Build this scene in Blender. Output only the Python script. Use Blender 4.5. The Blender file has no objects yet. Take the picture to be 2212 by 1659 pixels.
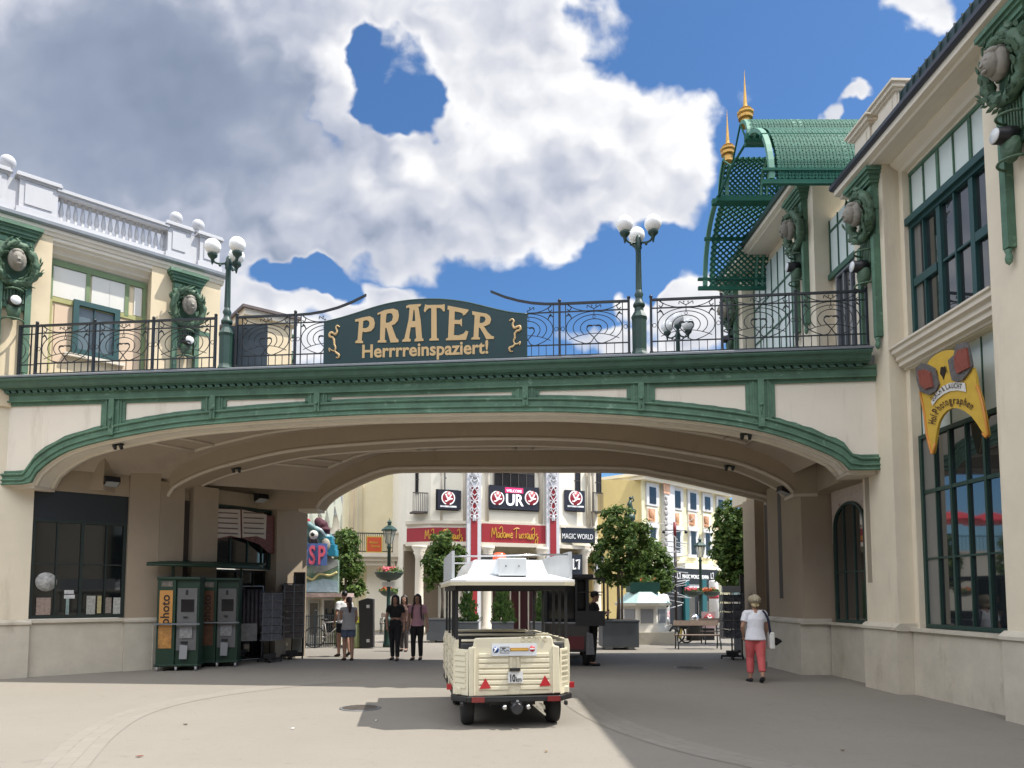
import bpy, bmesh, math, random
from mathutils import Vector, Matrix
R = math.radians
S = bpy.context.scene
COL = S.collection
random.seed(7)

# ------------------------------------------------------------------ camera
FPX, PX0, PY0, PITCH, CAMZ = 1600.0, 1106.0, 1169.0, R(4.25), 1.65   # photo measured on a 2212 x 1659 grid
cam_d = bpy.data.cameras.new('camera'); cam = bpy.data.objects.new('camera', cam_d); COL.objects.link(cam)
cam_d.sensor_width = 36.0; cam_d.lens = FPX / 2212.0 * 36.0
cam_d.shift_y = (PY0 - 829.5) / 2212.0
cam_d.clip_start = 0.1; cam_d.clip_end = 3000
cam.location = (0, 0, CAMZ); cam.rotation_euler = (R(90) + PITCH, 0, 0)
S.camera = cam
CP, SP = math.cos(PITCH), math.sin(PITCH)

def ray(px, py):
    u = (px - PX0) / FPX; v = (PY0 - py) / FPX
    return Vector((u, CP - v * SP, SP + v * CP))
def at(px, py, Y):                       # the point seen at (px, py) at ground distance Y
    d = ray(px, py); t = Y / d.y
    return Vector((d.x * t, Y, CAMZ + d.z * t))
def gnd(px, py, z=0.0):                  # the point seen at (px, py) on the ground
    d = ray(px, py); t = (z - CAMZ) / d.z
    return Vector((d.x * t, d.y * t, z))
def onp(px, py, p0, n):                  # on a plane
    d = ray(px, py); o = Vector((0, 0, CAMZ)); t = (Vector(p0) - o).dot(n) / d.dot(n)
    return o + d * t

# ------------------------------------------------------------------ light
SUN_TO = Vector((0.54, -0.045, 1.0)).normalized()
sd = bpy.data.lights.new('sun', 'SUN'); sun = bpy.data.objects.new('sun', sd); COL.objects.link(sun)
sd.energy = 5.0; sd.angle = R(0.5); sd.color = (1.0, 0.955, 0.88)
sun.rotation_euler = (-SUN_TO).to_track_quat('-Z', 'Y').to_euler()
S.view_settings.view_transform = 'Standard'; S.view_settings.look = 'None'
S.view_settings.exposure = 0.50; S.view_settings.gamma = 1.0
try: S.view_settings.use_curve_mapping = False
except Exception: pass
try:
    S.cycles.max_bounces = 8; S.cycles.diffuse_bounces = 5; S.cycles.glossy_bounces = 4; S.cycles.transmission_bounces = 6; S.cycles.transparent_max_bounces = 12
    S.cycles.use_denoising = True
except Exception: pass

W = bpy.data.worlds.new('World'); S.world = W; W.use_nodes = True
nt = W.node_tree; nt.nodes.clear()
def NN(t, **k):
    n = nt.nodes.new(t)
    for a, b in k.items(): setattr(n, a, b)
    return n
def LK(a, b): nt.links.new(a, b)
def mth(op, a, b=None, c=None, clamp=False):
    n = NN('ShaderNodeMath', operation=op, use_clamp=clamp)
    for i, x in enumerate((a, b, c)):
        if x is None: continue
        if isinstance(x, (int, float)): n.inputs[i].default_value = x
        else: LK(x, n.inputs[i])
    return n.outputs[0]
def vmt(op, a, b=None):
    n = NN('ShaderNodeVectorMath', operation=op)
    for i, x in enumerate((a, b)):
        if x is None: continue
        if isinstance(x, (tuple, Vector)): n.inputs[i].default_value = tuple(x)
        else: LK(x, n.inputs[i])
    return n
def smooth(x, lo, hi, to0=0.0, to1=1.0):
    n = NN('ShaderNodeMapRange', interpolation_type='SMOOTHSTEP')
    LK(x, n.inputs['Value']); n.inputs['From Min'].default_value = lo; n.inputs['From Max'].default_value = hi
    n.inputs['To Min'].default_value = to0; n.inputs['To Max'].default_value = to1
    return n.outputs['Result']
def mixc(f, a, b):
    n = NN('ShaderNodeMix', data_type='RGBA')
    for i, x in ((0, f), (6, a), (7, b)):
        if isinstance(x, (int, float)): n.inputs[i].default_value = x
        elif isinstance(x, tuple): n.inputs[i].default_value = x + (1,)
        else: LK(x, n.inputs[i])
    return n.outputs[2]
sky = NN('ShaderNodeTexSky', sky_type='NISHITA', sun_disc=False)
sky.sun_elevation = math.asin(SUN_TO.z); sky.sun_rotation = math.atan2(SUN_TO.x, SUN_TO.y)
sky.air_density = 1.0; sky.dust_density = 0.6; sky.ozone_density = 2.0; sky.altitude = 200
tc = NN('ShaderNodeTexCoord'); DIR = tc.outputs['Generated']
sep = NN('ShaderNodeSeparateXYZ'); LK(DIR, sep.inputs[0])
yab = mth('MAXIMUM', mth('ABSOLUTE', sep.outputs[1]), 0.12)
uu = mth('DIVIDE', sep.outputs[0], yab); ww = mth('DIVIDE', sep.outputs[2], yab)
cmb = NN('ShaderNodeCombineXYZ'); LK(uu, cmb.inputs[0]); LK(ww, cmb.inputs[1]); UV = cmb.outputs[0]
def noise(vec, scale, detail=6, rough=0.55, off=(0, 0, 0), dist=0.0):
    v = vmt('ADD', vec, off).outputs[0]
    n = NN('ShaderNodeTexNoise', noise_dimensions='2D'); LK(v, n.inputs['Vector']); n.inputs['Scale'].default_value = scale
    n.inputs['Detail'].default_value = detail; n.inputs['Roughness'].default_value = rough; n.inputs['Distortion'].default_value = dist
    return n.outputs['Fac']
def dirspace(px, py):
    d = ray(px, py); return d.x / d.y, d.z / d.y
FILL_LIFT = 3.0
# the cloud banks of that afternoon: (centre x, y, radius x, y, amount)
w2 = NN('ShaderNodeTexNoise', noise_dimensions='2D'); LK(UV, w2.inputs['Vector']); w2.inputs['Scale'].default_value = 14.0; w2.inputs['Detail'].default_value = 3
warp_n = NN('ShaderNodeTexNoise', noise_dimensions='2D'); LK(UV, warp_n.inputs['Vector']); warp_n.inputs['Scale'].default_value = 3.5; warp_n.inputs['Detail'].default_value = 2
warp = vmt('MULTIPLY', vmt('SUBTRACT', warp_n.outputs['Color'], (0.5, 0.5, 0.5)).outputs[0], (0.20, 0.14, 0.0)).outputs[0]
UVW = vmt('ADD', vmt('ADD', UV, warp).outputs[0], vmt('MULTIPLY', vmt('SUBTRACT', w2.outputs['Color'], (0.5, 0.5, 0.5)).outputs[0], (0.07, 0.07, 0.0)).outputs[0]).outputs[0]
def blobs(lst):
    acc = None
    for px, py, rx, ry, a in lst:
        uc, wc = dirspace(px, py); ru = dirspace(px + rx, py)[0] - uc; rw = dirspace(px, py - ry)[1] - wc
        d = vmt('SUBTRACT', UVW, (uc, wc, 0.0)).outputs[0]
        d = vmt('MULTIPLY', d, (1 / ru, 1 / rw, 0.0)).outputs[0]
        l = vmt('LENGTH', d).outputs['Value']
        c = smooth(l, 0.35, 1.35, a, 0.0)
        acc = c if acc is None else (mth('MAXIMUM', acc, c) if a > 0 else mth('ADD', acc, c))
    return acc
cover = blobs([(150, 330, 640, 560, 1.0), (560, 60, 420, 190, 0.9), (980, 70, 350, 150, 1.0), (1150, 60, 140, 150, .8), (1130, 170, 170, 120, .9),
    (700, 210, 70, 120, 1.0), (1010, 330, 330, 160, 1.0), (1180, 330, 300, 180, 1.0), (1390, 340, 170, 130, 1.0), (900, 470, 420, 140, 1.0), (620, 470, 250, 160, 1.0), (330, 560, 420, 190, .9),
    (1000, 500, 250, 90, .9), (820, 660, 150, 55, .75), (560, 660, 230, 70, .65), (1305, 640, 60, 60, .8), (1490, 660, 150, 95, 1.0), (1760, 700, 240, 100, .9), (1290, 740, 190, 40, .7),
    (2000, 20, 120, 60, .62), (1830, 248, 55, 26, .75), (250, 760, 420, 200, .9), (520, 660, 130, 90, .7),
    (-900, 500, 700, 600, .9), (3200, 400, 500, 380, .8), (2700, 900, 400, 160, .8), (600, -900, 900, 350, .7), (2000, -1200, 500, 300, .6)])
hole = blobs([(775, 140, 80, 66, -.60), (880, 140, 150, 76, -.72), (935, 190, 90, 62, -.5), (800, 245, 74, 54, -.62), (752, 200, 54, 70, -.5), (870, 220, 90, 50, -.42), (655, 605, 75, 45, -1.0), (1270, 570, 150, 75, -1.1), (1400, 480, 90, 60, -.6)])
wisp = blobs([(832, 188, 60, 54, .55), (795, 225, 60, 26, .45)])
def voro(vec, scale, off, det=2.0):
    v = vmt('ADD', vec, off).outputs[0]; n = NN('ShaderNodeTexVoronoi', feature='SMOOTH_F1', voronoi_dimensions='2D'); LK(v, n.inputs['Vector']); n.inputs['Scale'].default_value = scale
    n.inputs['Detail'].default_value = det; n.inputs['Roughness'].default_value = 0.55; n.inputs['Lacunarity'].default_value = 2.2; n.inputs['Smoothness'].default_value = 0.55
    return n.outputs['Distance']
UVB = vmt('ADD', UV, vmt('MULTIPLY', vmt('SUBTRACT', w2.outputs['Color'], (0.5, 0.5, 0.5)).outputs[0], (0.055, 0.055, 0.0)).outputs[0]).outputs[0]
def height(off):
    a_ = voro(UVB, 9.0, off, 1.6); n_ = noise(UVB, 5.0, 6, 0.55, (off[0] + 4.0, off[1] + 1.3, off[2]))
    return mth('ADD', mth('MULTIPLY', a_, -0.75), mth('MULTIPLY', n_, 0.9))
h0 = height((0, 0, 0)); h1 = height((0.014, 0.026, 0)); 
n1 = noise(UV, 5.5, 7, 0.58, (3.1, 1.7, 0.4), 0.25); nf = noise(UV, 22, 3, 0.6, (5.1, 0.7, 0.4))
cov = mth('ADD', mth('ADD', cover, hole), mth('ADD', mth('MULTIPLY', mth('SUBTRACT', n1, 0.5), 1.0), mth('ADD', mth('MULTIPLY', h0, 0.50), mth('MULTIPLY', mth('SUBTRACT', nf, .5), .16))))
cov = mth('ADD', mth('ADD', cov, 0.10), wisp)
alpha = smooth(cov, 0.27, 0.66)
rel = mth('MULTIPLY', mth('SUBTRACT', h0, h1), 0.55)
dark = blobs([(200, 230, 560, 290, 1.0), (600, 330, 230, 200, .80), (420, 420, 300, 110, .62), (840, 560, 300, 110, .36), (1110, 440, 170, 100, .26), (1290, 480, 190, 70, .30), (330, 620, 330, 100, .60), (1010, 225, 150, 60, .34), (1000, 330, 90, 60, .2), (-900, 400, 500, 500, .8)])
lightb = blobs([(700, 200, 55, 95, .42), (700, 390, 120, 70, .30), (860, 330, 90, 50, .25), (1200, 250, 230, 110, .26), (1440, 290, 120, 70, .28), (1500, 630, 130, 60, .28), (1305, 620, 60, 60, .25), (1230, 90, 80, 70, .2)])
relief_w = smooth(dark, 0.55, 0.95, 1.0, 0.16)
edge = mth('MULTIPLY', smooth(cov, 0.55, 1.0, 0.16, 0.0), relief_w)
bright = mth('ADD', mth('ADD', mth('SUBTRACT', mth('ADD', 0.72, lightb), mth('MULTIPLY', dark, 0.50)), mth('MULTIPLY', rel, relief_w)), edge)
bright = mth('ADD', bright, mth('MULTIPLY', mth('SUBTRACT', noise(UV, 2.6, 5, 0.5, (1.0, 5.0, 0)), 0.5), 0.36))
cr = NN('ShaderNodeValToRGB'); LK(bright, cr.inputs[0]); e_ = cr.color_ramp.elements
e_[0].position = 0.0; e_[0].color = (0.175, 0.225, 0.33, 1); e_[1].position = 1.0; e_[1].color = (0.95, 0.95, 0.96, 1)
for ps_, c_ in ((0.25, (0.29, 0.345, 0.46, 1)), (0.5, (0.50, 0.535, 0.635, 1)), (0.75, (0.72, 0.735, 0.79, 1))): k_ = e_.new(ps_); k_.color = c_
# added lift: unseen cloud overhead, left and behind brightened to fill the shade
lift = mth('MAXIMUM', mth('MAXIMUM', smooth(sep.outputs[2], 0.62, 0.85, 0.0, 0.22), smooth(sep.outputs[1], -0.02, -0.30)), smooth(sep.outputs[0], -0.57, -0.78, 0.0, 1.5))
lift = mth('MULTIPLY', lift, smooth(sep.outputs[2], 0.40, 0.60))
cloudcol = NN('ShaderNodeVectorMath', operation='SCALE'); LK(cr.outputs[0], cloudcol.inputs[0]); LK(mth('ADD', 1.0, mth('MULTIPLY', lift, FILL_LIFT)), cloudcol.inputs['Scale']); cloudcol = cloudcol.outputs[0]
alpha = mth('MAXIMUM', alpha, mth('MINIMUM', lift, 0.9))
skyt = NN('ShaderNodeMix', data_type='RGBA', blend_type='MULTIPLY'); skyt.inputs[0].default_value = 1.0
LK(sky.outputs[0], skyt.inputs[6]); skyt.inputs[7].default_value = (0.76, 1.12, 1.44, 1)
SKY_S = 0.10
scl = NN('ShaderNodeVectorMath', operation='SCALE'); LK(cloudcol, scl.inputs[0]); scl.inputs['Scale'].default_value = 1.0 / SKY_S
horizon_fade = smooth(ww, -0.02, 0.06)
fin = mixc(mth('MULTIPLY', alpha, horizon_fade), skyt.outputs[2], scl.outputs[0])
bg = NN('ShaderNodeBackground'); bg.inputs['Strength'].default_value = SKY_S * 0.765; LK(fin, bg.inputs['Color'])
wo = NN('ShaderNodeOutputWorld'); LK(bg.outputs[0], wo.inputs['Surface'])

# ------------------------------------------------------------------ materials
MATS = {}
def mat(name, col, rough=0.6, metal=0.0, var=0.0, vscale=3.0, bump=0.0, bscale=30.0, emit=None, estr=1.0, spec=0.5, stain=None, coat=0.0, alpha=1.0, col2=None):
    if name in MATS: return MATS[name]
    m = bpy.data.materials.new(name); m.use_nodes = True; t = m.node_tree; b = t.nodes['Principled BSDF']
    b.inputs['Base Color'].default_value = tuple(col) + (1,); b.inputs['Roughness'].default_value = rough; b.inputs['Metallic'].default_value = metal
    b.inputs['Specular IOR Level'].default_value = spec
    if coat: b.inputs['Coat Weight'].default_value = coat; b.inputs['Coat Roughness'].default_value = 0.05
    if alpha < 1: b.inputs['Alpha'].default_value = alpha
    def nd(ty): return t.nodes.new(ty)
    tx = nd('ShaderNodeTexCoord')
    if var or stain or col2:
        n = nd('ShaderNodeTexNoise'); n.inputs['Scale'].default_value = vscale; n.inputs['Detail'].default_value = 8; n.inputs['Roughness'].default_value = 0.65
        t.links.new(tx.outputs['Object'], n.inputs['Vector'])
        r = nd('ShaderNodeMapRange'); r.inputs['From Min'].default_value = 0.3; r.inputs['From Max'].default_value = 0.7
        t.links.new(n.outputs['Fac'], r.inputs['Value'])
        mx = nd('ShaderNodeMix'); mx.data_type = 'RGBA'
        t.links.new(r.outputs[0], mx.inputs[0])
        mx.inputs[6].default_value = tuple(c * (1 - var) for c in col) + (1,)
        c2 = col2 or tuple(min(1, c * (1 + var)) for c in col)
        mx.inputs[7].default_value = tuple(c2) + (1,)
        out = mx.outputs[2]
        if stain:
            n2 = nd('ShaderNodeTexNoise'); n2.inputs['Scale'].default_value = stain[1]; n2.inputs['Detail'].default_value = 6; n2.inputs['Roughness'].default_value = 0.7
            mp = nd('ShaderNodeMapping'); mp.inputs['Scale'].default_value = stain[4] if len(stain) > 4 else (1, 1, 0.3); mp.inputs['Location'].default_value = (3.3, 1.2, 7.7)
            t.links.new(tx.outputs['Object'], mp.inputs[0]); t.links.new(mp.outputs[0], n2.inputs['Vector'])
            r2 = nd('ShaderNodeMapRange'); r2.inputs['From Min'].default_value = stain[2]; r2.inputs['From Max'].default_value = stain[2] + stain[3]
            t.links.new(n2.outputs['Fac'], r2.inputs['Value'])
            m2 = nd('ShaderNodeMix'); m2.data_type = 'RGBA'; t.links.new(r2.outputs[0], m2.inputs[0]); t.links.new(out, m2.inputs[6]); m2.inputs[7].default_value = tuple(stain[0]) + (1,)
            out = m2.outputs[2]
        t.links.new(out, b.inputs['Base Color'])
    if bump:
        n = nd('ShaderNodeTexNoise'); n.inputs['Scale'].default_value = bscale; n.inputs['Detail'].default_value = 6
        t.links.new(tx.outputs['Object'], n.inputs['Vector'])
        bp = nd('ShaderNodeBump'); bp.inputs['Strength'].default_value = bump; bp.inputs['Distance'].default_value = 0.02
        t.links.new(n.outputs['Fac'], bp.inputs['Height']); t.links.new(bp.outputs[0], b.inputs['Normal'])
    if emit: b.inputs['Emission Color'].default_value = tuple(emit) + (1,); b.inputs['Emission Strength'].default_value = estr
    MATS[name] = m; return m
def srgb(r, g, b):
    f = lambda c: ((c / 255 + 0.055) / 1.055) ** 2.4 if c > 10 else c / 255 / 12.92
    return (f(r), f(g), f(b))

M_cream = mat('cream_plaster', (0.60, 0.50, 0.34), 0.85, var=0.05, vscale=2.0, bump=0.12, bscale=60, stain=((0.50, 0.41, 0.28), 1.3, 0.60, 0.25))
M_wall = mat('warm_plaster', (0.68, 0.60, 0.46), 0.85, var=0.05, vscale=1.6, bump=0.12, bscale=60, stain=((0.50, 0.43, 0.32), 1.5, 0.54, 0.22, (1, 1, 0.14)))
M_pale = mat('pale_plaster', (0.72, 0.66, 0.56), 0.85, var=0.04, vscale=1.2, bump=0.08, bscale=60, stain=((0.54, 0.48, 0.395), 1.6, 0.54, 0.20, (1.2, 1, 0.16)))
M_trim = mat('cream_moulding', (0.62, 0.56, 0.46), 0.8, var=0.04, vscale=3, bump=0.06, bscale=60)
M_passage_shade = mat('shaded_passage_plaster', (0.35, 0.28, 0.20), 0.9, var=0.05, vscale=1.2, bump=0.1, bscale=50, stain=((0.28, 0.22, 0.155), 0.9, 0.56, 0.2))  # wall plaster with the shade under the bridge put into its colour
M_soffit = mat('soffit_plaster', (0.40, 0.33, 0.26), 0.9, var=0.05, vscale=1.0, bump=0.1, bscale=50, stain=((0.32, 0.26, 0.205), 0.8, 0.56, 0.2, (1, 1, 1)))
M_soffit_rib = mat('soffit_moulding', (0.56, 0.49, 0.40), 0.9, var=0.04, vscale=1.5)
M_green = mat('weathered_green_paint', (0.075, 0.155, 0.10), 0.65, var=0.28, vscale=3.0, bump=0.15, bscale=40, stain=((0.16, 0.27, 0.19), 6.0, 0.59, 0.08, (1, 1, 1)))
M_dkgreen = mat('dark_green_paint', (0.016, 0.046, 0.036), 0.45, var=0.15, vscale=6)
M_cornice = mat('cornice_green_paint', (0.052, 0.122, 0.088), 0.5, var=0.2, vscale=5, bump=0.05)
M_orn = mat('ornament_green', (0.065, 0.12, 0.07), 0.6, var=0.3, vscale=9, bump=0.6, bscale=22)
M_white = mat('white_painted_stone', (0.47, 0.47, 0.485), 0.7, var=0.03, vscale=3, bump=0.06, bscale=60)
M_whiteglobe = mat('opal_globe', (0.82, 0.82, 0.80), 0.25, spec=0.5)
M_iron = mat('black_iron', (0.012, 0.016, 0.018), 0.45, var=0.2, vscale=8)
M_zinc = mat('zinc_sheet', (0.20, 0.215, 0.23), 0.45, metal=0.4, var=0.1, vscale=6)
M_stone = mat('limestone_plinth', (0.50, 0.455, 0.37), 0.8, var=0.10, vscale=2.4, bump=0.12, bscale=45, stain=((0.36, 0.31, 0.235), 2.2, 0.56, 0.18, (1, 1, 0.45)))
M_glass = mat('window_glass', (0.012, 0.016, 0.018), 0.02, spec=1.0, coat=1.0)
M_glassdk = mat('dark_window_glass', (0.006, 0.008, 0.009), 0.04, spec=0.7)
M_panel = mat('pale_window_panel', (0.60, 0.67, 0.64), 0.30, var=0.05, vscale=1.2, spec=0.5)
M_panelw = mat('painted_blind_panel', (0.60, 0.585, 0.53), 0.45, var=0.05, vscale=1.5)
M_teal = mat('teal_frame', (0.016, 0.062, 0.062), 0.45, var=0.1)
M_olive = mat('olive_painted_band', (0.42, 0.40, 0.14), 0.7, var=0.12, vscale=3)
M_stonehead = mat('carved_stone', (0.235, 0.215, 0.18), 0.8, var=0.2, vscale=12, bump=0.4, bscale=24)
M_gold = mat('gilt', (0.50, 0.29, 0.07), 0.45, metal=0.5, var=0.15, vscale=8)
M_black = mat('black_paint', (0.010, 0.010, 0.011), 0.45)
M_rubber = mat('black_rubber', (0.014, 0.014, 0.015), 0.75, var=0.2, vscale=10, bump=0.2, bscale=60)
M_lattice = mat('lattice_green', (0.020, 0.105, 0.072), 0.7, spec=0.2, var=0.12, vscale=6)
M_latticel = mat('lattice_rib_green', (0.10, 0.24, 0.175), 0.6, spec=0.3, var=0.06, vscale=4)

# ------------------------------------------------------------------ mesh building
class MB:
    def __init__(s, M=None): s.bm = bmesh.new(); s.M = M or Matrix.Identity(4); s.mi = 0
    def _v(s, p): return s.bm.verts.new(s.M @ Vector(p))
    def _f(s, vs, smooth=False):
        try:
            f = s.bm.faces.new(vs); f.material_index = s.mi; f.smooth = smooth; return f
        except ValueError: return None
    def poly(s, pts): return s._f([s._v(p) for p in pts])
    def box(s, x0, x1, y0, y1, z0, z1, M=None):
        c = [(x, y, z) for z in (z0, z1) for y in (y0, y1) for x in (x0, x1)]
        if M is not None: c = [M @ Vector(p) for p in c]
        v = [s._v(p) for p in c]
        for q in ((0, 2, 3, 1), (4, 5, 7, 6), (0, 1, 5, 4), (2, 6, 7, 3), (0, 4, 6, 2), (1, 3, 7, 5)): s._f([v[i] for i in q])
        return s
    def cbox(s, c, sx, sy, sz, rz=0, rx=0, ry=0):
        M = Matrix.Translation(Vector(c)) @ Matrix.Rotation(rz, 4, 'Z') @ Matrix.Rotation(ry, 4, 'Y') @ Matrix.Rotation(rx, 4, 'X')
        return s.box(-sx / 2, sx / 2, -sy / 2, sy / 2, -sz / 2, sz / 2, M)
    def prism(s, pts, ex):                  # planar outline (3-D points) swept by vector ex, both caps
        ex = Vector(ex); a = [s._v(p) for p in pts]; b = [s._v(Vector(p) + ex) for p in pts]; n = len(pts)
        s._f(a[::-1]); s._f(b)
        for i in range(n): s._f([a[i], a[(i + 1) % n], b[(i + 1) % n], b[i]])
        return s
    def strip(s, A, B, close=False, smooth=False):   # quads between two polylines
        a = [s._v(p) for p in A]; b = [s._v(p) for p in B]; n = len(A)
        for i in range(n if close else n - 1): j = (i + 1) % n; s._f([a[i], a[j], b[j], b[i]], smooth)
        return s
    def grid(s, rows, closeu=False, smooth=True):
        V = [[s._v(p) for p in r] for r in rows]; n = len(rows[0])
        for i in range(len(V) - 1):
            for j in range(n if closeu else n - 1): k = (j + 1) % n; s._f([V[i][j], V[i][k], V[i + 1][k], V[i + 1][j]], smooth)
        return V
    def sweep(s, prof, path, cap=True, smooth=False):   # prof [(a,b)] rectangle-like section; path list of (origin, va, vb)
        rows = [[o + va * a + vb * b for a, b in prof] for o, va, vb in path]
        V = s.grid(rows, True, smooth)
        if cap: s._f(V[0][::-1]); s._f(V[-1])
        return s
    def tube(s, pts, r, n=6, cap=True, rads=None):
        pts = [Vector(p) for p in pts]; m = len(pts); rows = []
        prev = None
        for i in range(m):
            d = (pts[min(i + 1, m - 1)] - pts[max(i - 1, 0)])
            if d.length < 1e-9: d = Vector((0, 0, 1))
            d.normalize()
            if prev is None:
                h = Vector((0, 0, 1)) if abs(d.z) < 0.9 else Vector((1, 0, 0)); a = d.cross(h).normalized()
            else:
                a = prev - d * prev.dot(d)
                a = a.normalized() if a.length > 1e-6 else d.orthogonal().normalized()
            prev = a; b = d.cross(a); rr = rads[i] if rads else r
            rows.append([pts[i] + a * math.cos(2 * math.pi * k / n) * rr + b * math.sin(2 * math.pi * k / n) * rr for k in range(n)])
        V = s.grid(rows, True, n > 5)
        if cap: s._f(V[0][::-1]); s._f(V[-1])
        return s
    def lathe(s, prof, c=(0, 0, 0), n=16, axis='Z', smooth=True):   # prof [(r,z)]
        c = Vector(c); rows = []
        for r, z in prof:
            row = []
            for k in range(n):
                a = 2 * math.pi * k / n; x, y = max(r, 1e-4) * math.cos(a), max(r, 1e-4) * math.sin(a)
                p = (x, y, z) if axis == 'Z' else ((x, z, y) if axis == 'Y' else (z, x, y))
                row.append(c + Vector(p))
            rows.append(row)
        V = s.grid(rows, True, smooth); s._f(V[0][::-1]); s._f(V[-1]); return s
    def ball(s, c, r, n=16, sc=(1, 1, 1), M=None):
        c = Vector(c); m = max(6, n // 2); rows = []
        for i in range(m + 1):
            t = math.pi * i / m; row = []
            for k in range(n):
                a = 2 * math.pi * k / n
                p = Vector((math.sin(t) * math.cos(a) * r * sc[0], math.sin(t) * math.sin(a) * r * sc[1], -math.cos(t) * r * sc[2]))
                if i in (0, m): p.x *= 0; p.y *= 0; p += Vector((math.cos(a), math.sin(a), 0)) * 1e-4
                if M is not None: p = M @ p
                row.append(c + p)
            rows.append(row)
        s.grid(rows, True, True); return s
    def mesh(s, name, inv=None, weld=False, normals=True):
        if weld: bmesh.ops.remove_doubles(s.bm, verts=s.bm.verts, dist=1e-5)
        if inv is not None: s.bm.transform(inv)
        if normals: bmesh.ops.recalc_face_normals(s.bm, faces=s.bm.faces)
        me = bpy.data.meshes.new(name); s.bm.to_mesh(me); s.bm.free(); return me

def T4(loc, rz=0): return Matrix.Translation(Vector(loc)) @ Matrix.Rotation(rz, 4, 'Z')
class Thing:
    def __init__(s, name, label, cat, loc=(0, 0, 0), rz=0, group=None, kind=None):
        s.o = bpy.data.objects.new(name, None); COL.objects.link(s.o); s.o.empty_display_size = 0.1
        s.o.location = loc; s.o.rotation_euler = (0, 0, rz); s.inv = T4(loc, rz).inverted()
        tag(s.o, label, cat, group, kind)
    def part(s, name, mb, m, parent=None, world=False, label=None, weld=False, bevel=0):
        me = mb.mesh(name, s.inv if world else None, weld) if isinstance(mb, MB) else mb
        o = bpy.data.objects.new(name, me); COL.objects.link(o)
        for x in (m if isinstance(m, (list, tuple)) else [m]): me.materials.append(x)
        o.parent = parent if parent is not None else s.o
        if label: o['label'] = label
        if bevel:
            b = o.modifiers.new('bevel', 'BEVEL'); b.width = bevel; b.segments = 2; b.limit_method = 'ANGLE'
        return o
def tag(o, label=None, cat=None, group=None, kind=None):
    if label: o['label'] = label
    if cat: o['category'] = cat
    if group: o['group'] = group
    if kind: o['kind'] = kind
    return o
def single(name, mb, m, label=None, cat=None, group=None, kind=None, bevel=0):
    me = mb.mesh(name) if isinstance(mb, MB) else mb
    o = bpy.data.objects.new(name, me); COL.objects.link(o)
    for x in (m if isinstance(m, (list, tuple)) else [m]): me.materials.append(x)
    if bevel:
        b = o.modifiers.new('bevel', 'BEVEL'); b.width = bevel; b.segments = 2; b.limit_method = 'ANGLE'
    return tag(o, label, cat, group, kind)
def copy_thing(root, loc, rz, label=None, group=None, scale=None):
    r = root.copy(); COL.objects.link(r); r.location = loc; r.rotation_euler = (0, 0, rz)
    if scale: r.scale = (scale,) * 3
    if label: r['label'] = label
    if group: r['group'] = group
    for ch in list(root.children):
        c = ch.copy(); COL.objects.link(c); c.parent = r
        for g in list(ch.children):
            d = g.copy(); COL.objects.link(d); d.parent = c
    return r
def text_mesh(txt, size, depth=0.004, M=None, align='CENTER', offset=0.0, sx=1.0, shear=0.0, space=1.0):
    cu = bpy.data.curves.new('lettering', 'FONT'); cu.body = txt; cu.size = size; cu.extrude = depth; cu.align_x = align; cu.offset = offset; cu.shear = shear; cu.space_character = space
    cu.resolution_u = 3
    ob = bpy.data.objects.new('lettering', cu); COL.objects.link(ob)
    dg = bpy.context.evaluated_depsgraph_get(); me = bpy.data.meshes.new_from_object(ob.evaluated_get(dg))
    bpy.data.objects.remove(ob); bpy.data.curves.remove(cu)
    me.transform(Matrix.Diagonal((sx, 1, 1, 1)))
    if M is not None: me.transform(M)
    me.name = 'lettering'; return me
def upright(o, ex, up=Vector((0, 0, 1))):       # matrix putting text x along ex, y along up
    ex = Vector(ex).normalized(); n = ex.cross(up).normalized(); u = n.cross(ex)
    M = Matrix((ex, u, n)).transposed().to_4x4(); M.translation = Vector(o); return M
def join_mesh(meshes):
    bm = bmesh.new()
    for m in meshes: bm.from_mesh(m)
    me = bpy.data.meshes.new('lettering'); bm.to_mesh(me); bm.free(); return me
def lerp(a, b, t): return a + (b - a) * t
def ipol(pts, x):
    if x <= pts[0][0]: return pts[0][1]
    for (a, b), (c, d) in zip(pts, pts[1:]):
        if x <= c: return b + (d - b) * (x - a) / max(c - a, 1e-9)
    return pts[-1][1]
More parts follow.
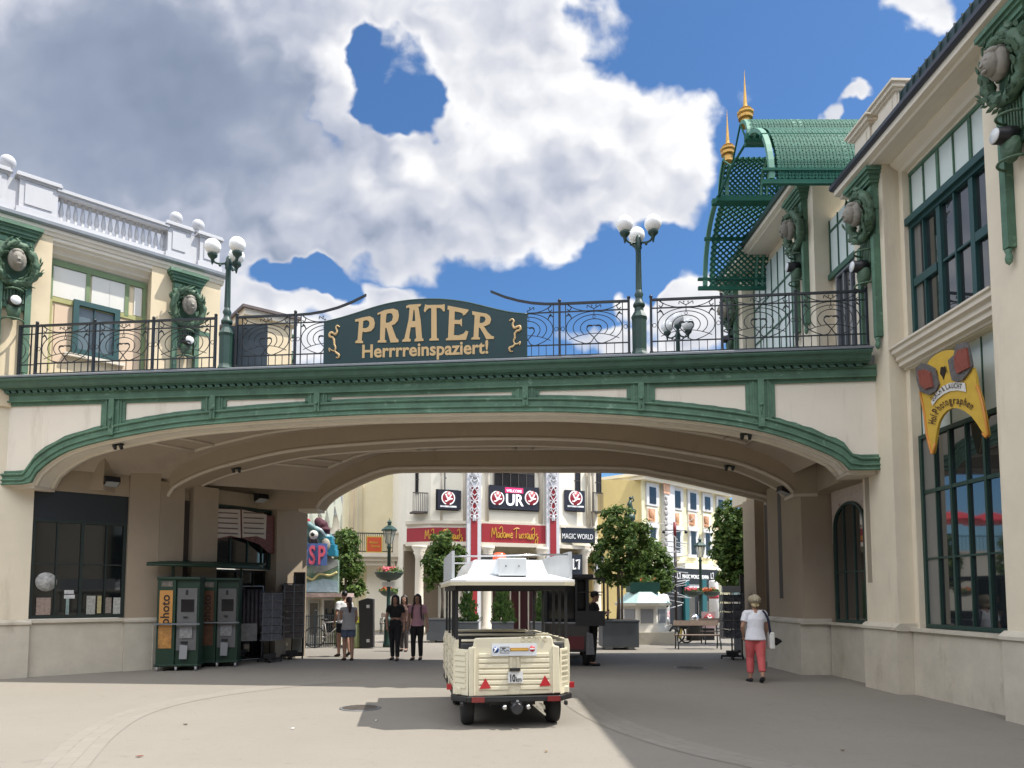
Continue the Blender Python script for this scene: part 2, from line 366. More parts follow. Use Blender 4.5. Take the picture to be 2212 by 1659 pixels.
# ------------------------------------------------------------------ ground
def ground_mat():
    m = bpy.data.materials.new('concrete_paving'); m.use_nodes = True; t = m.node_tree; b = t.nodes['Principled BSDF']
    b.inputs['Roughness'].default_value = 0.85; b.inputs['Specular IOR Level'].default_value = 0.3
    nd = lambda ty: t.nodes.new(ty); tx = nd('ShaderNodeTexCoord')
    def ns(sc, det, lo, hi, mapsc=(1, 1, 1)):
        mp = nd('ShaderNodeMapping'); mp.inputs['Scale'].default_value = mapsc; t.links.new(tx.outputs['Object'], mp.inputs[0])
        n = nd('ShaderNodeTexNoise'); n.inputs['Scale'].default_value = sc; n.inputs['Detail'].default_value = det; n.inputs['Roughness'].default_value = 0.65; t.links.new(mp.outputs[0], n.inputs['Vector'])
        r = nd('ShaderNodeMapRange'); r.inputs['From Min'].default_value = lo; r.inputs['From Max'].default_value = hi; t.links.new(n.outputs['Fac'], r.inputs['Value']); return r.outputs[0], n
    def mx(f, a, bb, mode='MIX'):
        k = nd('ShaderNodeMix'); k.data_type = 'RGBA'; k.blend_type = mode
        for i, x in ((0, f), (6, a), (7, bb)):
            if isinstance(x, tuple): k.inputs[i].default_value = x + (1,)
            elif isinstance(x, (int, float)): k.inputs[i].default_value = x
            else: t.links.new(x, k.inputs[i])
        return k.outputs[2]
    a, _ = ns(0.35, 6, .35, .65); c = mx(a, (0.215, 0.194, 0.165), (0.247, 0.227, 0.194))
    a, fine = ns(55, 5, .3, .7); c = mx(a, c, (0.190, 0.172, 0.144)); 
    k = nd('ShaderNodeMix'); 
    a, _ = ns(7, 6, .56, .72); g = nd('ShaderNodeMath'); g.operation = 'MULTIPLY'; g.inputs[1].default_value = 0.35; t.links.new(a, g.inputs[0]); c = mx(g.outputs[0], c, (0.149, 0.135, 0.118))
    a, _ = ns(1.1, 6, .60, .75, (1, .5, 1)); g = nd('ShaderNodeMath'); g.operation = 'MULTIPLY'; g.inputs[1].default_value = 0.4; t.links.new(a, g.inputs[0]); c = mx(g.outputs[0], c, (0.163, 0.149, 0.131))
    a, _ = ns(2.6, 7, .62, .70); g = nd('ShaderNodeMath'); g.operation = 'MULTIPLY'; g.inputs[1].default_value = 0.50; t.links.new(a, g.inputs[0]); c = mx(g.outputs[0], c, (0.137, 0.123, 0.106))
    a, _ = ns(0.22, 5, .45, .70, (1, .6, 1)); g = nd('ShaderNodeMath'); g.operation = 'MULTIPLY'; g.inputs[1].default_value = 0.35; t.links.new(a, g.inputs[0]); c = mx(g.outputs[0], c, (0.184, 0.171, 0.147))
    sp0 = nd('ShaderNodeTexVoronoi'); sp0.inputs['Scale'].default_value = 5.0; t.links.new(tx.outputs['Object'], sp0.inputs['Vector'])
    rr = nd('ShaderNodeMapRange'); rr.inputs['From Min'].default_value = .06; rr.inputs['From Max'].default_value = .035; rr.inputs['To Max'].default_value = .7; t.links.new(sp0.outputs['Distance'], rr.inputs['Value'])
    a, _ = ns(1.7, 3, .55, .60); g = nd('ShaderNodeMath'); g.operation = 'MULTIPLY'; t.links.new(rr.outputs[0], g.inputs[0]); t.links.new(a, g.inputs[1]); c = mx(g.outputs[0], c, (0.116, 0.103, 0.089))
    t.links.new(c, b.inputs['Base Color'])
    bp = nd('ShaderNodeBump'); bp.inputs['Strength'].default_value = 0.25; bp.inputs['Distance'].default_value = 0.01; t.links.new(fine.outputs['Fac'], bp.inputs['Height']); t.links.new(bp.outputs[0], b.inputs['Normal'])
    return m
M_ground = ground_mat()
mb = MB(); mb.poly([(-900, -300, 0), (900, -300, 0), (900, 1500, 0), (-900, 1500, 0)]); single('plaza_ground', mb, M_ground, kind='structure')

def paver_mat():
    m = bpy.data.materials.new('stone_setts'); m.use_nodes = True; t = m.node_tree; b = t.nodes['Principled BSDF']; b.inputs['Roughness'].default_value = 0.85
    uv = t.nodes.new('ShaderNodeTexCoord'); br = t.nodes.new('ShaderNodeTexBrick'); t.links.new(uv.outputs['UV'], br.inputs['Vector'])
    br.inputs['Color1'].default_value = (0.199, 0.181, 0.152, 1); br.inputs['Color2'].default_value = (0.235, 0.212, 0.181, 1); br.inputs['Mortar'].default_value = (0.135, 0.120, 0.099, 1)
    br.inputs['Scale'].default_value = 1.0; br.inputs['Mortar Size'].default_value = 0.007; br.inputs['Brick Width'].default_value = 0.30; br.inputs['Row Height'].default_value = 0.16; br.inputs['Mortar Smooth'].default_value = 0.3
    n = t.nodes.new('ShaderNodeTexNoise'); n.inputs['Scale'].default_value = 4; n.inputs['Detail'].default_value = 6; t.links.new(uv.outputs['Object'], n.inputs['Vector'])
    k = t.nodes.new('ShaderNodeMix'); k.data_type = 'RGBA'; k.blend_type = 'MIX'; t.links.new(br.outputs['Color'], k.inputs[6]); k.inputs[7].default_value = (0.212, 0.193, 0.163, 1)
    r = t.nodes.new('ShaderNodeMapRange'); r.inputs['From Min'].default_value = .35; r.inputs['From Max'].default_value = .62; t.links.new(n.outputs['Fac'], r.inputs['Value']); t.links.new(r.outputs[0], k.inputs[0])
    t.links.new(k.outputs[2], b.inputs['Base Color']); return m
M_setts = paver_mat()
def catmull(p, n=8):
    out = []
    P_ = [p[0]] + list(p) + [p[-1]]
    for i in range(1, len(P_) - 2):
        a, b, c, d = [Vector(x) for x in P_[i - 1:i + 3]]
        for k in range(n):
            t = k / n; out.append(0.5 * ((2 * b) + (c - a) * t + (2 * a - 5 * b + 4 * c - d) * t * t + (3 * b - a - 3 * c + d) * t ** 3))
    out.append(Vector(p[-1])); return out
def band(name, pts, w):
    P_ = catmull(pts, 8); bm = bmesh.new(); uvl = bm.loops.layers.uv.new('UVMap'); prev = None; L = 0
    for i, p in enumerate(P_):
        d = (P_[min(i + 1, len(P_) - 1)] - P_[max(i - 1, 0)]).normalized(); nrm = Vector((-d.y, d.x, 0))
        if i: L += (p - P_[i - 1]).length
        cur = (bm.verts.new((p.x + nrm.x * w / 2, p.y + nrm.y * w / 2, .004)), bm.verts.new((p.x - nrm.x * w / 2, p.y - nrm.y * w / 2, .004)), L)
        if prev:
            f = bm.faces.new([prev[0], prev[1], cur[1], cur[0]])
            for lp, u in zip(f.loops, ((prev[2], w), (prev[2], 0), (cur[2], 0), (cur[2], w))): lp[uvl].uv = u
        prev = cur
    bmesh.ops.recalc_face_normals(bm, faces=bm.faces)
    me = bpy.data.meshes.new(name); bm.to_mesh(me); bm.free(); single(name, me, M_setts, kind='structure')
band('paving_band', [gnd(40, 1760), gnd(150, 1640), gnd(210, 1585), gnd(285, 1543), gnd(400, 1512), gnd(560, 1488), gnd(760, 1468)], 0.48)
band('paving_band', [gnd(1190, 1440), gnd(1215, 1480), gnd(1255, 1522), gnd(1330, 1562), gnd(1430, 1598), gnd(1560, 1632), gnd(1800, 1680)], 0.48)

def cover(px, py, r, label):
    c = gnd(px, py); t = Thing('manhole_cover', label, 'manhole cover', (c.x, c.y, 0))
    mb = MB(); mb.lathe([(0.001, .002), (r, .002), (r, .010), (r * .93, .012)], n=28); t.part('rim', mb, M_zinc)
    mb = MB(); mb.lathe([(0.001, .012), (r * .9, .0125)], n=28)
    for i in range(-4, 5):
        w = math.sqrt(max(0.0, (r * .85) ** 2 - (i * r * .19) ** 2)); mb.box(-w, w, i * r * .19 - .012, i * r * .19 + .012, .0125, .018)
    t.part('plate', mb, M_rust)
M_rust = mat('rusty_cast_iron', (0.10, 0.085, 0.07), 0.7, var=0.3, vscale=14, bump=0.3)
cover(778, 1530, 0.30, 'dark cast manhole cover in the sunlit paving left of the tourist train')
cover(1490, 1443, 0.36, 'grey manhole cover in the shaded paving under the bridge')

# ------------------------------------------------------------------ footbridge
A0 = Vector((-10.2, 14.9, 0)); FA = math.atan2(-1.8, 16.7); FM = T4(A0, FA); FI = FM.inverted(); FN = FM.to_3x3() @ Vector((0, 1, 0))
def fp(px, py, off=0.0):
    return FI @ onp(px, py, A0 + FN * off, FN)
def prof(pts, off, n=6):
    q = catmull([(x, y, 0) for x, y in pts], n)
    return [(p.x, p.z) for p in (fp(v.x, v.y, off) for v in q)]
GL = prof([(69, 1046), (77, 1028), (92, 1012), (125, 988), (167, 969), (250, 948), (375, 926), (500, 914), (625, 905), (778, 897), (950, 893), (1100, 891), (1210, 891), (1330, 896), (1439, 904), (1540, 915), (1636, 931), (1720, 955), (1798, 987), (1822, 1003), (1832, 1016)], 0)
GM = prof([(362, 1073), (371, 1057), (396, 1041), (438, 1022), (500, 1003), (625, 975), (778, 960), (961, 950), (1170, 949), (1353, 960), (1563, 994), (1640, 1018), (1690, 1042), (1709, 1056), (1715, 1065)], 2.43)
GR = prof([(700, 1103), (715, 1083), (745, 1063), (790, 1041), (840, 1023), (900, 1019), (1120, 1019), (1340, 1020), (1430, 1032), (1500, 1046), (1600, 1069), (1645, 1080), (1665, 1086)], 5.35)
ZT, S0, S1, SC = 6.02, -0.9, 16.95, 16.70
br = Thing('footbridge', 'arched cream and green footbridge spanning the plaza between the two buildings', 'bridge', A0, FA)
def outline(pr, zt): return [(S0, pr[0][1])] + list(pr) + [(S1, pr[-1][1]), (S1, zt), (S0, zt)]
mb = MB(); mb.prism([(s, 0, z) for s, z in outline(GL, 5.86)], (0, .62, 0)); br.part('front_girder', mb, M_pale)
mb = MB(); mb.prism([(s, 2.43, z) for s, z in outline(GM, 5.80)], (0, .75, 0)); br.part('middle_girder', mb, M_passage_shade)
mb = MB(); mb.prism([(s, 4.78, z) for s, z in outline(GR, 5.80)], (0, .60, 0)); br.part('rear_girder', mb, M_passage_shade)
mb = MB(); mb.box(S0, S1, .0, 5.5, 5.801, ZT - .03); br.part('deck_slab', mb, M_zinc)
# vaulted ceilings between the girders
def resample(pr, n=60):
    ln = [0]
    for a, b in zip(pr, pr[1:]): ln.append(ln[-1] + math.hypot(b[0] - a[0], b[1] - a[1]))
    out = []; j = 0
    for i in range(n + 1):
        d = ln[-1] * i / n
        while j < len(ln) - 2 and ln[j + 1] < d: j += 1
        t = (d - ln[j]) / max(1e-9, ln[j + 1] - ln[j]); out.append((lerp(pr[j][0], pr[j + 1][0], t), lerp(pr[j][1], pr[j + 1][1], t)))
    return out
GLr, GMr, GRr = resample(GL), resample(GM), resample(GR)
LIFT = 0.42
def ceil_pt(a, b, ya, yb, i, f, dz=0.0):
    return Vector((lerp(a[i][0], b[i][0], f), lerp(ya, yb, f), min(5.78, lerp(a[i][1], b[i][1], f) + LIFT + dz)))
for (a, b, ya, yb) in ((GLr, GMr, .62, 2.43), (GMr, GRr, 3.18, 4.78)):
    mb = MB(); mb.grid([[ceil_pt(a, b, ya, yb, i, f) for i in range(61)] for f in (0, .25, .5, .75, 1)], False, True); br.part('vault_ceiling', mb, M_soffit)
    mb = MB()
    for f in (.16, .84): mb.tube([ceil_pt(a, b, ya, yb, i, f, -.02) for i in range(5, 56)], .04, 6)
    for i in (6, 18, 30, 42, 54):
        mb.tube([ceil_pt(a, b, ya, yb, i - 1, f, -.02) for f in (.16, .5, .84)], .035, 6)
        mb.tube([ceil_pt(a, b, ya, yb, i + 1, f, -.02) for f in (.16, .5, .84)], .035, 6)
    br.part('ceiling_moulding', mb, M_soffit_rib)
mb = MB()
for pr, y0, y1 in ((GLr, 0, .62), (GMr, 2.43, 3.18), (GRr, 4.78, 5.38)):
    for y in ((y1,) if y0 == 0 else (y0, y1)):
        mb.tube([(s, y, z + .012) for s, z in pr], .045, 6)
    for (s, z), e in ((pr[0], -1), (pr[-1], 1)):
        mb.box(min(s, s + e * .5), max(s, s + e * .5), y0 + .05, y1 + .03, z - .07, z - .001)
br.part('girder_moulding', mb, M_soffit_rib)
mb = MB(); mb.tube([(s, .10, z - .005) for s, z in GLr], .05, 6); mb.tube([(s, .22, z + .0), ] * 0 or [(s, .56, z - .0) for s, z in GLr], .05, 6)
br.part('arch_moulding', mb, M_trim)
# green dressings on the face
GW = .25
def off_up(pr, w):
    out = []
    for i, (s, z) in enumerate(pr):
        a = pr[max(i - 1, 0)]; b = pr[min(i + 1, len(pr) - 1)]; dx, dz = b[0] - a[0], b[1] - a[1]; l = math.hypot(dx, dz) or 1
        out.append((s - dz / l * w, z + dx / l * w))
    return out
def ribbon(lo, hi, y0, y1):
    mb = MB(); V = mb.grid([[(s, y0, z) for s, z in lo], [(s, y1, z) for s, z in lo], [(s, y1, z) for s, z in hi], [(s, y0, z) for s, z in hi]], False, False); mb.strip([(s, y0, z) for s, z in lo], [(s, y0, z) for s, z in hi]); return mb
fl = [(S0, GL[0][1])] + GL + [(S1, GL[-1][1])]
up = [(S0, GL[0][1] + GW * .8), (GL[0][0] - .12, GL[0][1] + GW * .8)] + [p for p in off_up(GL, GW) if GL[0][0] - .05 < p[0] < GL[-1][0] + .05 and p[1] > GL[0][1] + GW * .82] + [(GL[-1][0] + .1, GL[-1][1] + GW * .8), (S1, GL[-1][1] + GW * .8)]
def rs(pl, n=90): return resample(pl, n)
mb = ribbon(rs(fl), rs(up), .0, -.05); br.part('arch_band', mb, M_green)
mid = lambda f: [(lerp(a[0], b[0], f), lerp(a[1], b[1], f)) for a, b in zip(rs(fl), rs(up))]
mb = MB(); mb.tube([(s, -.055, z) for s, z in mid(.97)], .028, 6); mb.tube([(s, -.055, z) for s, z in mid(.42)], .022, 6); mb.tube([(s, -.05, z) for s, z in mid(.04)], .024, 6); br.part('arch_roll_moulding', mb, M_green)
mb = MB(); mb.box(S0, 16.86, -.06, 0, 5.60, 5.80); mb.box(S0, 16.84, -.085, 0, 5.585, 5.615); mb.box(S0, 16.84, -.09, 0, 5.74, 5.765); br.part('frieze', mb, M_green)
PIL = (2.21, 4.33, 6.46, 10.52, 12.67, 14.82)
upr = rs(up, 200)
def zup(s): return min((abs(a - s), z) for a, z in upr)[1]
edges = [S0] + list(PIL) + [S1]
for k, s in enumerate(PIL):
    zb = min(zup(s - .18), zup(s + .18)) - .12
    mb = MB(); mb.box(s - .19, s + .19, -.045, 0, zb, 5.60); mb.box(s - .145, s - .115, -.062, 0, zb + .08, 5.60); mb.box(s + .115, s + .145, -.062, 0, zb + .08, 5.60)
    p = br.part('pilaster_strip', mb, M_green)
    mb = MB(); mb.box(s - .055, s + .055, -.10, -.04, zb - .02, 5.60); zc = (zb + 5.6) / 2 - .05
    mb.ball((s, -.11, zc), .035, 10); mb.tube([(s, -.105, zc - .18), (s, -.105, zc + .02)], .012, 6); br.part('pilaster_rib', mb, M_green, parent=p)
for a, b in zip(edges, edges[1:]):     # green border inside each cream panel
    x0 = a + .19 if a > S0 else a; x1 = b - .19 if b < S1 else b
    mb = MB()
    n = 14; xs = [lerp(x0, x1, i / n) for i in range(n + 1)]
    mb.box(x0, x1, -.03, 0, 5.515, 5.59)
    lo = [(x, zup(x) - .03) for x in xs]; hi = [(x, zup(x) + .075) for x in xs]
    mb.grid([[(s, 0, z) for s, z in hi], [(s, -.03, z) for s, z in hi], [(s, -.03, z) for s, z in lo]], False, False)
    if a > S0: mb.box(x0, x0 + .07, -.03, 0, zup(x0 + .03), 5.52)
    if b < S1: mb.box(x1 - .07, x1, -.03, 0, zup(x1 - .03), 5.52)
    br.part('panel_border', mb, M_green)
mb = MB(); cp = [(.02, ZT), (-.32, ZT), (-.335, ZT - .03), (-.32, ZT - .06), (-.27, ZT - .08), (-.245, ZT - .145), (-.20, ZT - .18), (-.15, ZT - .185), (-.15, ZT - .205), (.0, ZT - .205)]
mb.prism([(S0, y, z) for y, z in cp], (SC - S0, 0, 0)); br.part('cornice', mb, M_cornice)
mb = MB(); mb.box(S0, SC + .02, -.345, 0.1, ZT + .001, ZT + .03); mb.prism([(S0, -.345, ZT + .0305), (S0, .1, ZT + .0305), (S0, .1, ZT + .12), (S0, -.12, ZT + .12)], (SC - S0, 0, 0)); br.part('zinc_capping', mb, M_zinc)
mb = MB(); n = int((SC - S0) / .155)
for i in range(n):
    s = S0 + .155 * i; mb.prism([(s, -.13, ZT - .206), (s + .105, -.13, ZT - .206), (s + .14, -.13, ZT - .262), (s + .035, -.13, ZT - .262)], (0, .13, 0))
br.part('dentil_course', mb, M_cornice)
# abutment shelves under the deck ends, and an added block that shades the passage
mb = MB(); mb.box(S0, 1.2, 1.2, 5.4, 3.95, 5.75); br.part('deck_end_block', mb, M_passage_shade)
mb = MB(); mb.box(S0, 4.95, 5.45, 6.6, 4.7, 5.75); br.part('deck_end_block', mb, M_passage_shade)  # hidden block added to keep the sun off the passage end wall
mb = MB(); mb.box(16.5, S1, .62, 5.4, 3.85, 5.75); br.part('deck_end_block', mb, M_passage_shade)

# ------------------------------------------------------------------ railings on the bridge
ZR0, ZR1, YR = ZT + .12, 7.15, -.10
def arc_pts(cx, cz, rx, rz, a0, a1, n=26): return [(cx + rx * math.cos(R(lerp(a0, a1, i / n))), 0, cz + rz * math.sin(R(lerp(a0, a1, i / n)))) for i in range(n + 1)]
def scroll(mb, x0, x1, clipx=None):
    """the wrought ellipses, heart and hooks of one panel between x0 and x1 (local, heights above the deck rail)"""
    cx = (x0 + x1) / 2; w = x1 - x0; H = ZR1 - ZR0; zb = ZR0 + H * .215; zt = ZR0 + H * .83; cz = (zb + zt) / 2; rx, rz = w * .5, (zt - zb) / 2
    def keep(p): return [q for q in p if clipx is None or clipx(q[0])]
    def tb(p, r):
        p = keep(p)
        if len(p) > 1: mb.tube(p, r, 5)
    r = .0085
    tb(arc_pts(cx, cz, rx, rz, -62, 242, 40), r)
    for sx in (-1, 1):      # outer ring curls in under the heart and rises into it
        q = [(cx + sx * rx * .47, 0, cz - rz * .883), (cx + sx * rx * .30, 0, cz - rz * .97), (cx + sx * rx * .12, 0, cz - rz * .90), (cx, 0, cz - rz * .62), (cx - sx * rx * .14, 0, cz - rz * .38), (cx - sx * rx * .26, 0, cz - rz * .1), (cx - sx * rx * .21, 0, cz + rz * .10), (cx - sx * rx * .07, 0, cz + rz * .10), (cx - sx * rx * .01, 0, cz + rz * .17)]
        tb([tuple(v) for v in catmull(q, 5)], r * 1.15)
        q = [(cx - sx * rx * .25, 0, cz + rz * .04), (cx - sx * rx * .19, 0, cz + rz * .13), (cx - sx * rx * .07, 0, cz + rz * .12)]; tb([tuple(v) for v in catmull(q, 5)], r * 2.0)
    tb(arc_pts(cx, cz + rz * .02, rx * .75, rz * .78, -42, 222, 34), r); tb(arc_pts(cx, cz - rz * .02, rx * .49, rz * .56, -40, 220, 30), r)
    tb([(cx + t * rx * .9, 0, cz - rz * .36 - t * t * rz * .34) for t in [i / 10 - 1 for i in range(21)]], r * .9)
    tb(arc_pts(cx, cz + rz * .67, .026, .026, 0, 360, 12), r * .6); tb([(cx, 0, cz + rz * .79), (cx, 0, zt + H * .06)], r)
    for sx in (-1, 1):
        q = [(cx, 0, zt + H * .055), (cx + sx * w * .06, 0, zt + H * .085), (cx + sx * w * .115, 0, zt + H * .12), (cx + sx * w * .125, 0, zt + H * .07)]; tb([tuple(v) for v in catmull(q, 5)], r)
        q = [(cx + sx * w * .05, 0, zt + H * .08), (cx + sx * w * .03, 0, zt + H * .12), (cx + sx * w * .055, 0, zt + H * .12)]; tb([tuple(v) for v in catmull(q, 4)], r * .8)
        q = [(cx, 0, zt + .01), (cx + sx * w * .2, 0, zt + .025), (cx + sx * w * .36, 0, zt + H * .075), (cx + sx * w * .47, 0, zt + H * .15)]; tb([tuple(v) for v in catmull(q, 5)], r)
        q = [(cx + sx * w * .47, 0, zt + H * .14), (cx + sx * w * .41, 0, zt + H * .09), (cx + sx * w * .44, 0, zt + H * .03), (cx + sx * w * .48, 0, zt + H * .06)]; tb([tuple(v) for v in catmull(q, 5)], r * 1.1)
        q = [(cx + sx * rx * .80, 0, cz + rz * .58), (cx + sx * rx * .83, 0, cz + rz * .72), (cx + sx * rx * .9, 0, cz + rz * .86), (cx + sx * rx * 1.0, 0, cz + rz * .76)]; tb([tuple(v) for v in catmull(q, 5)], r * 1.4)
        tb([(cx + sx * rx * .86, 0, cz + rz * .8), (cx + sx * rx * .93, 0, cz + rz * .92)], r * 2.2)
RAILMAT = M_iron
def rail_panel(x0, x1, label, post0=True, post1=True, topcurve=None, clipx=None, grp='wrought iron railing panels on the bridge'):
    """x0, x1: post centres along the bridge"""
    xc = (x0 + x1) / 2; base = FM @ Vector((xc, YR, ZR0)); t = Thing('iron_railing', label, 'railing', base, FA, grp)
    H = ZR1 - ZR0; lx = lambda x: x
    MM = Matrix.Translation(Vector((-xc, 0, -ZR0)))
    mb = MB(MM)
    if topcurve: mb.sweep([(-.022, -.02), (.022, -.02), (.022, .02), (-.022, .02)], [(Vector((x, 0, z)), Vector((0, 1, 0)), Vector((0, 0, 1))) for x, z in topcurve])
    else: mb.box(x0, x1, -.024, .024, ZR1 - .02, ZR1 + .02)
    xa, xb = x0, x1
    if clipx: xa = x0 if clipx(x0) else clipx.edge; xb = x1 if clipx(x1) else clipx.edge
    for f, w in ((.83, .012), (.205, .012), (.0, .016)): mb.box(xa, xb, -w, w, ZR0 + H * f - .010 + .012, ZR0 + H * f + .010 + .012)
    for x in (x0 + .115, x1 - .115):
        if not clipx or clipx(x): mb.box(x - .009, x + .009, -.009, .009, ZR0, ZR1 - .02)
    nb = 7
    for i in range(1, nb):
        x = lerp(x0 + .115, x1 - .115, i / nb)
        if not clipx or clipx(x): mb.box(x - .006, x + .006, -.006, .006, ZR0, ZR0 + H * .205)
    t.part('rail_frame', mb, RAILMAT)
    mb = MB(MM); scroll(mb, x0 + .125, x1 - .125, clipx)
    for x in (x0 + .060, x1 - .060):
        if not clipx or clipx(x): mb.tube([(p[0], 0, p[2]) for p in arc_pts(x, ZR0 + H * .52, .034, .038, 0, 360, 14)], .006, 5)
    t.part('scrollwork', mb, RAILMAT)
    for x, on in ((x0, post0), (x1, post1)):
        if on:
            mb = MB(MM); mb.box(x - .022, x + .022, -.024, .024, ZR0 - .02, ZR1 + .035); mb.ball((x, 0, ZR1 + .062), .034, 10); mb.lathe([(.001, 0), (.035, 0), (.035, .05), (.022, .06)], (x, 0, ZR0 - .02), 8)
            t.part('post', mb, RAILMAT)
    return t
class Clip:
    def __init__(s, e, side): s.edge, s.side = e, side
    def __call__(s, x): return x <= s.edge if s.side < 0 else x >= s.edge
rail_panel(.53, 1.79, 'black scrollwork railing panel leftmost on the bridge, in front of the blind cream bay')
rail_panel(1.79, 3.05, 'black scrollwork railing panel in front of the teal framed window', post0=False)
rail_panel(3.05, 4.36, 'black scrollwork railing panel between the teal framed window and the left globe lamp', post0=False)
rail_panel(4.80, 6.0, 'black scrollwork railing panel just right of the left globe lamp, with the dark screen behind')
sweepL = [(6.0, ZR1)] + [(lerp(6.0, 7.42, t), ZR1 + .34 * t ** 2.2) for t in (.2, .4, .6, .8, 1)]
rail_panel(6.0, 7.2, 'railing panel with top rail sweeping up to the left edge of the sign', post0=False, post1=False, topcurve=sweepL, clipx=Clip(6.62, -1))
sweepR = [(lerp(9.86, 11.17, t), ZR1 + .30 * (1 - t) ** 2.2) for t in (0, .2, .4, .6, .8, 1)]
rail_panel(9.97, 11.17, 'railing panel with top rail sweeping up to the right edge of the sign', post0=False, topcurve=sweepR, clipx=Clip(10.55, 1))
rail_panel(11.17, 12.46, 'black scrollwork railing panel between the sign and the right globe lamp', post0=False)
rail_panel(12.87, 14.15, 'black scrollwork railing panel just right of the right globe lamp, clouds behind')
rail_panel(14.15, 15.47, 'black scrollwork railing panel below the green lattice canopy', post0=False)
rail_panel(15.47, 16.70, 'rightmost black scrollwork railing panel ending at the tall right building', post0=False)
# short return at the far left
base = FM @ Vector((.35, YR, ZR0)); t = Thing('iron_railing', 'short black railing return at the left end of the bridge beside the wreath ornament', 'railing', base, FA)
mb = MB(); H = ZR1 - ZR0; mb.box(-.19, .18, -.022, .022, H - .02, H + .02); mb.box(-.19, .18, -.01, .01, H * .83 - .01, H * .83 + .01); mb.box(-.19, .18, -.01, .01, H * .2 - .01, H * .2 + .01); mb.box(.055, .075, -.01, .01, 0, H); mb.box(-.21, -.16, -.025, .025, -.02, H + .02)
t.part('rail_frame', mb, M_iron); mb = MB(); mb.tube(arc_pts(-.25, H * .5, .30, H * .30, -65, 65, 14), .008, 5); mb.tube(arc_pts(-.25, H * .5, .2, H * .2, -60, 60, 14), .008, 5); t.part('scrollwork', mb, M_iron)

# ------------------------------------------------------------------ globe lamps
def globe_lamp(x, y, rot, label, grp='three armed globe lamps on the bridge', first=None):
    base = FM @ Vector((x, y, ZT + .03))
    if first: return copy_thing(first.o, base, FA + rot, label, grp)
    t = Thing('globe_lamp', label, 'lamp', base, FA + rot, grp)
    mb = MB(); mb.lathe([(.001, 0), (.17, 0), (.17, .05), (.145, .10), (.135, .14), (.14, .70), (.155, .76), (.135, .80), (.09, .88), (.085, .95)], n=8, smooth=False); t.part('pedestal', mb, M_dkgreen)
    mb = MB(); mb.lathe([(.085, .95), (.11, .98), (.11, 1.02), (.07, 1.08), (.062, 1.14), (.085, 1.20), (.06, 1.26), (.052, 1.3), (.042, 2.05), (.07, 2.10), (.06, 2.13), (.08, 2.19), (.055, 2.24), (.05, 2.30), (.03, 2.34), (.001, 2.36)], n=14)
    for k in range(10):
        a = 2 * math.pi * k / 10; mb.tube([(.052 * math.cos(a), .052 * math.sin(a), 1.3), (.042 * math.cos(a), .042 * math.sin(a), 2.05)], .008, 5)
    t.part('post', mb, M_dkgreen)
    for k in range(3):
        a = R(4 + 120 * k + (0 if k != 1 else 0)); d = Vector((math.cos(a), math.sin(a), 0))
        mb = MB(); mb.tube(catmull([d * .04 + Vector((0, 0, 2.20)), d * .15 + Vector((0, 0, 2.17)), d * .24 + Vector((0, 0, 2.18)), d * .30 + Vector((0, 0, 2.25))], 5), .02, 6)
        c = d * .30; mb.lathe([(.001, 2.12), (.018, 2.15), (.03, 2.22), (.05, 2.26), (.085, 2.29), (.10, 2.33), (.09, 2.35), (.05, 2.355)], (c.x, c.y, 0), 10); mb.ball(d * .16 + Vector((0, 0, 2.14)), .028, 8)
        arm = t.part('arm', mb, M_dkgreen)
        mb = MB(); mb.ball((c.x, c.y, 2.495), .158, 24); t.part('globe', mb, M_whiteglobe, parent=arm)
    return t
GL1 = globe_lamp(12.65, -.12, R(-32), 'green post lamp with three white globes on the bridge, right of the sign')
globe_lamp(4.60, -.12, R(-36), 'green post lamp with white globes on the bridge, left of the sign', first=GL1)
globe_lamp(13.95, 4.95, R(20), 'white globe lamp on the far side of the bridge, seen low through the railing scrolls', first=GL1)

# dark screen fixed behind the left railing
pts = [fp(494, 704, .06), fp(578, 699, .06), fp(576, 793, .06), fp(495, 797, .06)]
mb = MB(FM); mb.prism([tuple(p) for p in pts], (0, .02, 0)); single('mesh_screen', mb, mat('grey_mesh_cloth', (0.075, 0.10, 0.12), 0.8, var=.1), 'dark grey screen panel standing behind the railing right of the left lamp', 'screen')

# ------------------------------------------------------------------ the PRATER sign
SY = -.20
def sp(zx, zy, dy=0.0):       # zoom grid of the sign -> bridge plane
    p = fp(518.5 + zx * .3125, 587.6 + zy * .3126, SY + dy); return Vector((p.x, SY + dy, p.z))
sb = FM @ Vector((8.6, SY, ZT + .1)); SG = Thing('entrance_sign', 'dark green arched sign board with gold PRATER lettering on the bridge railing', 'sign', sb, FA)
SI = SG.inv @ FM
top = catmull([(580, 345, 0), (690, 318, 0), (800, 285, 0), (920, 246, 0), (1050, 213, 0), (1190, 193, 0), (1330, 187, 0), (1440, 192, 0), (1550, 206, 0), (1650, 228, 0), (1750, 253, 0), (1870, 278, 0), (1985, 290, 0)], 4)
outl = [sp(575, 640)] + [sp(p.x, p.y) for p in top] + [sp(1985, 592)]
M_sign = mat('sign_board_green', (0.010, 0.036, 0.036), 0.38, var=.08)
M_signgold = mat('sign_gold_paint', (0.52, 0.36, 0.17), 0.5, var=.05)
mb = MB(SI); mb.prism([tuple(p) for p in outl], (0, .05, 0)); SG.part('board', mb, M_sign)
mb = MB(SI); mb.tube([p + Vector((0, .01, .0)) for p in outl[1:-1]], .018, 6); SG.part('board_edging', mb, M_dkgreen)
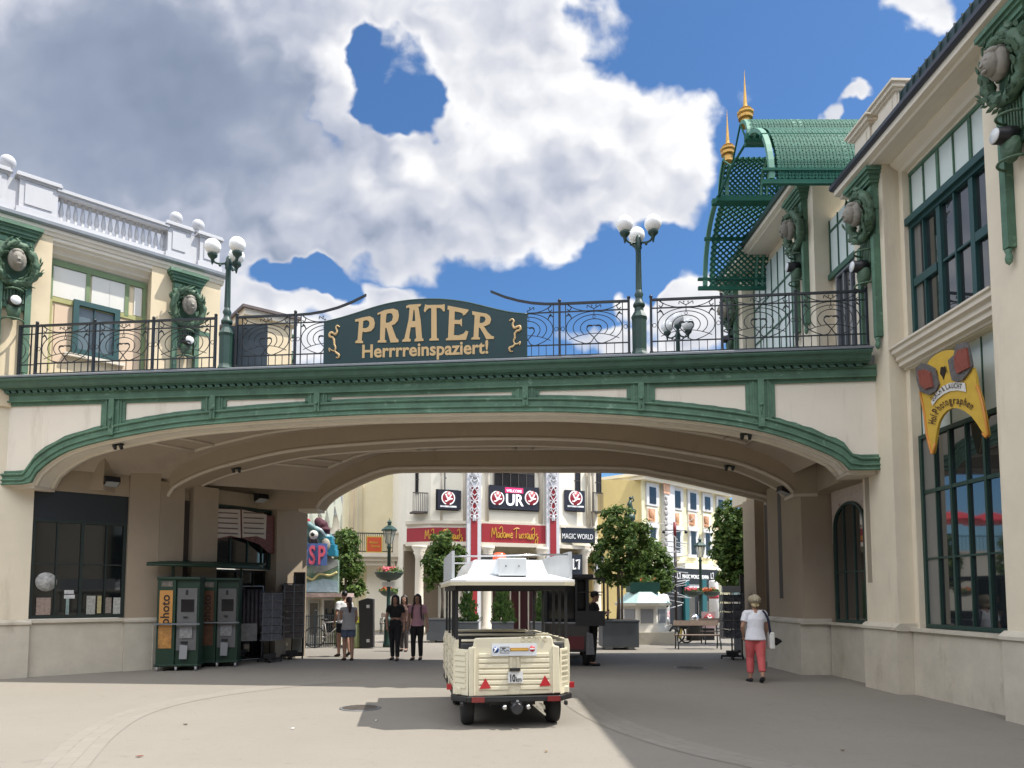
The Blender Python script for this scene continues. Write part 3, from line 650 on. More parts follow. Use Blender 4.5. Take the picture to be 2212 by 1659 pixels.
LET = {
 'P': [[(795, 490), (800, 476), (812, 470), (822, 345), (812, 340), (797, 344), (795, 328), (850, 313), (895, 305), (922, 318), (932, 350), (926, 385), (905, 408), (870, 415), (846, 413), (840, 472), (850, 478), (850, 492)], [(852, 338), (848, 388), (870, 388), (888, 378), (896, 355), (890, 338), (874, 332)]],
 'R1': [[(950, 487), (953, 474), (967, 468), (972, 290), (964, 290), (952, 298), (950, 284), (1000, 262), (1060, 252), (1090, 264), (1098, 298), (1092, 335), (1070, 360), (1048, 368), (1062, 408), (1080, 455), (1097, 470), (1094, 485), (1040, 487), (1030, 450), (1012, 385), (1004, 385), (1000, 468), (1012, 474), (1010, 487)], [(1012, 290), (1007, 350), (1028, 350), (1050, 335), (1058, 308), (1050, 286), (1032, 283)]],
 'A': [[(1120, 482), (1123, 468), (1136, 460), (1165, 330), (1172, 248), (1160, 245), (1150, 250), (1148, 234), (1168, 226), (1252, 220), (1246, 236), (1232, 240), (1248, 330), (1258, 455), (1268, 462), (1268, 476), (1206, 480), (1208, 464), (1218, 456), (1212, 380), (1180, 382), (1168, 458), (1180, 464), (1178, 480)], [(1190, 340), (1212, 338), (1206, 262), (1199, 262)]],
 'T': [[(1308, 474), (1310, 462), (1322, 456), (1322, 250), (1306, 250), (1290, 262), (1278, 280), (1270, 266), (1280, 222), (1292, 228), (1395, 226), (1414, 222), (1415, 270), (1404, 272), (1396, 258), (1380, 248), (1358, 248), (1360, 456), (1372, 460), (1375, 472)]],
 'E': [[(1422, 472), (1424, 460), (1438, 454), (1446, 262), (1434, 258), (1436, 232), (1480, 240), (1580, 260), (1578, 270), (1558, 292), (1540, 302), (1540, 288), (1520, 278), (1484, 272), (1482, 330), (1518, 332), (1534, 320), (1534, 378), (1520, 360), (1482, 358), (1478, 436), (1510, 438), (1545, 425), (1562, 404), (1578, 412), (1562, 468)]],
 'R2': [[(1598, 466), (1600, 454), (1614, 448), (1622, 300), (1606, 294), (1604, 270), (1650, 278), (1705, 288), (1728, 304), (1736, 330), (1726, 358), (1698, 372), (1684, 374), (1712, 415), (1738, 440), (1756, 446), (1754, 462), (1702, 464), (1685, 430), (1660, 388), (1650, 382), (1648, 448), (1658, 454), (1658, 466)], [(1660, 306), (1655, 352), (1674, 352), (1692, 342), (1698, 324), (1690, 310), (1676, 306)]]}
def letter_mb(loops, dy):
    """outline with optional hole, filled and given thickness"""
    bm = bmesh.new(); es = []
    for lp in loops:
        vs = [bm.verts.new(sp(a, b, dy)) for a, b in lp]
        es += [bm.edges.new((vs[i], vs[(i + 1) % len(vs)])) for i in range(len(vs))]
    r = bmesh.ops.triangle_fill(bm, edges=es, use_beauty=True, use_dissolve=False)
    g = [f for f in r['geom'] if isinstance(f, bmesh.types.BMFace)]
    ex = bmesh.ops.extrude_face_region(bm, geom=g); bmesh.ops.translate(bm, verts=[v for v in ex['geom'] if isinstance(v, bmesh.types.BMVert)], vec=(0, .012, 0))
    bm.transform(SI); bmesh.ops.recalc_face_normals(bm, faces=bm.faces)
    me = bpy.data.meshes.new('letter'); bm.to_mesh(me); bm.free(); return me
for k in ('P', 'R1', 'A', 'T', 'E', 'R2'): SG.part('letter', letter_mb(LET[k], -.014), M_signgold)
a, b = sp(838, 592, -.006), sp(1716, 556, -.006)
me = text_mesh('Herrrreinspaziert!', .5, .004, None, 'LEFT', .012)
w = max(v.co.x for v in me.vertices); h = .36
scx = (b.x - a.x) / w; scy = (sp(850, 505).z - sp(850, 592).z) / (.5 * .69)
me.transform(Matrix.Diagonal((scx, scy, 1, 1))); me.transform(SI @ upright(a, (1, 0, 0))); SG.part('lettering', me, M_signgold)
for pts in ([(690, 382), (672, 370), (664, 388), (672, 408), (660, 432), (640, 420), (622, 424), (620, 446), (640, 452), (650, 470), (652, 500), (660, 520), (655, 545), (632, 540), (616, 528), (620, 552)], [(655, 545), (668, 560), (684, 572), (680, 592), (664, 590)],
            [(1862, 340), (1880, 325), (1893, 340), (1885, 362), (1895, 388), (1915, 380), (1935, 376), (1936, 400), (1915, 408), (1900, 425), (1900, 455), (1892, 475), (1900, 498), (1922, 495), (1936, 482), (1932, 506)], [(1900, 498), (1885, 515), (1862, 525), (1868, 548), (1886, 548)]):
    mb = MB(SI); P_ = catmull([(x, y, 0) for x, y in pts], 4); q = [sp(p.x, p.y, -.010) for p in P_]; n = len(q)
    mb.tube(q, .02, 6, rads=[.012 + .012 * math.sin(math.pi * min(1, i / (n - 1) * 1.15)) for i in range(n)]); SG.part('scroll_ornament', mb, M_signgold)

# small twin spots on the girders and litter on the paving
def twin_spot(s, y, z, label):
    t = Thing('twin_spot', label, 'spotlight', FM @ Vector((s, y, z)), FA, 'small twin spots under the bridge')
    mb = MB(); mb.box(-.10, .10, -.03, .03, -.03, 0); t.part('base', mb, M_iron)
    for sx in (-1, 1): mb = MB(Matrix.Translation(Vector((sx * .07, -.02, -.07))) @ Matrix.Rotation(R(25), 4, 'X')); mb.lathe([(.03, -.05), (.045, .05), (.04, .055)], (0, 0, 0), 10); t.part('lamp_head', mb, M_iron)
for k, (i, lb) in enumerate(((7, 'twin spot under the front girder near the left spring'), (53, 'twin spot under the front girder near the right spring'))):
    s_, z_ = GLr[i]; twin_spot(s_, .33, z_ - .002, lb)
for k, (i, lb) in enumerate(((7, 'twin spot under the middle girder near the left spring'), (54, 'twin spot under the middle girder near the right spring'))):
    s_, z_ = GMr[i]; twin_spot(s_, 2.8, z_ - .002, lb)
for i, f in ((16, .5), (27, .5), (38, .5)):
    p = ceil_pt(GLr, GMr, .62, 2.43, i, f, -.03); t = Thing('ceiling_lamp', 'small round ceiling lamp in the front vault, %s' % ('left of the crown' if i == 16 else ('at the crown' if i == 27 else 'right of the crown')), 'lamp', FM @ p, FA, 'round ceiling lamps in the front vault'); mb = MB(); mb.lathe([(.001, .03), (.12, .03), (.12, 0), (.10, -.02)], (0, 0, 0), 16); t.part('rim', mb, M_zinc); mb = MB(); mb.lathe([(.001, -.021), (.095, -.021), (.06, -.04), (.001, -.045)], (0, 0, 0), 16); t.part('diffuser', mb, M_whiteglobe)
def litter(px, py, sz, col, label, name, seed):
    g = gnd(px, py); r_ = random.Random(seed); t = Thing(name, label, 'litter', g, r_.uniform(0, 6)); mb = MB(); q = [(math.cos(a) * sz * r_.uniform(.6, 1), math.sin(a) * sz * .6 * r_.uniform(.6, 1), .006 + r_.uniform(0, .012)) for a in [i * .9 for i in range(7)]]; mb.prism(q, (0, 0, .004)); t.part('blade' if 'leaf' in name else 'scrap', mb, mat('litter_%d' % seed, col, .7))
litter(301, 1636, .045, (.22, .06, .03), 'dry red brown leaf lying on the sunlit paving at the lower left', 'dry_leaf', 1); litter(400, 1566, .04, (.10, .08, .06), 'dark dry leaf on the sunlit paving left of the manhole cover', 'dry_leaf', 2)
litter(632, 1575, .035, (.7, .7, .68), 'white paper scrap on the sunlit paving before the train shadow', 'paper_scrap', 3); litter(813, 1558, .03, (.65, .65, .62), 'white paper scrap lying in the shadow of the train', 'paper_scrap', 4)
litter(1820, 1622, .035, (.16, .12, .07), 'dry leaf on the shaded paving at the lower right', 'dry_leaf', 5); litter(1180, 1625, .03, (.20, .13, .06), 'small dry leaf on the paving in front of the train', 'dry_leaf', 6)
# ------------------------------------------------------------------ shared building pieces
class Frame:
    def __init__(s, o, ang): s.o = Vector(o); s.a = ang; s.M = T4(o, ang); s.I = s.M.inverted(); s.n = s.M.to_3x3() @ Vector((0, 1, 0))
    def __call__(s, px, py, off=0.0): return s.I @ onp(px, py, s.o + s.n * off, s.n)
def thing_on(fr, name, label, cat, **k): return Thing(name, label, cat, fr.o, fr.a, **k)
def window(T, M, name, x0, x1, z0, z1, y, cols, rows, fm, gm, fw=.07, mw=.035, dep=.10, arch=False, label=None):
    """a window in the plane y: frame with glazing bars (part) and its glass (sub-part); cols / rows are positions 0..1 of the bars"""
    mb = MB(M)
    if not arch:
        mb.box(x0, x0 + fw, y - dep / 2, y + dep / 2, z0, z1); mb.box(x1 - fw, x1, y - dep / 2, y + dep / 2, z0, z1)
        mb.box(x0 + fw, x1 - fw, y - dep / 2, y + dep / 2, z0, z0 + fw); mb.box(x0 + fw, x1 - fw, y - dep / 2, y + dep / 2, z1 - fw, z1)
        for c in cols:
            c, w = c if isinstance(c, tuple) else (c, mw); x = lerp(x0, x1, c); mb.box(x - w / 2, x + w / 2, y - dep * .35, y + dep * .35, z0 + fw, z1 - fw)
        for c in rows:
            c, w = c if isinstance(c, tuple) else (c, mw); z = lerp(z0, z1, c); mb.box(x0 + fw, x1 - fw, y - dep * .30, y + dep * .30, z - w / 2, z + w / 2)
        o = T.part(name, mb, fm, label=label)
        mb = MB(M); mb.box(x0 + fw * .5, x1 - fw * .5, y + dep * .06, y + dep * .10, z0 + fw * .5, z1 - fw * .5)
    else:
        r = (x1 - x0) / 2; cx = (x0 + x1) / 2; zs = z1 - r * arch
        def arcp(rr, n=16): return [(cx + rr * math.cos(math.pi * i / n), zs + rr * arch * math.sin(math.pi * i / n)) for i in range(n + 1)]
        oq = [(x1, z0)] + arcp(r) + [(x0, z0)]; iq = [(x1 - fw, z0 + fw)] + arcp(r - fw) + [(x0 + fw, z0 + fw)]
        for yy in (y - dep / 2,): mb.strip([(a, yy, b) for a, b in oq], [(a, yy, b) for a, b in iq], close=True)
        mb.strip([(a, y - dep / 2, b) for a, b in oq], [(a, y + dep / 2, b) for a, b in oq]); mb.strip([(a, y - dep / 2, b) for a, b in iq], [(a, y + dep / 2, b) for a, b in iq])
        for c in cols:
            x = lerp(x0, x1, c); zt = zs + math.sqrt(max(0, r * r - (x - cx) ** 2)) * arch - fw; mb.box(x - mw / 2, x + mw / 2, y - dep * .35, y + dep * .35, z0 + fw, zt)
        for c in rows: z = lerp(z0, z1, c); mb.box(x0 + fw, x1 - fw, y - dep * .3, y + dep * .3, z - mw / 2, z + mw / 2)
        o = T.part(name, mb, fm, label=label)
        mb = MB(M); mb.prism([(a, y + dep * .06, b) for a, b in oq], (0, .01, 0))
    T.part('pane', mb, gm, parent=o); return o
def wreath_ornament(T, M, x, y, ztop, hup=0.0, scale=1.0):
    """green capital, laurel wreath, carved stone head, spotlight and the long rails below (all hang on one pilaster)"""
    MM = M @ Matrix.Translation(Vector((x, y, ztop))) @ Matrix.Scale(scale, 4)
    mb = MB(MM)
    for (hw, d, z0, z1) in ((.44, .28, -.07, 0), (.41, .24, -.12, -.071), (.37, .20, -.20, -.121), (.34, .17, -.25, -.201)): mb.box(-hw, hw, -d, 0, z0, z1)
    mb.box(-.31, .31, -.10, 0, -.72, -.251)
    for sx in (-1, 1):
        for k in range(3): mb.box(sx * .23 - .07, sx * .23 + .07, -.14, -.10, -.40 - .115 * k, -.30 - .115 * k)
    for k in (-1, 0, 1): mb.box(k * .075 - .02, k * .075 + .02, -.135, -.10, -.50, -.30)
    mb.box(-.30, .30, -.055, 0, -1.75, -.721)
    for sx in (-1, 1): mb.box(sx * .25 - .055, sx * .25 + .055, -.12, 0, -3.05, -1.2); mb.lathe([(.001, -3.05), (.055, -3.07), (.035, -3.12), (.05, -3.18), (.04, -3.24), (.001, -3.28)], (sx * .25, -.08, 0), 8)
    root = T.part('pilaster_ornament', mb, M_green)
    # wreath: two crossing lumpy rings with leaves
    rnd = random.Random(int(x * 100) + 5)
    mb = MB(MM); c = Vector((0, -.20, -.86 + hup)); n = 36; rows = []
    for i in range(n + 1):
        a = 2 * math.pi * i / n; rr = .085 + .016 * math.sin(a * 12) + rnd.uniform(-.008, .008); ctr = c + Vector((.335 * math.cos(a), -.05 * math.sin(a), .39 * math.sin(a))); e = Vector((math.cos(a), 0, math.sin(a)))
        rows.append([ctr + e * rr * math.cos(b) + Vector((0, 1, 0)) * rr * math.sin(b) for b in [2 * math.pi * k / 9 for k in range(9)]])
    mb.grid(rows, True, True)
    for i in range(64):
        a = rnd.uniform(0, 2 * math.pi); b = rnd.uniform(-2.8, 0.2); e = Vector((math.cos(a), 0, math.sin(a))); ctr = c + Vector((.335 * math.cos(a), -.05 * math.sin(a), .39 * math.sin(a)))
        nn = e * math.cos(b) + Vector((0, 1, 0)) * math.sin(b); tdir = Vector((-math.sin(a), 0, math.cos(a))) * (1 if math.cos(a) > 0 else -1); tdir = (tdir + nn * .45).normalized(); p = ctr + nn * .095; s_ = tdir.cross(nn).normalized()
        q = [p - s_ * .012, p + tdir * .05 - s_ * .032, p + tdir * .10 + nn * .01, p + tdir * .05 + s_ * .032, p + s_ * .012]; mb.prism(q, nn * .016)
    T.part('wreath', mb, M_orn, parent=root)
    mb = MB(MM @ Matrix.Translation(Vector((0, 0, hup)))); mb.ball((0, -.27, -.79), 1, 20, (.165, .13, .235)); mb.ball((0, -.37, -.81), 1, 20, (.112, .135, .165)); mb.prism([(-.016, -.495, -.78), (.016, -.495, -.78), (.030, -.525, -.855), (-.030, -.525, -.855)], (0, .06, 0)); mb.ball((0, -.47, -.925), 1, 10, (.045, .035, .03)); mb.ball((0, -.487, -.888), 1, 10, (.036, .018, .012)); mb.ball((-.042, -.478, -.785), 1, 8, (.030, .018, .011)); mb.ball((.042, -.478, -.785), 1, 8, (.030, .018, .011)); mb.ball((0, -.34, -.655), 1, 14, (.105, .11, .07))
    T.part('carved_head', mb, M_stonehead, parent=root)
    mb = MB(MM)
    for k in range(-3, 4): mb.box(k * .055 - .012, k * .055 + .012, -.10, -.055, -1.62, -1.2)
    for zz, rx in ((-1.40, .16), (-2.02, .19)):
        mb.tube([(rx * math.cos(a), -.10 - .22 * math.sin(a), zz) for a in [math.pi * i / 12 for i in range(13)]], .018, 6)
    mb.ball((0, -.16, -1.82), 1, 12, (.13, .12, .20)); T.part('lamp_bracket', mb, M_orn, parent=root)
    mb = MB(MM); mb.lathe([(.001, -.10), (.12, -.12), (.12, -.25), (.105, -.27), (.105, -.36), (.095, -.37)], (0, 0, -1.66), 18, 'Y'); mb.M = MM; T.part('spotlight', mb, M_black, parent=root)
    mb = MB(MM); mb.lathe([(.001, -.371), (.096, -.371), (.09, -.382), (.001, -.386)], (0, 0, -1.66), 18, 'Y'); T.part('spotlight_lens', mb, mat('frosted_lens', (.62, .63, .62), .3), parent=root)
    return root
I4 = Matrix.Identity(4)
def moulding(T, name, prof_, x0, x1, m, parent=None):      # prof_: (y, z) closed outline swept along x
    mb = MB(); mb.prism([(x0, y, z) for y, z in prof_], (x1 - x0, 0, 0)); return T.part(name, mb, m, parent=parent)
EAVE = [(.3, 9.30), (-.10, 9.30), (-.16, 9.36), (-.20, 9.38), (-.20, 9.44), (-.26, 9.47), (-.26, 9.49), (.3, 9.49)]

# ------------------------------------------------------------------ building on the left
UL = Frame((-10.2, 14.9, 0), math.atan2(1, 1.07))
LB = thing_on(UL, 'corner_house', 'cream balustraded house on the left with green wreath ornaments and blind painted window', 'building')
# upper wall with a recessed bay x .56 .. 2.55
BX0, BX1, BY = .56, 2.55, .30
mb = MB(); mb.box(-6, BX0, 0, .5, 5.5, 9.3); mb.box(BX1, 4.14, 0, .5, 5.5, 9.3); mb.box(BX0, BX1, BY, .5, 5.5, 9.3); mb.box(3.64, 4.14, .5, 7, 5.5, 9.3)
LB.part('upper_wall', mb, M_cream)
mb = MB(); mb.prism([(BX0, 0, 9.299), (BX0, 0, 9.22), (BX0, .05, 9.19), (BX0, .05, 9.15), (BX0, .14, 9.10), (BX0, .18, 9.05), (BX0, .18, 9.02), (BX0, .25, 8.98), (BX0, .30, 8.93), (BX0, .30, 9.299)], (BX1 - BX0, 0, 0)); LB.part('bay_cornice', mb, M_trim)
moulding(LB, 'eaves', [(.3, 9.30), (-.02, 9.30), (-.04, 9.36), (-.07, 9.385), (-.07, 9.46), (.3, 9.46)], -6, 4.20, M_trim)
moulding(LB, 'gutter', [(.3, 9.461), (-.10, 9.461), (-.14, 9.50), (-.14, 9.56), (.3, 9.60)], -6, 4.24, M_zinc)
# blind window of the bay: green head band and bars, pale panels
PX0 = PX0
by = BY - .001
mb = MB(); mb.box(BX0, BX1 - .02, by - .045, by, 8.80, 8.93)
for x in (.0, .38, .80): 
    xx = lerp(BX0, BX1 - .10, x); mb.box(xx, xx + .085, by - .04, by, 8.05, 8.80)
mb.box(BX1 - .10, BX1 - .02, by - .04, by, 6.2, 8.80); T_ = mb; LB.part('bay_frame', mb, mat('shaded_green_frame', (0.14, 0.20, 0.095), .65, var=.12, vscale=4))  # upper bars: the cornice's shade is put into this green
mb = MB(); mb.box(BX0, BX1 - .1, by - .035, by, 8.00, 8.10); mb.box(BX0, BX0 + .09, by - .035, by, 6.5, 8.0); mb.box(lerp(BX0, BX1, .36), lerp(BX0, BX1, .36) + .07, by - .033, by, 8.1, 8.12); LB.part('bay_lower_bars', mb, mat('sunlit_olive_frame', (0.33, 0.32, 0.13), .65, var=.12, vscale=4))  # same green paint, with the sunlight put into the olive tone
mb = MB()
for a, b in ((.045, .36), (.42, .60), (.602, .79), (.86, .94)): mb.box(lerp(BX0, BX1, a), lerp(BX0, BX1, b), by - .02, by, 8.12, 8.79)
LB.part('blind_panel', mb, M_panelw)
for c0, c1 in ((.07, .21), (.70, .93)): mb = MB(); mb.box(lerp(BX0, BX1, c0), lerp(BX0, BX1, c1), by - .018, by, 6.7, 7.95); LB.part('lower_panel', mb, mat('peach_panel', (.56, .43, .31), .7, var=.04))
window(LB, I4, 'teal_window', 1.04, 1.97, 6.93, 8.13, by - .04, [.45], [], M_teal, mat('dull_window_glass', (.10, .14, .16), .12, spec=.8), .11, .015, .16)
mb = MB(); mb.box(.9, 2.1, by - .12, by - .03, 6.86, 6.925); LB.part('window_sill', mb, M_trim)
wreath_ornament(LB, I4, -.10, 0, 9.28); wreath_ornament(LB, I4, 3.32, 0, 9.28)
# white balustrade
pb = .02
def pedestal(x0, x1, ball=None):
    mb = MB(); mb.box(x0 - .05, x1 + .05, pb - .05, pb + .38, 9.60, 9.74); mb.box(x0, x1, pb, pb + .33, 9.741, 10.36)
    mb.box(x0 + .10, x1 - .10, pb - .02, pb, 9.84, 10.28)
    for d, z0, z1 in ((.03, 10.36, 10.40), (.07, 10.401, 10.45), (.05, 10.451, 10.49)): mb.box(x0 - d, x1 + d, pb - d, pb + .33 + d, z0, z1)
    if ball is not None:
        mb.lathe([(.001, 10.491), (.10, 10.491), (.10, 10.52), (.06, 10.54), (.06, 10.56)], (ball, pb + .16, 0), 12); mb.ball((ball, pb + .16, 10.69), .15, 20)
    return LB.part('balustrade_pedestal', mb, M_white)
pedestal(-1.2, -.30, -.28); pedestal(-.08, .62); pedestal(2.88, 3.38, 3.10); pedestal(3.62, 4.10, 3.62)
mb = MB(); mb.box(-6, 4.22, pb - .10, pb + .42, 9.59, 9.60); mb.box(.62, 2.88, pb + .02, pb + .32, 9.60, 9.73); mb.box(.62, 2.88, pb - .01, pb + .34, 10.27, 10.33); mb.box(.60, 2.90, pb - .05, pb + .38, 10.331, 10.40); mb.box(-6, -1.2, pb, pb + .33, 9.60, 10.40); mb.box(-.30, -.08, pb + .06, pb + .27, 9.6, 10.34); mb.box(3.38, 3.62, pb + .06, pb + .27, 9.6, 10.34); mb.box(3.78, 4.08, pb + .33, 7, 9.60, 10.36)
LB.part('balustrade_rail', mb, M_white)
bal = MB(); bal.lathe([(.075, 9.73), (.075, 9.77), (.045, 9.79), (.06, 9.83), (.04, 9.86), (.055, 9.88), (.078, 9.93), (.080, 9.97), (.062, 10.05), (.040, 10.14), (.036, 10.18), (.055, 10.20), (.055, 10.22), (.07, 10.235), (.07, 10.27)], (0, 0, 0), 12)
bme = bal.mesh('baluster'); bme.materials.append(M_white)
for i in range(16):
    o = bpy.data.objects.new('baluster', bme); COL.objects.link(o); o.parent = LB.o; o.location = (lerp(.72, 2.80, i / 15), pb + .17, 0); o.scale = (.66, .66, 1)
mb = MB(); mb.box(3.62, 3.92, -.012, -.001, 7.92, 8.02); LB.part('street_plate', mb, M_green)
# lower storey, left of and below the bridge
mb = MB(); mb.box(-6, .45, .06, .6, 1.16, 5.5); LB.part('lower_wall', mb, M_wall)
mb = MB(); mb.box(2.28, 2.93, .06, .6, 1.16, 5.5); mb.box(.45, 2.28, .12, .6, 3.88, 5.5); LB.part('passage_front_wall', mb, M_passage_shade)
mb = MB(); mb.box(-6, .47, .0, .6, 0, 1.06); mb.box(2.26, 2.95, .0, .6, 0, 1.06); mb.box(.47, 2.26, .08, .6, 0, 1.10); LB.part('plinth', mb, M_stone)
for a, b in ((-6, .50), (2.23, 2.98)):
    mb = MB(); mb.prism([(a, -.0, 1.061), (a, -.035, 1.075), (a, -.035, 1.12), (a, .0, 1.145), (a, .05, 1.17), (a, .3, 1.17), (a, .3, 1.061)], (b - a, 0, 0)); LB.part('plinth_moulding', mb, M_stone)
mb = MB(); mb.box(.40, 2.32, .02, .30, 1.101, 1.165); LB.part('window_sill', mb, M_stone)
window(LB, I4, 'shop_window', .455, 2.275, 1.18, 3.28, .20, [(.26, .03), (.52, .06), (.78, .03)], [(.55, .03)], mat('blackish_green_frame', (.008, .018, .015), .45), M_glassdk, .07)
mb = MB(); mb.box(.452, 2.278, .14, .24, 3.28, 3.879); LB.part('window_head_panel', mb, mat('blue_black_panel', (.006, .010, .014), .35))
# souvenirs hung just behind the front glass are shown on the pane side
c_ = lambda x, z, w, h, col: None
for (x0, x1, z0, z1, col) in ((.60, .86, 1.26, 1.62, (.16, .12, .10)), (1.53, 1.70, 1.26, 1.66, (.20, .20, .18)), (1.74, 1.82, 1.28, 1.66, (.22, .19, .10)), (1.90, 2.02, 1.28, 1.62, (.14, .12, .10)), (2.06, 2.20, 1.26, 1.62, (.24, .24, .22)), (1.10, 1.30, 1.60, 1.68, (.3, .3, .3)), (1.10, 1.28, 1.70, 1.78, (.28, .28, .28)), (1.14, 1.20, 1.26, 1.6, (.12, .16, .15))):
    mb = MB(); mb.box(x0, x1, .175, .185, z0, z1); LB.part('display_card', mb, mat('card_%d_%d' % (int(x0 * 100), int(z0 * 100)), tuple(min(.6, c * 1.7) for c in col), .6, var=.35, vscale=22))
mb = MB(); mb.lathe([(.001, .175), (.20, .175), (.20, .185), (.001, .185)], (.76, 0, 1.95), 24, 'Y'); LB.part('round_display_plate', mb, mat('plate_print', (.36, .36, .34), .5, var=.5, vscale=16))
# wall under the bridge, turning inwards
L2 = Frame(UL.M @ Vector((2.95, 0, 0)), math.atan2(3.41, 2.31)); LM = UL.I @ L2.M
def l2box(mb, *a): mb.box(*a); return mb
mb = MB(LM); mb.box(0, .60, .06, .6, 1.16, 4.3); mb.box(.82, 1.48, .03, .6, 1.16, 4.3); mb.box(1.48, 3.25, .20, .6, 3.95, 4.3); mb.box(3.25, 4.12, .03, .6, 1.16, 4.3); mb.box(.60, .82, .25, .6, 0, 4.3); mb.box(4.12, 4.5, .3, 3, 0, 4.3); LB.part('passage_wall', mb, M_passage_shade)
for c0, c1 in ((-.1, .60), (3.25, 4.14)): mb = MB(LM); mb.box(c0, c1, 0, .6, 0, 1.15); LB.part('passage_plinth', mb, M_stone)
mb = MB(LM); mb.box(.605, .815, .2, .22, 1.2, 3.93); LB.part('dark_slot', mb, mat('slot_dark_panel', (.05, .04, .035), .6))
window(LB, LM, 'passage_window', 1.5, 3.23, 2.35, 3.94, .30, [.30, .60, .85], [], M_dkgreen, M_glass, .06, .03)
window(LB, LM, 'shop_door', 1.5, 3.23, 0.02, 2.33, .50, [.5, .8], [], M_black, M_glassdk, .06, .04)
mb = MB(LM); mb.box(.75, 1.48, .02, .6, 0, 1.159); LB.part('passage_plinth', mb, M_black)
# painted open book board above the shop window
BKS = Thing('book_sign', 'painted sign board shaped as an open book with red cover above the passage shop window', 'sign', L2.M @ Vector((2.3, .1, 3.3)), L2.a)
KI = BKS.inv @ L2.M
l2p = lambda px, py, o=.10: L2(px, py, o)
q = [(468, 1098), (528, 1100), (545, 1106), (592, 1116), (592, 1195), (582, 1195), (560, 1176), (525, 1163), (500, 1160), (470, 1166)]
mb = MB(KI); mb.prism([tuple(l2p(x, y)) for x, y in q], (0, .05, 0)); BKS.part('board', mb, mat('book_red', (.14, .045, .035), .6, var=.5, vscale=14))
for q in ([(467, 1099), (519, 1101), (520, 1162), (498, 1157), (468, 1163)], [(523, 1101), (553, 1107), (576, 1112), (574, 1165), (555, 1158), (524, 1161)]):
    mb = MB(KI); mb.prism([tuple(l2p(x, y, .085)) for x, y in q], (0, .012, 0)); pg = BKS.part('page', mb, mat('page_paper', (.50, .44, .38), .7, var=.08))
    mb = MB(KI); xs = [p[0] for p in q]
    for k in range(5): a, b = min(xs) + 4, max(xs) - 6; y = 1106 + k * 11; mb.prism([tuple(l2p(a, y, .07)), tuple(l2p(b, y + 2, .07)), tuple(l2p(b, y + 4.5, .07)), tuple(l2p(a, y + 2.5, .07))], (0, .012, 0))
    BKS.part('text_lines', mb, mat('page_ink', (.16, .10, .09), .7), parent=pg)
# corner tower of the far end, seen over the railing
cb = Thing('corner_turret', 'small cream turret with flat zinc cap behind the railing left of the sign', 'building', (-6.45, 21.2, 0), R(38))
mb = MB(); mb.box(-1.3, 0, 0, 2.2, 4, 9.55); mb.box(0, 1.05, 0, 1.6, 4, 9.55) if 0 else None; cb.part('wall', mb, M_cream)
mb = MB(); mb.box(-1.42, .12, -.12, 2.3, 9.55, 9.72); cb.part('eaves', mb, M_trim)
mb = MB(); mb.box(-1.5, .2, -.2, 2.4, 9.721, 9.80); cb.part('zinc_cap', mb, mat('brown_sheet_cap', (.10, .075, .07), .5))
wreath_ornament(cb, Matrix.Translation(Vector((0, .95, 0))) @ Matrix.Rotation(R(90), 4, 'Z'), 0, 0, 9.5)

# floodlights under the bridge
def floodlight(p, n, label):
    t = Thing('floodlight', label, 'floodlight', p, math.atan2(n[1], n[0]) + math.pi / 2, 'black floodlights on the walls under the bridge')
    mb = MB(); mb.box(-.05, .05, -.10, 0, -.08, .08); t.part('bracket', mb, M_black)
    mb = MB(); mb.prism([(-.15, -.10, .12), (-.15, -.12, -.10), (-.15, -.34, -.02), (-.15, -.30, .10)], (.30, 0, 0)); h = t.part('housing', mb, M_black)
    mb = MB(); mb.prism([(-.13, -.125, -.106), (-.13, -.335, -.028), (-.13, -.335, -.034), (-.13, -.125, -.112)], (.26, 0, 0)); t.part('glass', mb, mat('floodlight_glass', (.35, .36, .36), .1), parent=h)
    return t
n1 = UL.M.to_3x3() @ Vector((0, -1, 0)); p = UL.M @ (UL(235, 1042, .05)); floodlight(p, n1, 'black floodlight on the wall above the left shop window')
p = L2.M @ (L2(553, 1077, .0)); n2 = L2.M.to_3x3() @ Vector((0, -1, 0)); floodlight(p, n2, 'black floodlight on the passage wall above the book sign')

# ------------------------------------------------------------------ building on the right
UR = Frame((6.5, 12.6, 0), math.atan2(-1, .025))
RB = thing_on(UR, 'arcade_house', 'beige house along the right edge with tall windows, pilasters and green wreath ornaments', 'building')
PIL_R = [(-1.12, 0.0), (2.60, 3.78), (6.4, 7.6), (10.2, 11.4)]
mb = MB()
for a, b in PIL_R: mb.box(a + .04, b - .02, .06, .9, 1.10, 9.30)
RB.part('pilaster', mb, M_wall)
BAYS = [(0.0, 2.60), (3.78, 6.4), (7.6, 10.2)]
mb = MB()
for a, b in BAYS: mb.box(a - .03, b + .05, .351, .9, 5.55, 5.95); mb.box(a - .03, b + .05, .60, .9, 1.0, 9.3); mb.box(a - .03, a + .10, .35, .6, 1.0, 9.3); mb.box(b - .05, b + .05, .35, .6, 1.0, 9.3)
mb.box(-1.12, 12, .9, 6, 0, 9.3); RB.part('wall', mb, M_wall)
mb = MB()
for a, b in PIL_R: mb.box(a, b, 0, .9, 0, 1.06)
for a, b in BAYS: mb.box(a, b, .28, .9, 0, 1.06)
RB.part('plinth', mb, M_stone)
for a, b in PIL_R:
    mb = MB(); mb.prism([(a - .02, -.001, 1.061), (a - .02, -.035, 1.075), (a - .02, -.035, 1.12), (a - .02, .0, 1.15), (a - .02, .055, 1.19), (a - .02, .4, 1.19), (a - .02, .4, 1.061)], (b - a + .05, 0, 0)); RB.part('plinth_moulding', mb, M_stone)
GP = mat('panel_frame_green', (.035, .10, .062), .5, var=.1)
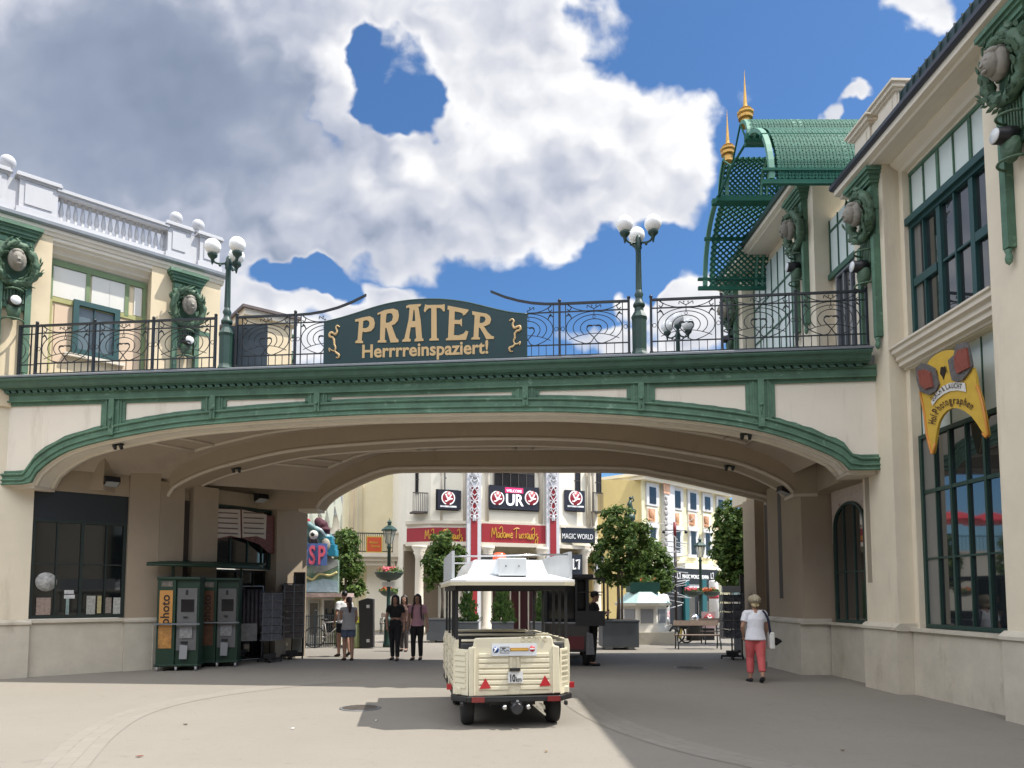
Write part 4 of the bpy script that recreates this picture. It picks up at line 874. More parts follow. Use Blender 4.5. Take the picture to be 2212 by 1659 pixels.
for k, (a, b) in enumerate(BAYS):
    if k > 1: continue
    a0 = a + .10; b0 = b - .06
    mb = MB(); mb.box(a, b, .22, .36, 1.061, 1.12); RB.part('window_sill', mb, M_stone)
    window(RB, I4, 'ground_floor_window', a0, b0, 1.12, 4.38, .50, [.165, (.33, .05), .50, (.67, .05), .835], [(.355, .03), (.70, .06)], M_dkgreen, M_glass, .07, .025)
    mb = MB(); mb.box(a0 + .07, lerp(a0, b0, .158), .490, .5045, 1.19, 4.31); RB.part('window_blind', mb, mat('grey_blind', (.17, .165, .15), .25, var=.06))
    mb = MB(); mb.box(a0 + .07, lerp(a0, b0, .10), .490, .507, 6.07, 8.03); RB.part('window_blind', mb, mat('grey_blind', (.17, .165, .15), .25, var=.06))
    mb = MB(); mb.box(a0, b0, .53, .55, 4.38, 5.56); mp = RB.part('pale_spandrel', mb, M_panel)
    for c in (.0, .33, .66, 1): x = lerp(a0, b0, c); mb = MB(); mb.box(x - .012, x + .012, .515, .529, 4.38, 5.56); RB.part('spandrel_bar', mb, GP, parent=mp)
    mb = MB(); mb.prism([(a, .60, 5.56), (a, .30, 5.56), (a, .30, 5.60), (a, .22, 5.62), (a, .22, 5.70), (a, .17, 5.72), (a, .17, 5.80), (a, .10, 5.83), (a, .10, 5.90), (a, .06, 5.92), (a, .06, 5.955), (a, .60, 5.98)], (b - a, 0, 0)); RB.part('string_cornice', mb, M_trim)
    window(RB, I4, 'upper_window', a0, b0, 6.0, 8.10, .50, [.155, (.33, .10), .50, (.67, .10), .84], [], M_teal, M_glass, .07, .03, .14)
    mb = MB(); w = b0 - a0
    for c0, c1 in ((.03, .30), (.70, .97)):
        mb.box(a0 + w * c0, a0 + w * c1, .44, .50, 6.98, 7.12)
    mb.box(a0 + w * .36, a0 + w * .65, .46, .5, 7.05, 7.085); RB.part('window_transom', mb, M_teal)
    mb = MB(); mb.box(a0 - .05, b0 + .02, .36, .56, 8.10, 8.22); RB.part('window_head', mb, M_teal)
    mb = MB(); mb.box(a0, b0, .50, .52, 8.22, 9.05); mp = RB.part('pale_fanlight_panel', mb, M_panel)
    mb = MB(); mb.box(a0, b0, .46, .499, 9.0, 9.10)
    for c in (.0, .165, .33, .5, .67, .835, 1): x = lerp(a0, b0, c); ww_ = .03 if c in (0, .33, .67, 1) else .010; mb.box(x - ww_, x + ww_, .47, .499, 8.22, 9.0)
    RB.part('fanlight_bar', mb, M_green, parent=mp)
    mb = MB(); mb.prism([(a, .60, 9.05), (a, .44, 9.05), (a, .44, 9.09), (a, .36, 9.10), (a, .33, 9.16), (a, .24, 9.22), (a, .20, 9.26), (a, .20, 9.29), (a, .05, 9.299), (a, .60, 9.299)], (b - a, 0, 0)); RB.part('bay_cornice', mb, M_trim)
moulding(RB, 'eaves', [(.9, 9.30), (-.12, 9.30), (-.14, 9.34), (-.24, 9.36), (-.24, 9.46), (.9, 9.46)], -1.20, 12, M_trim)
moulding(RB, 'gutter', [(.9, 9.461), (-.27, 9.461), (-.32, 9.49), (-.32, 9.56), (.9, 9.60)], -1.24, 12, mat('slate_gutter', (.055, .06, .075), .4, metal=.3))
mb = MB(); mb.prism([(.92, -.14, 9.57), (.92, -.11, 9.96), (.92, -.08, 9.96), (.92, .1, 9.57)], (11, 0, 0))
for i in range(60): mb.box(.98 + i * .18, .995 + i * .18, -.148, -.09, 9.60, 9.95)
RB.part('roof_upstand', mb, mat('dark_roof_sheet', (.012, .035, .035), .4, var=.1))
for x0, x1, ball in ((-.62, -.08, None), (.22, .78, .35)):
    mb = MB(); mb.box(x0, x1, -.10, .4, 9.56, 10.08); mb.box(x0 + .09, x1 - .09, -.115, -.10, 9.66, 10.0)
    for d, z0, z1 in ((.04, 10.08, 10.12), (.09, 10.121, 10.19), (.13, 10.191, 10.23)): mb.box(x0 - d, x1 + d, -.10 - d, .4 + d, z0, z1)
    if ball: mb.lathe([(.001, 10.231), (.12, 10.231), (.09, 10.27)], (ball, .12, 0), 12); mb.ball((ball, .12, 10.38), .14, 18)
    RB.part('parapet_pedestal', mb, M_trim)
mb = MB(); mb.box(-.7, .8, -.06, .3, 9.561, 10.04); RB.part('parapet', mb, M_trim)
wreath_ornament(RB, I4, -.46, .06, 9.28, .13); wreath_ornament(RB, I4, 3.38, .06, 9.28, .13)
# passage side under the bridge, and the taller block above it
mb = MB(); mb.box(-3.0, -1.08, .36, .9, 1.06, 4.2); mb.box(-1.12, -1.0, .30, .9, 0, 4.2) if 0 else None
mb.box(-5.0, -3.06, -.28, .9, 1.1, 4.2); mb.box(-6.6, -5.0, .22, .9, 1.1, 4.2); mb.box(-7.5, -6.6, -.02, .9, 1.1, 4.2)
RB.part('passage_wall', mb, M_passage_shade)
mb = MB(); mb.box(-3.06, -1.12, .28, .9, 0, 1.06); mb.box(-5.05, -3.10, -.35, .9, 0, 1.06); mb.box(-6.6, -5.0, .10, .9, 0, 1.1); mb.box(-7.55, -6.6, -.08, .9, 0, 1.1); RB.part('passage_plinth', mb, M_stone)
mb = MB(); mb.prism([(-5.08, -.35, 1.061), (-5.08, -.385, 1.08), (-5.08, -.385, 1.12), (-5.08, -.34, 1.15), (-5.08, -.28, 1.18), (-5.08, .3, 1.18), (-5.08, .3, 1.061)], (2.05, 0, 0)); mb.box(-3.05, -1.12, .2, .4, 1.061, 1.11); RB.part('passage_moulding', mb, M_stone)
mb = MB(); mb.box(-4.35, -4.15, -.285, -.27, 1.6, 4.0); RB.part('dark_slot', mb, mat('slot_dark_panel', (.05, .04, .035), .6))
mb = MB(); mb.box(-1.0, -.85, .055, .065, 1.9, 4.2); RB.part('shadow_groove', mb, mat('groove_shadow_plaster', (.30, .255, .19), .85))  # flat strip whose darker colour stands for a groove's shadow
mb = MB(); mb.box(-6.5, -5.1, .205, .225, .3, 4.0); RB.part('brown_door_panel', mb, mat('brown_panel', (.07, .055, .045), .6, var=.1))
window(RB, I4, 'arched_window', -2.9, -1.58, 1.12, 3.55, .345, [.33, .66], [.42], M_dkgreen, M_glass, .06, .025, .06, arch=.75)
mb = MB()
r_ = .66; cx_ = -2.24; zs_ = 3.55 - r_ * .75
arcp = [(cx_ + (r_ + .03) * math.cos(math.pi * i / 16), zs_ + (r_ + .03) * .75 * math.sin(math.pi * i / 16)) for i in range(17)]
mb.prism([(x, .352, z) for x, z in [(-1.3, 4.15), (-1.3, 2.75), (arcp[0][0], 2.75)] + arcp + [(arcp[-1][0], 2.75), (-3.0, 2.75), (-3.0, 4.15)]], (0, .006, 0)); RB.part('mural_surround', mb, mat('faded_mural', (.52, .44, .38), .8, var=.10, vscale=9, stain=((.30, .14, .12), 7.0, .60, .06, (1, 1, 1))))
p = UR.M @ Vector((-2.6, .30, 4.0)); nr = UR.M.to_3x3() @ Vector((0, -1, 0))
floodlight(UR.M @ Vector((-3.4, -.28, 3.95)), nr, 'black floodlight near the pilaster on the right passage wall')
floodlight(UR.M @ Vector((-5.3, .2, 3.9)), nr, 'black floodlight deep in the right side of the passage')
# taller block above
RT = thing_on(UR, 'theatre_house', 'taller beige house behind the lattice canopy with pale gridded windows', 'building')
BT = 10.65
mb = MB()
for a, b in ((-3.95, -2.80), (-8.6, -7.4)): mb.box(a, b, .06, 1.2, 4.2, BT)
mb.box(-2.80, -1.20, .45, 1.2, 4.2, 9.75); mb.box(-7.4, -3.95, .45, 1.2, 4.2, BT); mb.box(-8.6, -3.9, 1.2, 6, 4.2, BT); mb.box(-3.9, -1.25, 1.2, 6, 4.2, 9.75); RT.part('wall', mb, M_wall)
moulding(RT, 'eaves', [(.9, BT), (-.12, BT), (-.14, BT + .04), (-.24, BT + .06), (-.24, BT + .16), (.9, BT + .16)], -8.8, -2.76, M_trim)
moulding(RT, 'gutter', [(.9, BT + .161), (-.30, BT + .161), (-.32, BT + .26), (.9, BT + .3)], -8.85, -2.74, M_dkgreen)
for (a, b, zz) in ((-2.78, -1.30, 8.5), (-7.38, -3.97, 7.6)):
    n = 4 if b - a < 2 else 8
    mb = MB(); TT_ = BT - .25 if a < -3.5 else 9.7; mb.box(a, b, .41, .43, zz, TT_); mp = RT.part('gridded_window_panel', mb, M_panel)
    mb = MB()
    for i in range(n + 1): x = lerp(a, b, i / n); mb.box(x - .014, x + .014, .385, .409, zz, TT_)
    for z in (zz + .95, zz + 1.9):
        if z < TT_ - .05: mb.box(a, b, .385, .409, z - .02, z + .02)
    mb.box(a, b, .33, .409, zz - .12, zz); RT.part('panel_bar', mb, GP, parent=mp)
    window(RT, I4, 'balcony_door', a + .25, b, 6.0, zz - .12, .42, [.25, .5, .75], [], M_zinc, M_glass, .06, .05)
wreath_ornament(RT, I4, -3.37, .06, BT - .05); wreath_ornament(RT, I4, -8.0, .06, BT - .05)
mb = MB(); mb.prism([(-4.6, .2, 7.15), (-4.6, -.7, 6.75), (-4.6, -.7, 6.70), (-4.6, .2, 7.10)], (-1.6, 0, 0)); RT.part('door_canopy', mb, mat('blue_grey_canopy', (.12, .17, .20), .5))

# ------------------------------------------------------------------ shop sign of the court photographers
def zs(zx, zy, o=.12): return UR(1935.6 + zx * .17705, 708.6 + zy * .17709, o)
HS = Thing('photographer_sign', 'yellow cut-out shop sign with two red bellows cameras and black lettering on the right house', 'sign', UR.M @ Vector((1.1, .12, 4.6)), UR.a)
HI = HS.inv @ UR.M
M_sy = mat('sign_yellow', (.56, .36, .045), .5, var=.10, vscale=5); M_so = mat('sign_orange', (.50, .20, .03), .5, var=.1)
yo = [(365, 480), (400, 400), (480, 325), (560, 285), (640, 265), (720, 285), (760, 330), (900, 470), (940, 490), (968, 580), (985, 700), (1040, 860), (1080, 1050), (1122, 1300), (1100, 1332), (1060, 1285), (985, 1165), (920, 1080), (840, 1015), (760, 980), (690, 975), (620, 1005), (565, 1065), (525, 1140), (498, 1240), (475, 1400), (455, 1528), (435, 1530), (410, 1440), (372, 1280), (345, 1040), (318, 900), (296, 780), (330, 700)]
mb = MB(HI); mb.prism([tuple(zs(a, b)) for a, b in yo], (0, .04, 0)); HS.part('board', mb, M_sy)
ed = yo[10:34]
for e_2 in (ed[:6], ed[15:]): mb = MB(HI); mb.tube([zs(a, b, .115) for a, b in e_2], .022, 6); HS.part('orange_edging', mb, M_so)
for body, red in (([(235, 490), (300, 430), (365, 440), (460, 490), (515, 690), (480, 770), (400, 815), (290, 775), (250, 640)], [(262, 520), (330, 505), (410, 545), (440, 715), (345, 745), (285, 690)]),
                  ([(630, 395), (700, 330), (730, 200), (860, 165), (900, 320), (925, 460), (880, 540), (800, 640), (740, 655), (680, 640), (655, 540)], [(705, 355), (745, 270), (850, 240), (885, 480), (740, 555), (712, 480)])):
    mb = MB(HI); mb.prism([tuple(zs(a, b, .085)) for a, b in body], (0, .03, 0)); pg = HS.part('camera_body', mb, mat('camera_grey', (.11, .10, .095), .6, var=.4, vscale=18))
    mb = MB(HI); mb.prism([tuple(zs(a, b, .055)) for a, b in red], (0, .028, 0)); HS.part('bellows', mb, mat('bellows_red', (.22, .055, .035), .6, var=.2, vscale=12), parent=pg)
bt = [(425, 900), (480, 800), (560, 715), (650, 670), (740, 660), (840, 670)]; bb = [(445, 945), (500, 870), (580, 805), (660, 770), (750, 760), (855, 780)]
mb = MB(HI); mb.strip([zs(a, b, .105) for a, b in bt], [zs(a, b, .105) for a, b in bb]); mb.strip([zs(a, b, .105) for a, b in bt], [zs(a, b, .118) for a, b in bt]); HS.part('banner', mb, mat('banner_white', (.62, .60, .55), .6))
def arc_text(T, txt, curve, hgt, o, m, I, conv, cx_squeeze=1.0):
    P_ = catmull([(x, y, 0) for x, y in curve], 10); ln = [0]
    for a, b in zip(P_, P_[1:]): ln.append(ln[-1] + (b - a).length)
    ws = [0.62 if c.islower() else (.35 if c in ' -' else .8) for c in txt]; ws = [w * (.55 if c in 'itfjl-' else (1.35 if c in 'mw' else 1)) for c, w in zip(txt, ws)]
    tot = sum(ws); acc = 0; ms = []
    def pos(d):
        for i in range(len(ln) - 1):
            if ln[i + 1] >= d: t = (d - ln[i]) / max(1e-6, ln[i + 1] - ln[i]); return P_[i].lerp(P_[i + 1], t), (P_[i + 1] - P_[i]).normalized()
        return P_[-1], (P_[-1] - P_[-2]).normalized()
    for c, w in zip(txt, ws):
        p, d = pos(ln[-1] * acc / tot); L = ln[-1] * w / tot; acc += w
        if c == ' ': continue
        me = text_mesh(c, 1.0, .0, None, 'LEFT', .012); wd = max(v.co.x for v in me.vertices) or .5
        nrm = Vector((d.y, -d.x, 0))
        if nrm.y > 0: nrm = -nrm
        for v in me.vertices:
            q = p + d * (v.co.x / wd * L * .88) + nrm * (v.co.y / .7 * hgt); r = conv(q.x, q.y, o); v.co = I @ r
        ms.append(me)
    T.part('lettering', join_mesh(ms), m)
M_ink = mat('sign_ink', (.018, .010, .008), .5)
arc_text(HS, 'DURCH & LAUCHT', [(455, 895), (520, 820), (600, 760), (690, 735), (800, 742)], 62, .098, M_ink, HI, zs)
arc_text(HS, 'Hof-Photographen', [(475, 1180), (500, 1080), (560, 990), (640, 935), (740, 925), (830, 945), (915, 1000)], 92, .108, mat('sign_ink_brown', (.05, .016, .010), .5), HI, zs)
arc_text(HS, 'K', [(498, 590), (522, 586)], 78, .108, M_ink, HI, zs); arc_text(HS, 'K', [(610, 545), (636, 540)], 78, .108, M_ink, HI, zs)
eg = [(545, 480), (560, 470), (570, 490), (585, 465), (595, 480), (600, 540), (585, 590), (575, 628), (562, 590), (535, 560), (538, 510)]
mb = MB(HI); mb.prism([tuple(zs(a, b, .108)) for a, b in eg], (0, .011, 0)); HS.part('eagle_crest', mb, M_ink)

# ------------------------------------------------------------------ green lattice canopy
CYc, CX0, CX1 = 15.1, 4.62, 6.55
CN = Thing('lattice_canopy', 'green metal lattice barrel canopy above the deck beside the right house', 'canopy', (CX0 * 1.1, CYc * 1.1, 7.26 * 1.1 + CAMZ)); CN.o.scale = (1.1, 1.1, 1.1)
# section in (y from the middle, height): eave -> step -> ridge
def quarter(sg):
    pts = []
    for i in range(13):
        a = R(lerp(0, 82, i / 12)); pts.append((sg * (1.02 + 1.28 * math.cos(a) ** 1.0), 7.52 + 1.55 * math.sin(a)))
    return pts
def roll(sg):
    return [(sg * (.60 + .44 * math.cos(R(a))), 9.08 + .60 * math.sin(R(a))) for a in (0, 20, 40, 60, 80, 95)]
Cz = lambda h: h + CAMZ - (7.3 + CAMZ)
def cpt(x, y, h): return Vector((x, y, h - 7.3))
def lattice(pts, x0, x1, sx, bar, m, parent=None, name='lattice'):
    """expanded-metal diamonds over a curved sheet: two families of zig-zag bars"""
    mb = MB(); ln = [0]
    for a, b in zip(pts, pts[1:]): ln.append(ln[-1] + math.hypot(b[0] - a[0], b[1] - a[1]))
    def P2(s_):
        for i in range(len(ln) - 1):
            if ln[i + 1] >= s_ - 1e-9: t = (s_ - ln[i]) / (ln[i + 1] - ln[i]); return lerp(pts[i][0], pts[i + 1][0], t), lerp(pts[i][1], pts[i + 1][1], t)
        return pts[-1]
    rowh = sx * .42; nr = max(2, int(ln[-1] / rowh)); rowh = ln[-1] / nr; nc = int((x1 - x0) / sx)
    for r_i in range(nr):
        ya, za = P2(r_i * rowh); yb, zb = P2((r_i + 1) * rowh); nrm = Vector((0, -(zb - za), (yb - ya))).normalized() * bar * 1.4
        for k in range(nc * 2):
            xa = x0 + k * sx / 2; xb = xa + sx / 2
            A, B = (Vector((xa, ya, za - 7.3)), Vector((xb, yb, zb - 7.3))) if (k + r_i) % 2 == 0 else (Vector((xa, yb, zb - 7.3)), Vector((xb, ya, za - 7.3)))
            d = (B - A).normalized(); s2 = d.cross(nrm).normalized() * bar / 2
            v = [mb._v(p) for p in (A - s2 - nrm / 2, A + s2 - nrm / 2, A + s2 + nrm / 2, A - s2 + nrm / 2, B - s2 - nrm / 2, B + s2 - nrm / 2, B + s2 + nrm / 2, B - s2 + nrm / 2)]
            for q in ((0, 1, 5, 4), (1, 2, 6, 5), (2, 3, 7, 6), (3, 0, 4, 7)): mb._f([v[i] for i in q])
    return CN.part(name, mb, m, parent=parent)
def rib(pts, x, w, th, m, name='rib'):
    mb = MB(); rows = []
    for i, (y, h) in enumerate(pts):
        a = pts[max(i - 1, 0)]; b = pts[min(i + 1, len(pts) - 1)]; n = Vector((0, -(b[1] - a[1]), b[0] - a[0])).normalized() * th / 2
        p = cpt(x, y, h); rows.append([p - n + Vector((0, 0, 0)), p - n + Vector((w, 0, 0)), p + n + Vector((w, 0, 0)), p + n])
    V = mb.grid(rows, True, False); mb._f(V[0][::-1]); mb._f(V[-1]); return CN.part(name, mb, m)
LX = 2.5
for sg in (-1, 1):
    q = quarter(sg); rl = roll(sg)
    x0 = .0 if sg > 0 else .0
    lattice(q, x0 + .16, LX, .15 if sg > 0 else .12, .036 if sg > 0 else .054, M_lattice); lattice(rl, .12, LX, .12, .034 if sg > 0 else .052, M_lattice)
    rib(q, x0, .10, .07, M_latticel); rib(q, x0 + .17, .10, .05, M_latticel); rib(q, 1.25, .05, .07, M_latticel); rib(q, 1.40, .05, .07, M_latticel)
    rib(rl, .05, .09, .07, M_latticel); rib(rl, .2, .08, .06, M_latticel); rib(rl, .98, .05, .07, M_latticel); rib(rl, 1.12, .04, .07, M_latticel)
    mb = MB(); y, h = q[0]; mb.box(x0 - .12, LX, y - .04, y + .04, h - 7.3 - .10, h - 7.3 - .02); mb.box(x0 - .12, LX, y - .05, y + .05, h - 7.3 + .14, h - 7.3 + .19)
    y, h = q[6]; mb.box(x0 - .03, LX, y - .035, y + .035, h - 7.3 - .035, h - 7.3 + .035)
    y, h = q[-1]; mb.box(x0 - .05, LX, y - .06, y + .06, h - 7.3 - .10, h - 7.3 + .02)
    y, h = rl[0]; mb.box(.0, LX, y - .05, y + .05, h - 7.3 - .14, h - 7.3 - .02)
    CN.part('purlin', mb, M_lattice)
    # gilt spire on each ridge
    y = sg * .62; mb = MB(MB().M @ Matrix.Translation(Vector((.16, y, 9.72 - 7.3))))
    mb.lathe([(.001, -.10), (.11, -.10), (.10, .06), (.15, .06), (.15, .12), (.11, .12), (.17, .16), (.17, .20), (.10, .21), (.13, .26), (.055, .29), (.04, .38), (.018, .74), (.002, 1.12)], (0, 0, 0), 10, smooth=False); CN.part('spire', mb, M_gold)
for x in (0.0, 1.3): mb = MB(); mb.tube([cpt(x + .05, -1.02, 9.05), cpt(x + .05, 0, 9.15), cpt(x + .05, 1.02, 9.05)], .03, 6); mb.tube([cpt(x + .05, -1.02, 9.05), cpt(x + .05, -.62, 9.66), cpt(x + .05, 0, 9.15), cpt(x + .05, .62, 9.66), cpt(x + .05, 1.02, 9.05)], .02, 6); CN.part('tie_bar', mb, M_lattice)
mb = MB(); mb.box(LX - .02, LX + .1, -2.3, 2.3, .1, .3); mb.box(LX - .02, LX + .1, -1.1, 1.1, 1.6, 1.8); CN.part('wall_plate', mb, M_lattice)
# ------------------------------------------------------------------ square beyond the passage
M_yell = mat('pale_yellow_plaster', (0.72, 0.64, 0.42), 0.85, var=.05, vscale=1.5)
M_ivory = mat('ivory_plaster', (0.78, 0.73, 0.61), 0.85, var=.04, vscale=1.5)
M_lilac = mat('lilac_white_stone', (0.58, 0.58, 0.60), 0.7, var=.05)
M_red = mat('crimson_board', (0.30, 0.022, 0.03), 0.45, var=.06)
M_dkwin = mat('dark_window', (0.012, 0.011, 0.014), 0.12, spec=.6)
M_bronze = mat('dark_bronze_frame', (0.06, 0.05, 0.045), .5)
M_gold2 = mat('gold_lettering', (0.62, 0.36, 0.05), .45)
M_whitel = mat('white_lettering', (0.80, 0.80, 0.80), .5)
M_navy = mat('navy_board', (0.018, 0.022, 0.032), .4)
class Facade(Frame):
    """a facade frame whose local x runs along the wall; px -> local"""
    def xz(s, px, py, off=0.0): p = s(px, py, off); return p.x, p.z
    def rect(s, mb, x0, y0, x1, y1, off, th=.08):
        a, b = s.xz(x0, y1, off), s.xz(x1, y0, off); mb.box(a[0], b[0], off - th, off, a[1], b[1])
MTA = R(22); MT = Facade(at(1109, 1288, 33.0), MTA); MT.o.z = 0; MT.M = T4(MT.o, MTA); MT.I = MT.M.inverted()
MTT = thing_on(MT, 'wax_museum', 'ivory museum front with crimson name boards and dark screens seen through the arch', 'building')
xl, xr = MT.xz(1009, 1200)[0], MT.xz(1209, 1200)[0]
wl, wr = MT.xz(883, 1200, .9)[0], MT.xz(1296, 1200, .5)[0]
HT = 9.6
GFz = MT.xz(1109, 1176)[1]
mb = MB(); mb.box(xl, xr, 0, 5, GFz, HT); mb.prism([(wl, 1.3, GFz), (lerp(wl, xl, .35), .42, GFz), (xl, .0, GFz), (xl, 5, GFz), (wl, 5, GFz)], (0, 0, HT - GFz)); mb.prism([(xr, 0, GFz), (wr, .7, GFz), (wr, 5, GFz), (xr, 5, GFz)], (0, 0, HT - GFz)); mb.box(wl, wr, 2.0, 5, 0, GFz); MTT.part('wall', mb, M_ivory)
mb = MB(); mb.box(xl - .02, xr + .02, -.15, .2, GFz - .12, GFz + .05); z2 = MT.xz(1109, 1133)[1]; mb.box(xl - .02, xr + .02, -.10, .1, z2 - .06, z2 + .08)
for z0, z1, e in ((GFz - .12, GFz + .05, .15), (z2 - .06, z2 + .08, .1)):
    mb.prism([(wl - .1, 1.3 - e, z0), (lerp(wl, xl, .35), .42 - e, z0), (xl - .025, -e, z0), (xl - .025, .2, z0), (wl, 1.5, z0)], (0, 0, z1 - z0)); mb.prism([(xr + .025, -e, z0), (wr + .1, .7 - e, z0), (wr + .1, .9, z0), (xr + .025, .2, z0)], (0, 0, z1 - z0))
MTT.part('string_course', mb, M_trim)
# crimson name boards
mb = MB(); MT.rect(mb, 1040, 1136, 1180, 1171, -.06, .05); MTT.part('name_board', mb, M_red)
def script_text(T, fr, txt, px0, px1, py, hpx, off, m, parent=None, bold=.012, shear=.15, plain=False):
    a = fr(px0, py, off); b = fr(px1, py, off); c = fr(px0, py - hpx, off)
    me = text_mesh(txt, 1.0, .01, None, 'LEFT', bold, shear=0 if plain else shear); w = max(v.co.x for v in me.vertices); h = .69
    me.transform(Matrix.Diagonal(((b.x - a.x) / w, (c.z - a.z) / h, 1, 1))); me.transform(upright(Vector((a.x, off, a.z)), (1, 0, 0)))
    return T.part('lettering', me, m, parent=parent)
def handwriting(T, fr, px0, px1, py, hpx, off, m, label=None):
    """the flowing pen-stroke name, letter by letter as tubes"""
    a = fr(px0, py, off); b = fr(px1, py, off); c = fr(px0, py - hpx, off); X0, X1, Z0, H = a.x, b.x, a.z, c.z - a.z
    L = 26.0
    S_ = {'M': (2.4, [[(0, 0), (.3, 1.7), (1.0, .5), (1.7, 1.8), (2.1, 0)]]), 'a': (1.2, [[(1, .8), (.4, .9), (.1, .4), (.4, 0), (.9, .4), (1, .8), (1.1, 0)]]), 'd': (1.3, [[(1, .7), (.4, .8), (.1, .3), (.5, 0), (1, .5), (.9, 1.8), (.3, 1.9), (-.4, 1.5)]]), 'm': (1.8, [[(0, .8), (.1, 0), (.5, .8), (.8, .1), (1.2, .8), (1.6, 0)]]), 'e': (1.1, [[(.1, .4), (.9, .55), (.6, .9), (.1, .5), (.4, 0), (1, .2)]]), 'T': (1.7, [[(-.5, 1.5), (.6, 1.8), (1.9, 1.7)], [(.7, 1.8), (.5, 0)]]), 'u': (1.3, [[(.1, .8), (.2, .1), (.7, .1), (1, .8), (1.1, 0)]]), 's': (1.0, [[(.8, .8), (.3, .7), (.7, .3), (.2, 0)]]), 'S': (1.4, [[(.9, .9), (.3, .6), (1.0, .2), (1.0, -.7), (.1, -.9), (.2, -.3), (1.4, .3)]]), ' ': (.8, [])}
    tot = sum(S_[k][0] for k in 'Madame TussaudS'); x = 0; ms = MB()
    for k in 'Madame TussaudS':
        w, st = S_[k]
        for q in st:
            P_ = [(X0 + (x + u) / tot * (X1 - X0), off, Z0 + v / 1.8 * H) for u, v in q]; ms.tube(catmull(P_, 4), H * .042, 5)
        x += w
    return T.part('lettering', ms, m)
handwriting(MTT, MT, 1062, 1163, 1161, 22, -.125, M_gold2)
script_text(MTT, MT, 'WIEN', 1140, 1152, 1166, 4, -.125, M_gold2, plain=True)
# curved left board
pa = Facade(MT.M @ Vector((xl, 0, 0)), MTA + math.atan2(.42, xl - lerp(wl, xl, .35)) * -1)
mb = MB(); zt, zb = MT.xz(1000, 1140)[1], MT.xz(1000, 1173)[1]
mb.prism([(wl - .02, 1.24, zb), (lerp(wl, xl, .35), .36, zb), (xl - .03, -.06, zb), (xl - .03, .0, zb), (lerp(wl, xl, .35), .42, zb), (wl, 1.3, zb)], (0, 0, zt - zb)); MTT.part('name_board', mb, M_red)
LBf = Facade(MT.M @ Vector((lerp(wl, xl, .35), .36, 0)), MTA - math.atan2(.42, xl - lerp(wl, xl, .35)))
ms = handwriting(MTT, LBf, 918, 1000, 1164, 20, -.05, M_gold2); ms.data.transform(MTT.inv @ LBf.M)
# pilasters with crimson inlay and strapwork
for x0, x1 in ((1009, 1039), (1181, 1209)):
    a = MT.xz(x0, 1200, -.22)[0]; b = MT.xz(x1, 1200, -.22)[0]
    mb = MB(); mb.box(a, b, -.22, .1, 0, HT); p = MTT.part('pilaster', mb, M_lilac)
    mb = MB(); mb.box(a + .17, b - .17, -.24, -.221, .3, MT.xz(x0, 1052)[1]); MTT.part('crimson_inlay', mb, M_red, parent=p)
    mb = MB(); cx = (a + b) / 2; zt_, zb_ = MT.xz(x0, 1026)[1], MT.xz(x0, 1126)[1]; n = 44
    for sg in (-1, 1):
        mb.tube([(cx + sg * .15 * math.sin(i / n * 11) * (1 - .6 * (i / n) ** 3), -.26, lerp(zt_, zb_, i / n)) for i in range(n + 1)], .026, 5)
        for k in range(7): z = lerp(zt_, zb_, k / 6.6); mb.tube(catmull([(cx, -.26, z), (cx + sg * .13, -.26, z + .10), (cx + sg * .19, -.26, z - .02), (cx + sg * .10, -.26, z - .07)], 3), .022, 5)
    mb.ball((cx, -.26, lerp(zt_, zb_, .93)), 1, 8, (.09, .03, .15)); mb.ball((cx, -.26, zt_ + .05), 1, 8, (.14, .05, .22)); MTT.part('strapwork', mb, M_lilac, parent=p)
# half columns between windows
mb0 = [(1048, 1056), (1163, 1172), (935, 943), (950, 956), (1000, 1007), (1270, 1276), (1278, 1284)]
for x0, x1 in mb0:
    off = 0 if 1010 < x0 < 1209 else (.35 if x0 < 1000 and x0 > 945 else (.6 if x0 < 946 else .35))
    if 995 < x0 < 1008: off = .02
    a = MT.xz((x0 + x1) / 2, 1100, off); r = MT.xz(x1, 1100, off)[0] - a[0]
    mb = MB(); zt_ = MT.xz(x0, 1030, off)[1]; mb.lathe([(r, z2 + .09), (r * .9, zt_), (r * 1.3, zt_ + .12), (r * 1.7, zt_ + .30), (r * 1.7, zt_ + .36)], (a[0], off - .02, 0), 10); MTT.part('half_column', mb, M_trim)
# windows
for x0, y0, x1, y1, off in ((1067, 985, 1153, 1053, 0), (960, 1000, 993, 1062, .33), (1221, 1010, 1252, 1062, .35), (897, 1000, 913, 1066, .95), (1283, 1015, 1297, 1066, .74)):
    a = MT.xz(x0, y1, off - .03); b = MT.xz(x1, y0, off - .03)
    mb = MB(); mb.box(a[0], b[0], off - .06, off - .01, a[1], b[1]); w_ = MTT.part('window', mb, M_dkwin)
    mb = MB(); n = 3 if x1 - x0 < 50 else 5
    for i in range(n + 1): x = lerp(a[0], b[0], i / n); mb.box(x - .02, x + .02, off - .09, off - .061, a[1], b[1])
    mb.box(a[0], b[0], off - .09, off - .061, lerp(a[1], b[1], .45) - .02, lerp(a[1], b[1], .45) + .02); MTT.part('glazing_bar', mb, M_bronze, parent=w_)
# small balconies
for x0, x1, off in ((891, 923, .8), (1279, 1300, .65)):
    a = MT.xz(x0, 1104, off - .3); b = MT.xz(x1, 1065, off - .3)
    mb = MB(); mb.box(a[0], b[0], off - .42, off + .2, a[1] - .08, a[1]); mb.box(a[0], b[0], off - .42, off - .38, b[1] - .04, b[1])
    for i in range(9): x = lerp(a[0], b[0], i / 8); mb.box(x - .012, x + .012, off - .41, off - .39, a[1], b[1])
    MTT.part('balcony', mb, M_bronze)
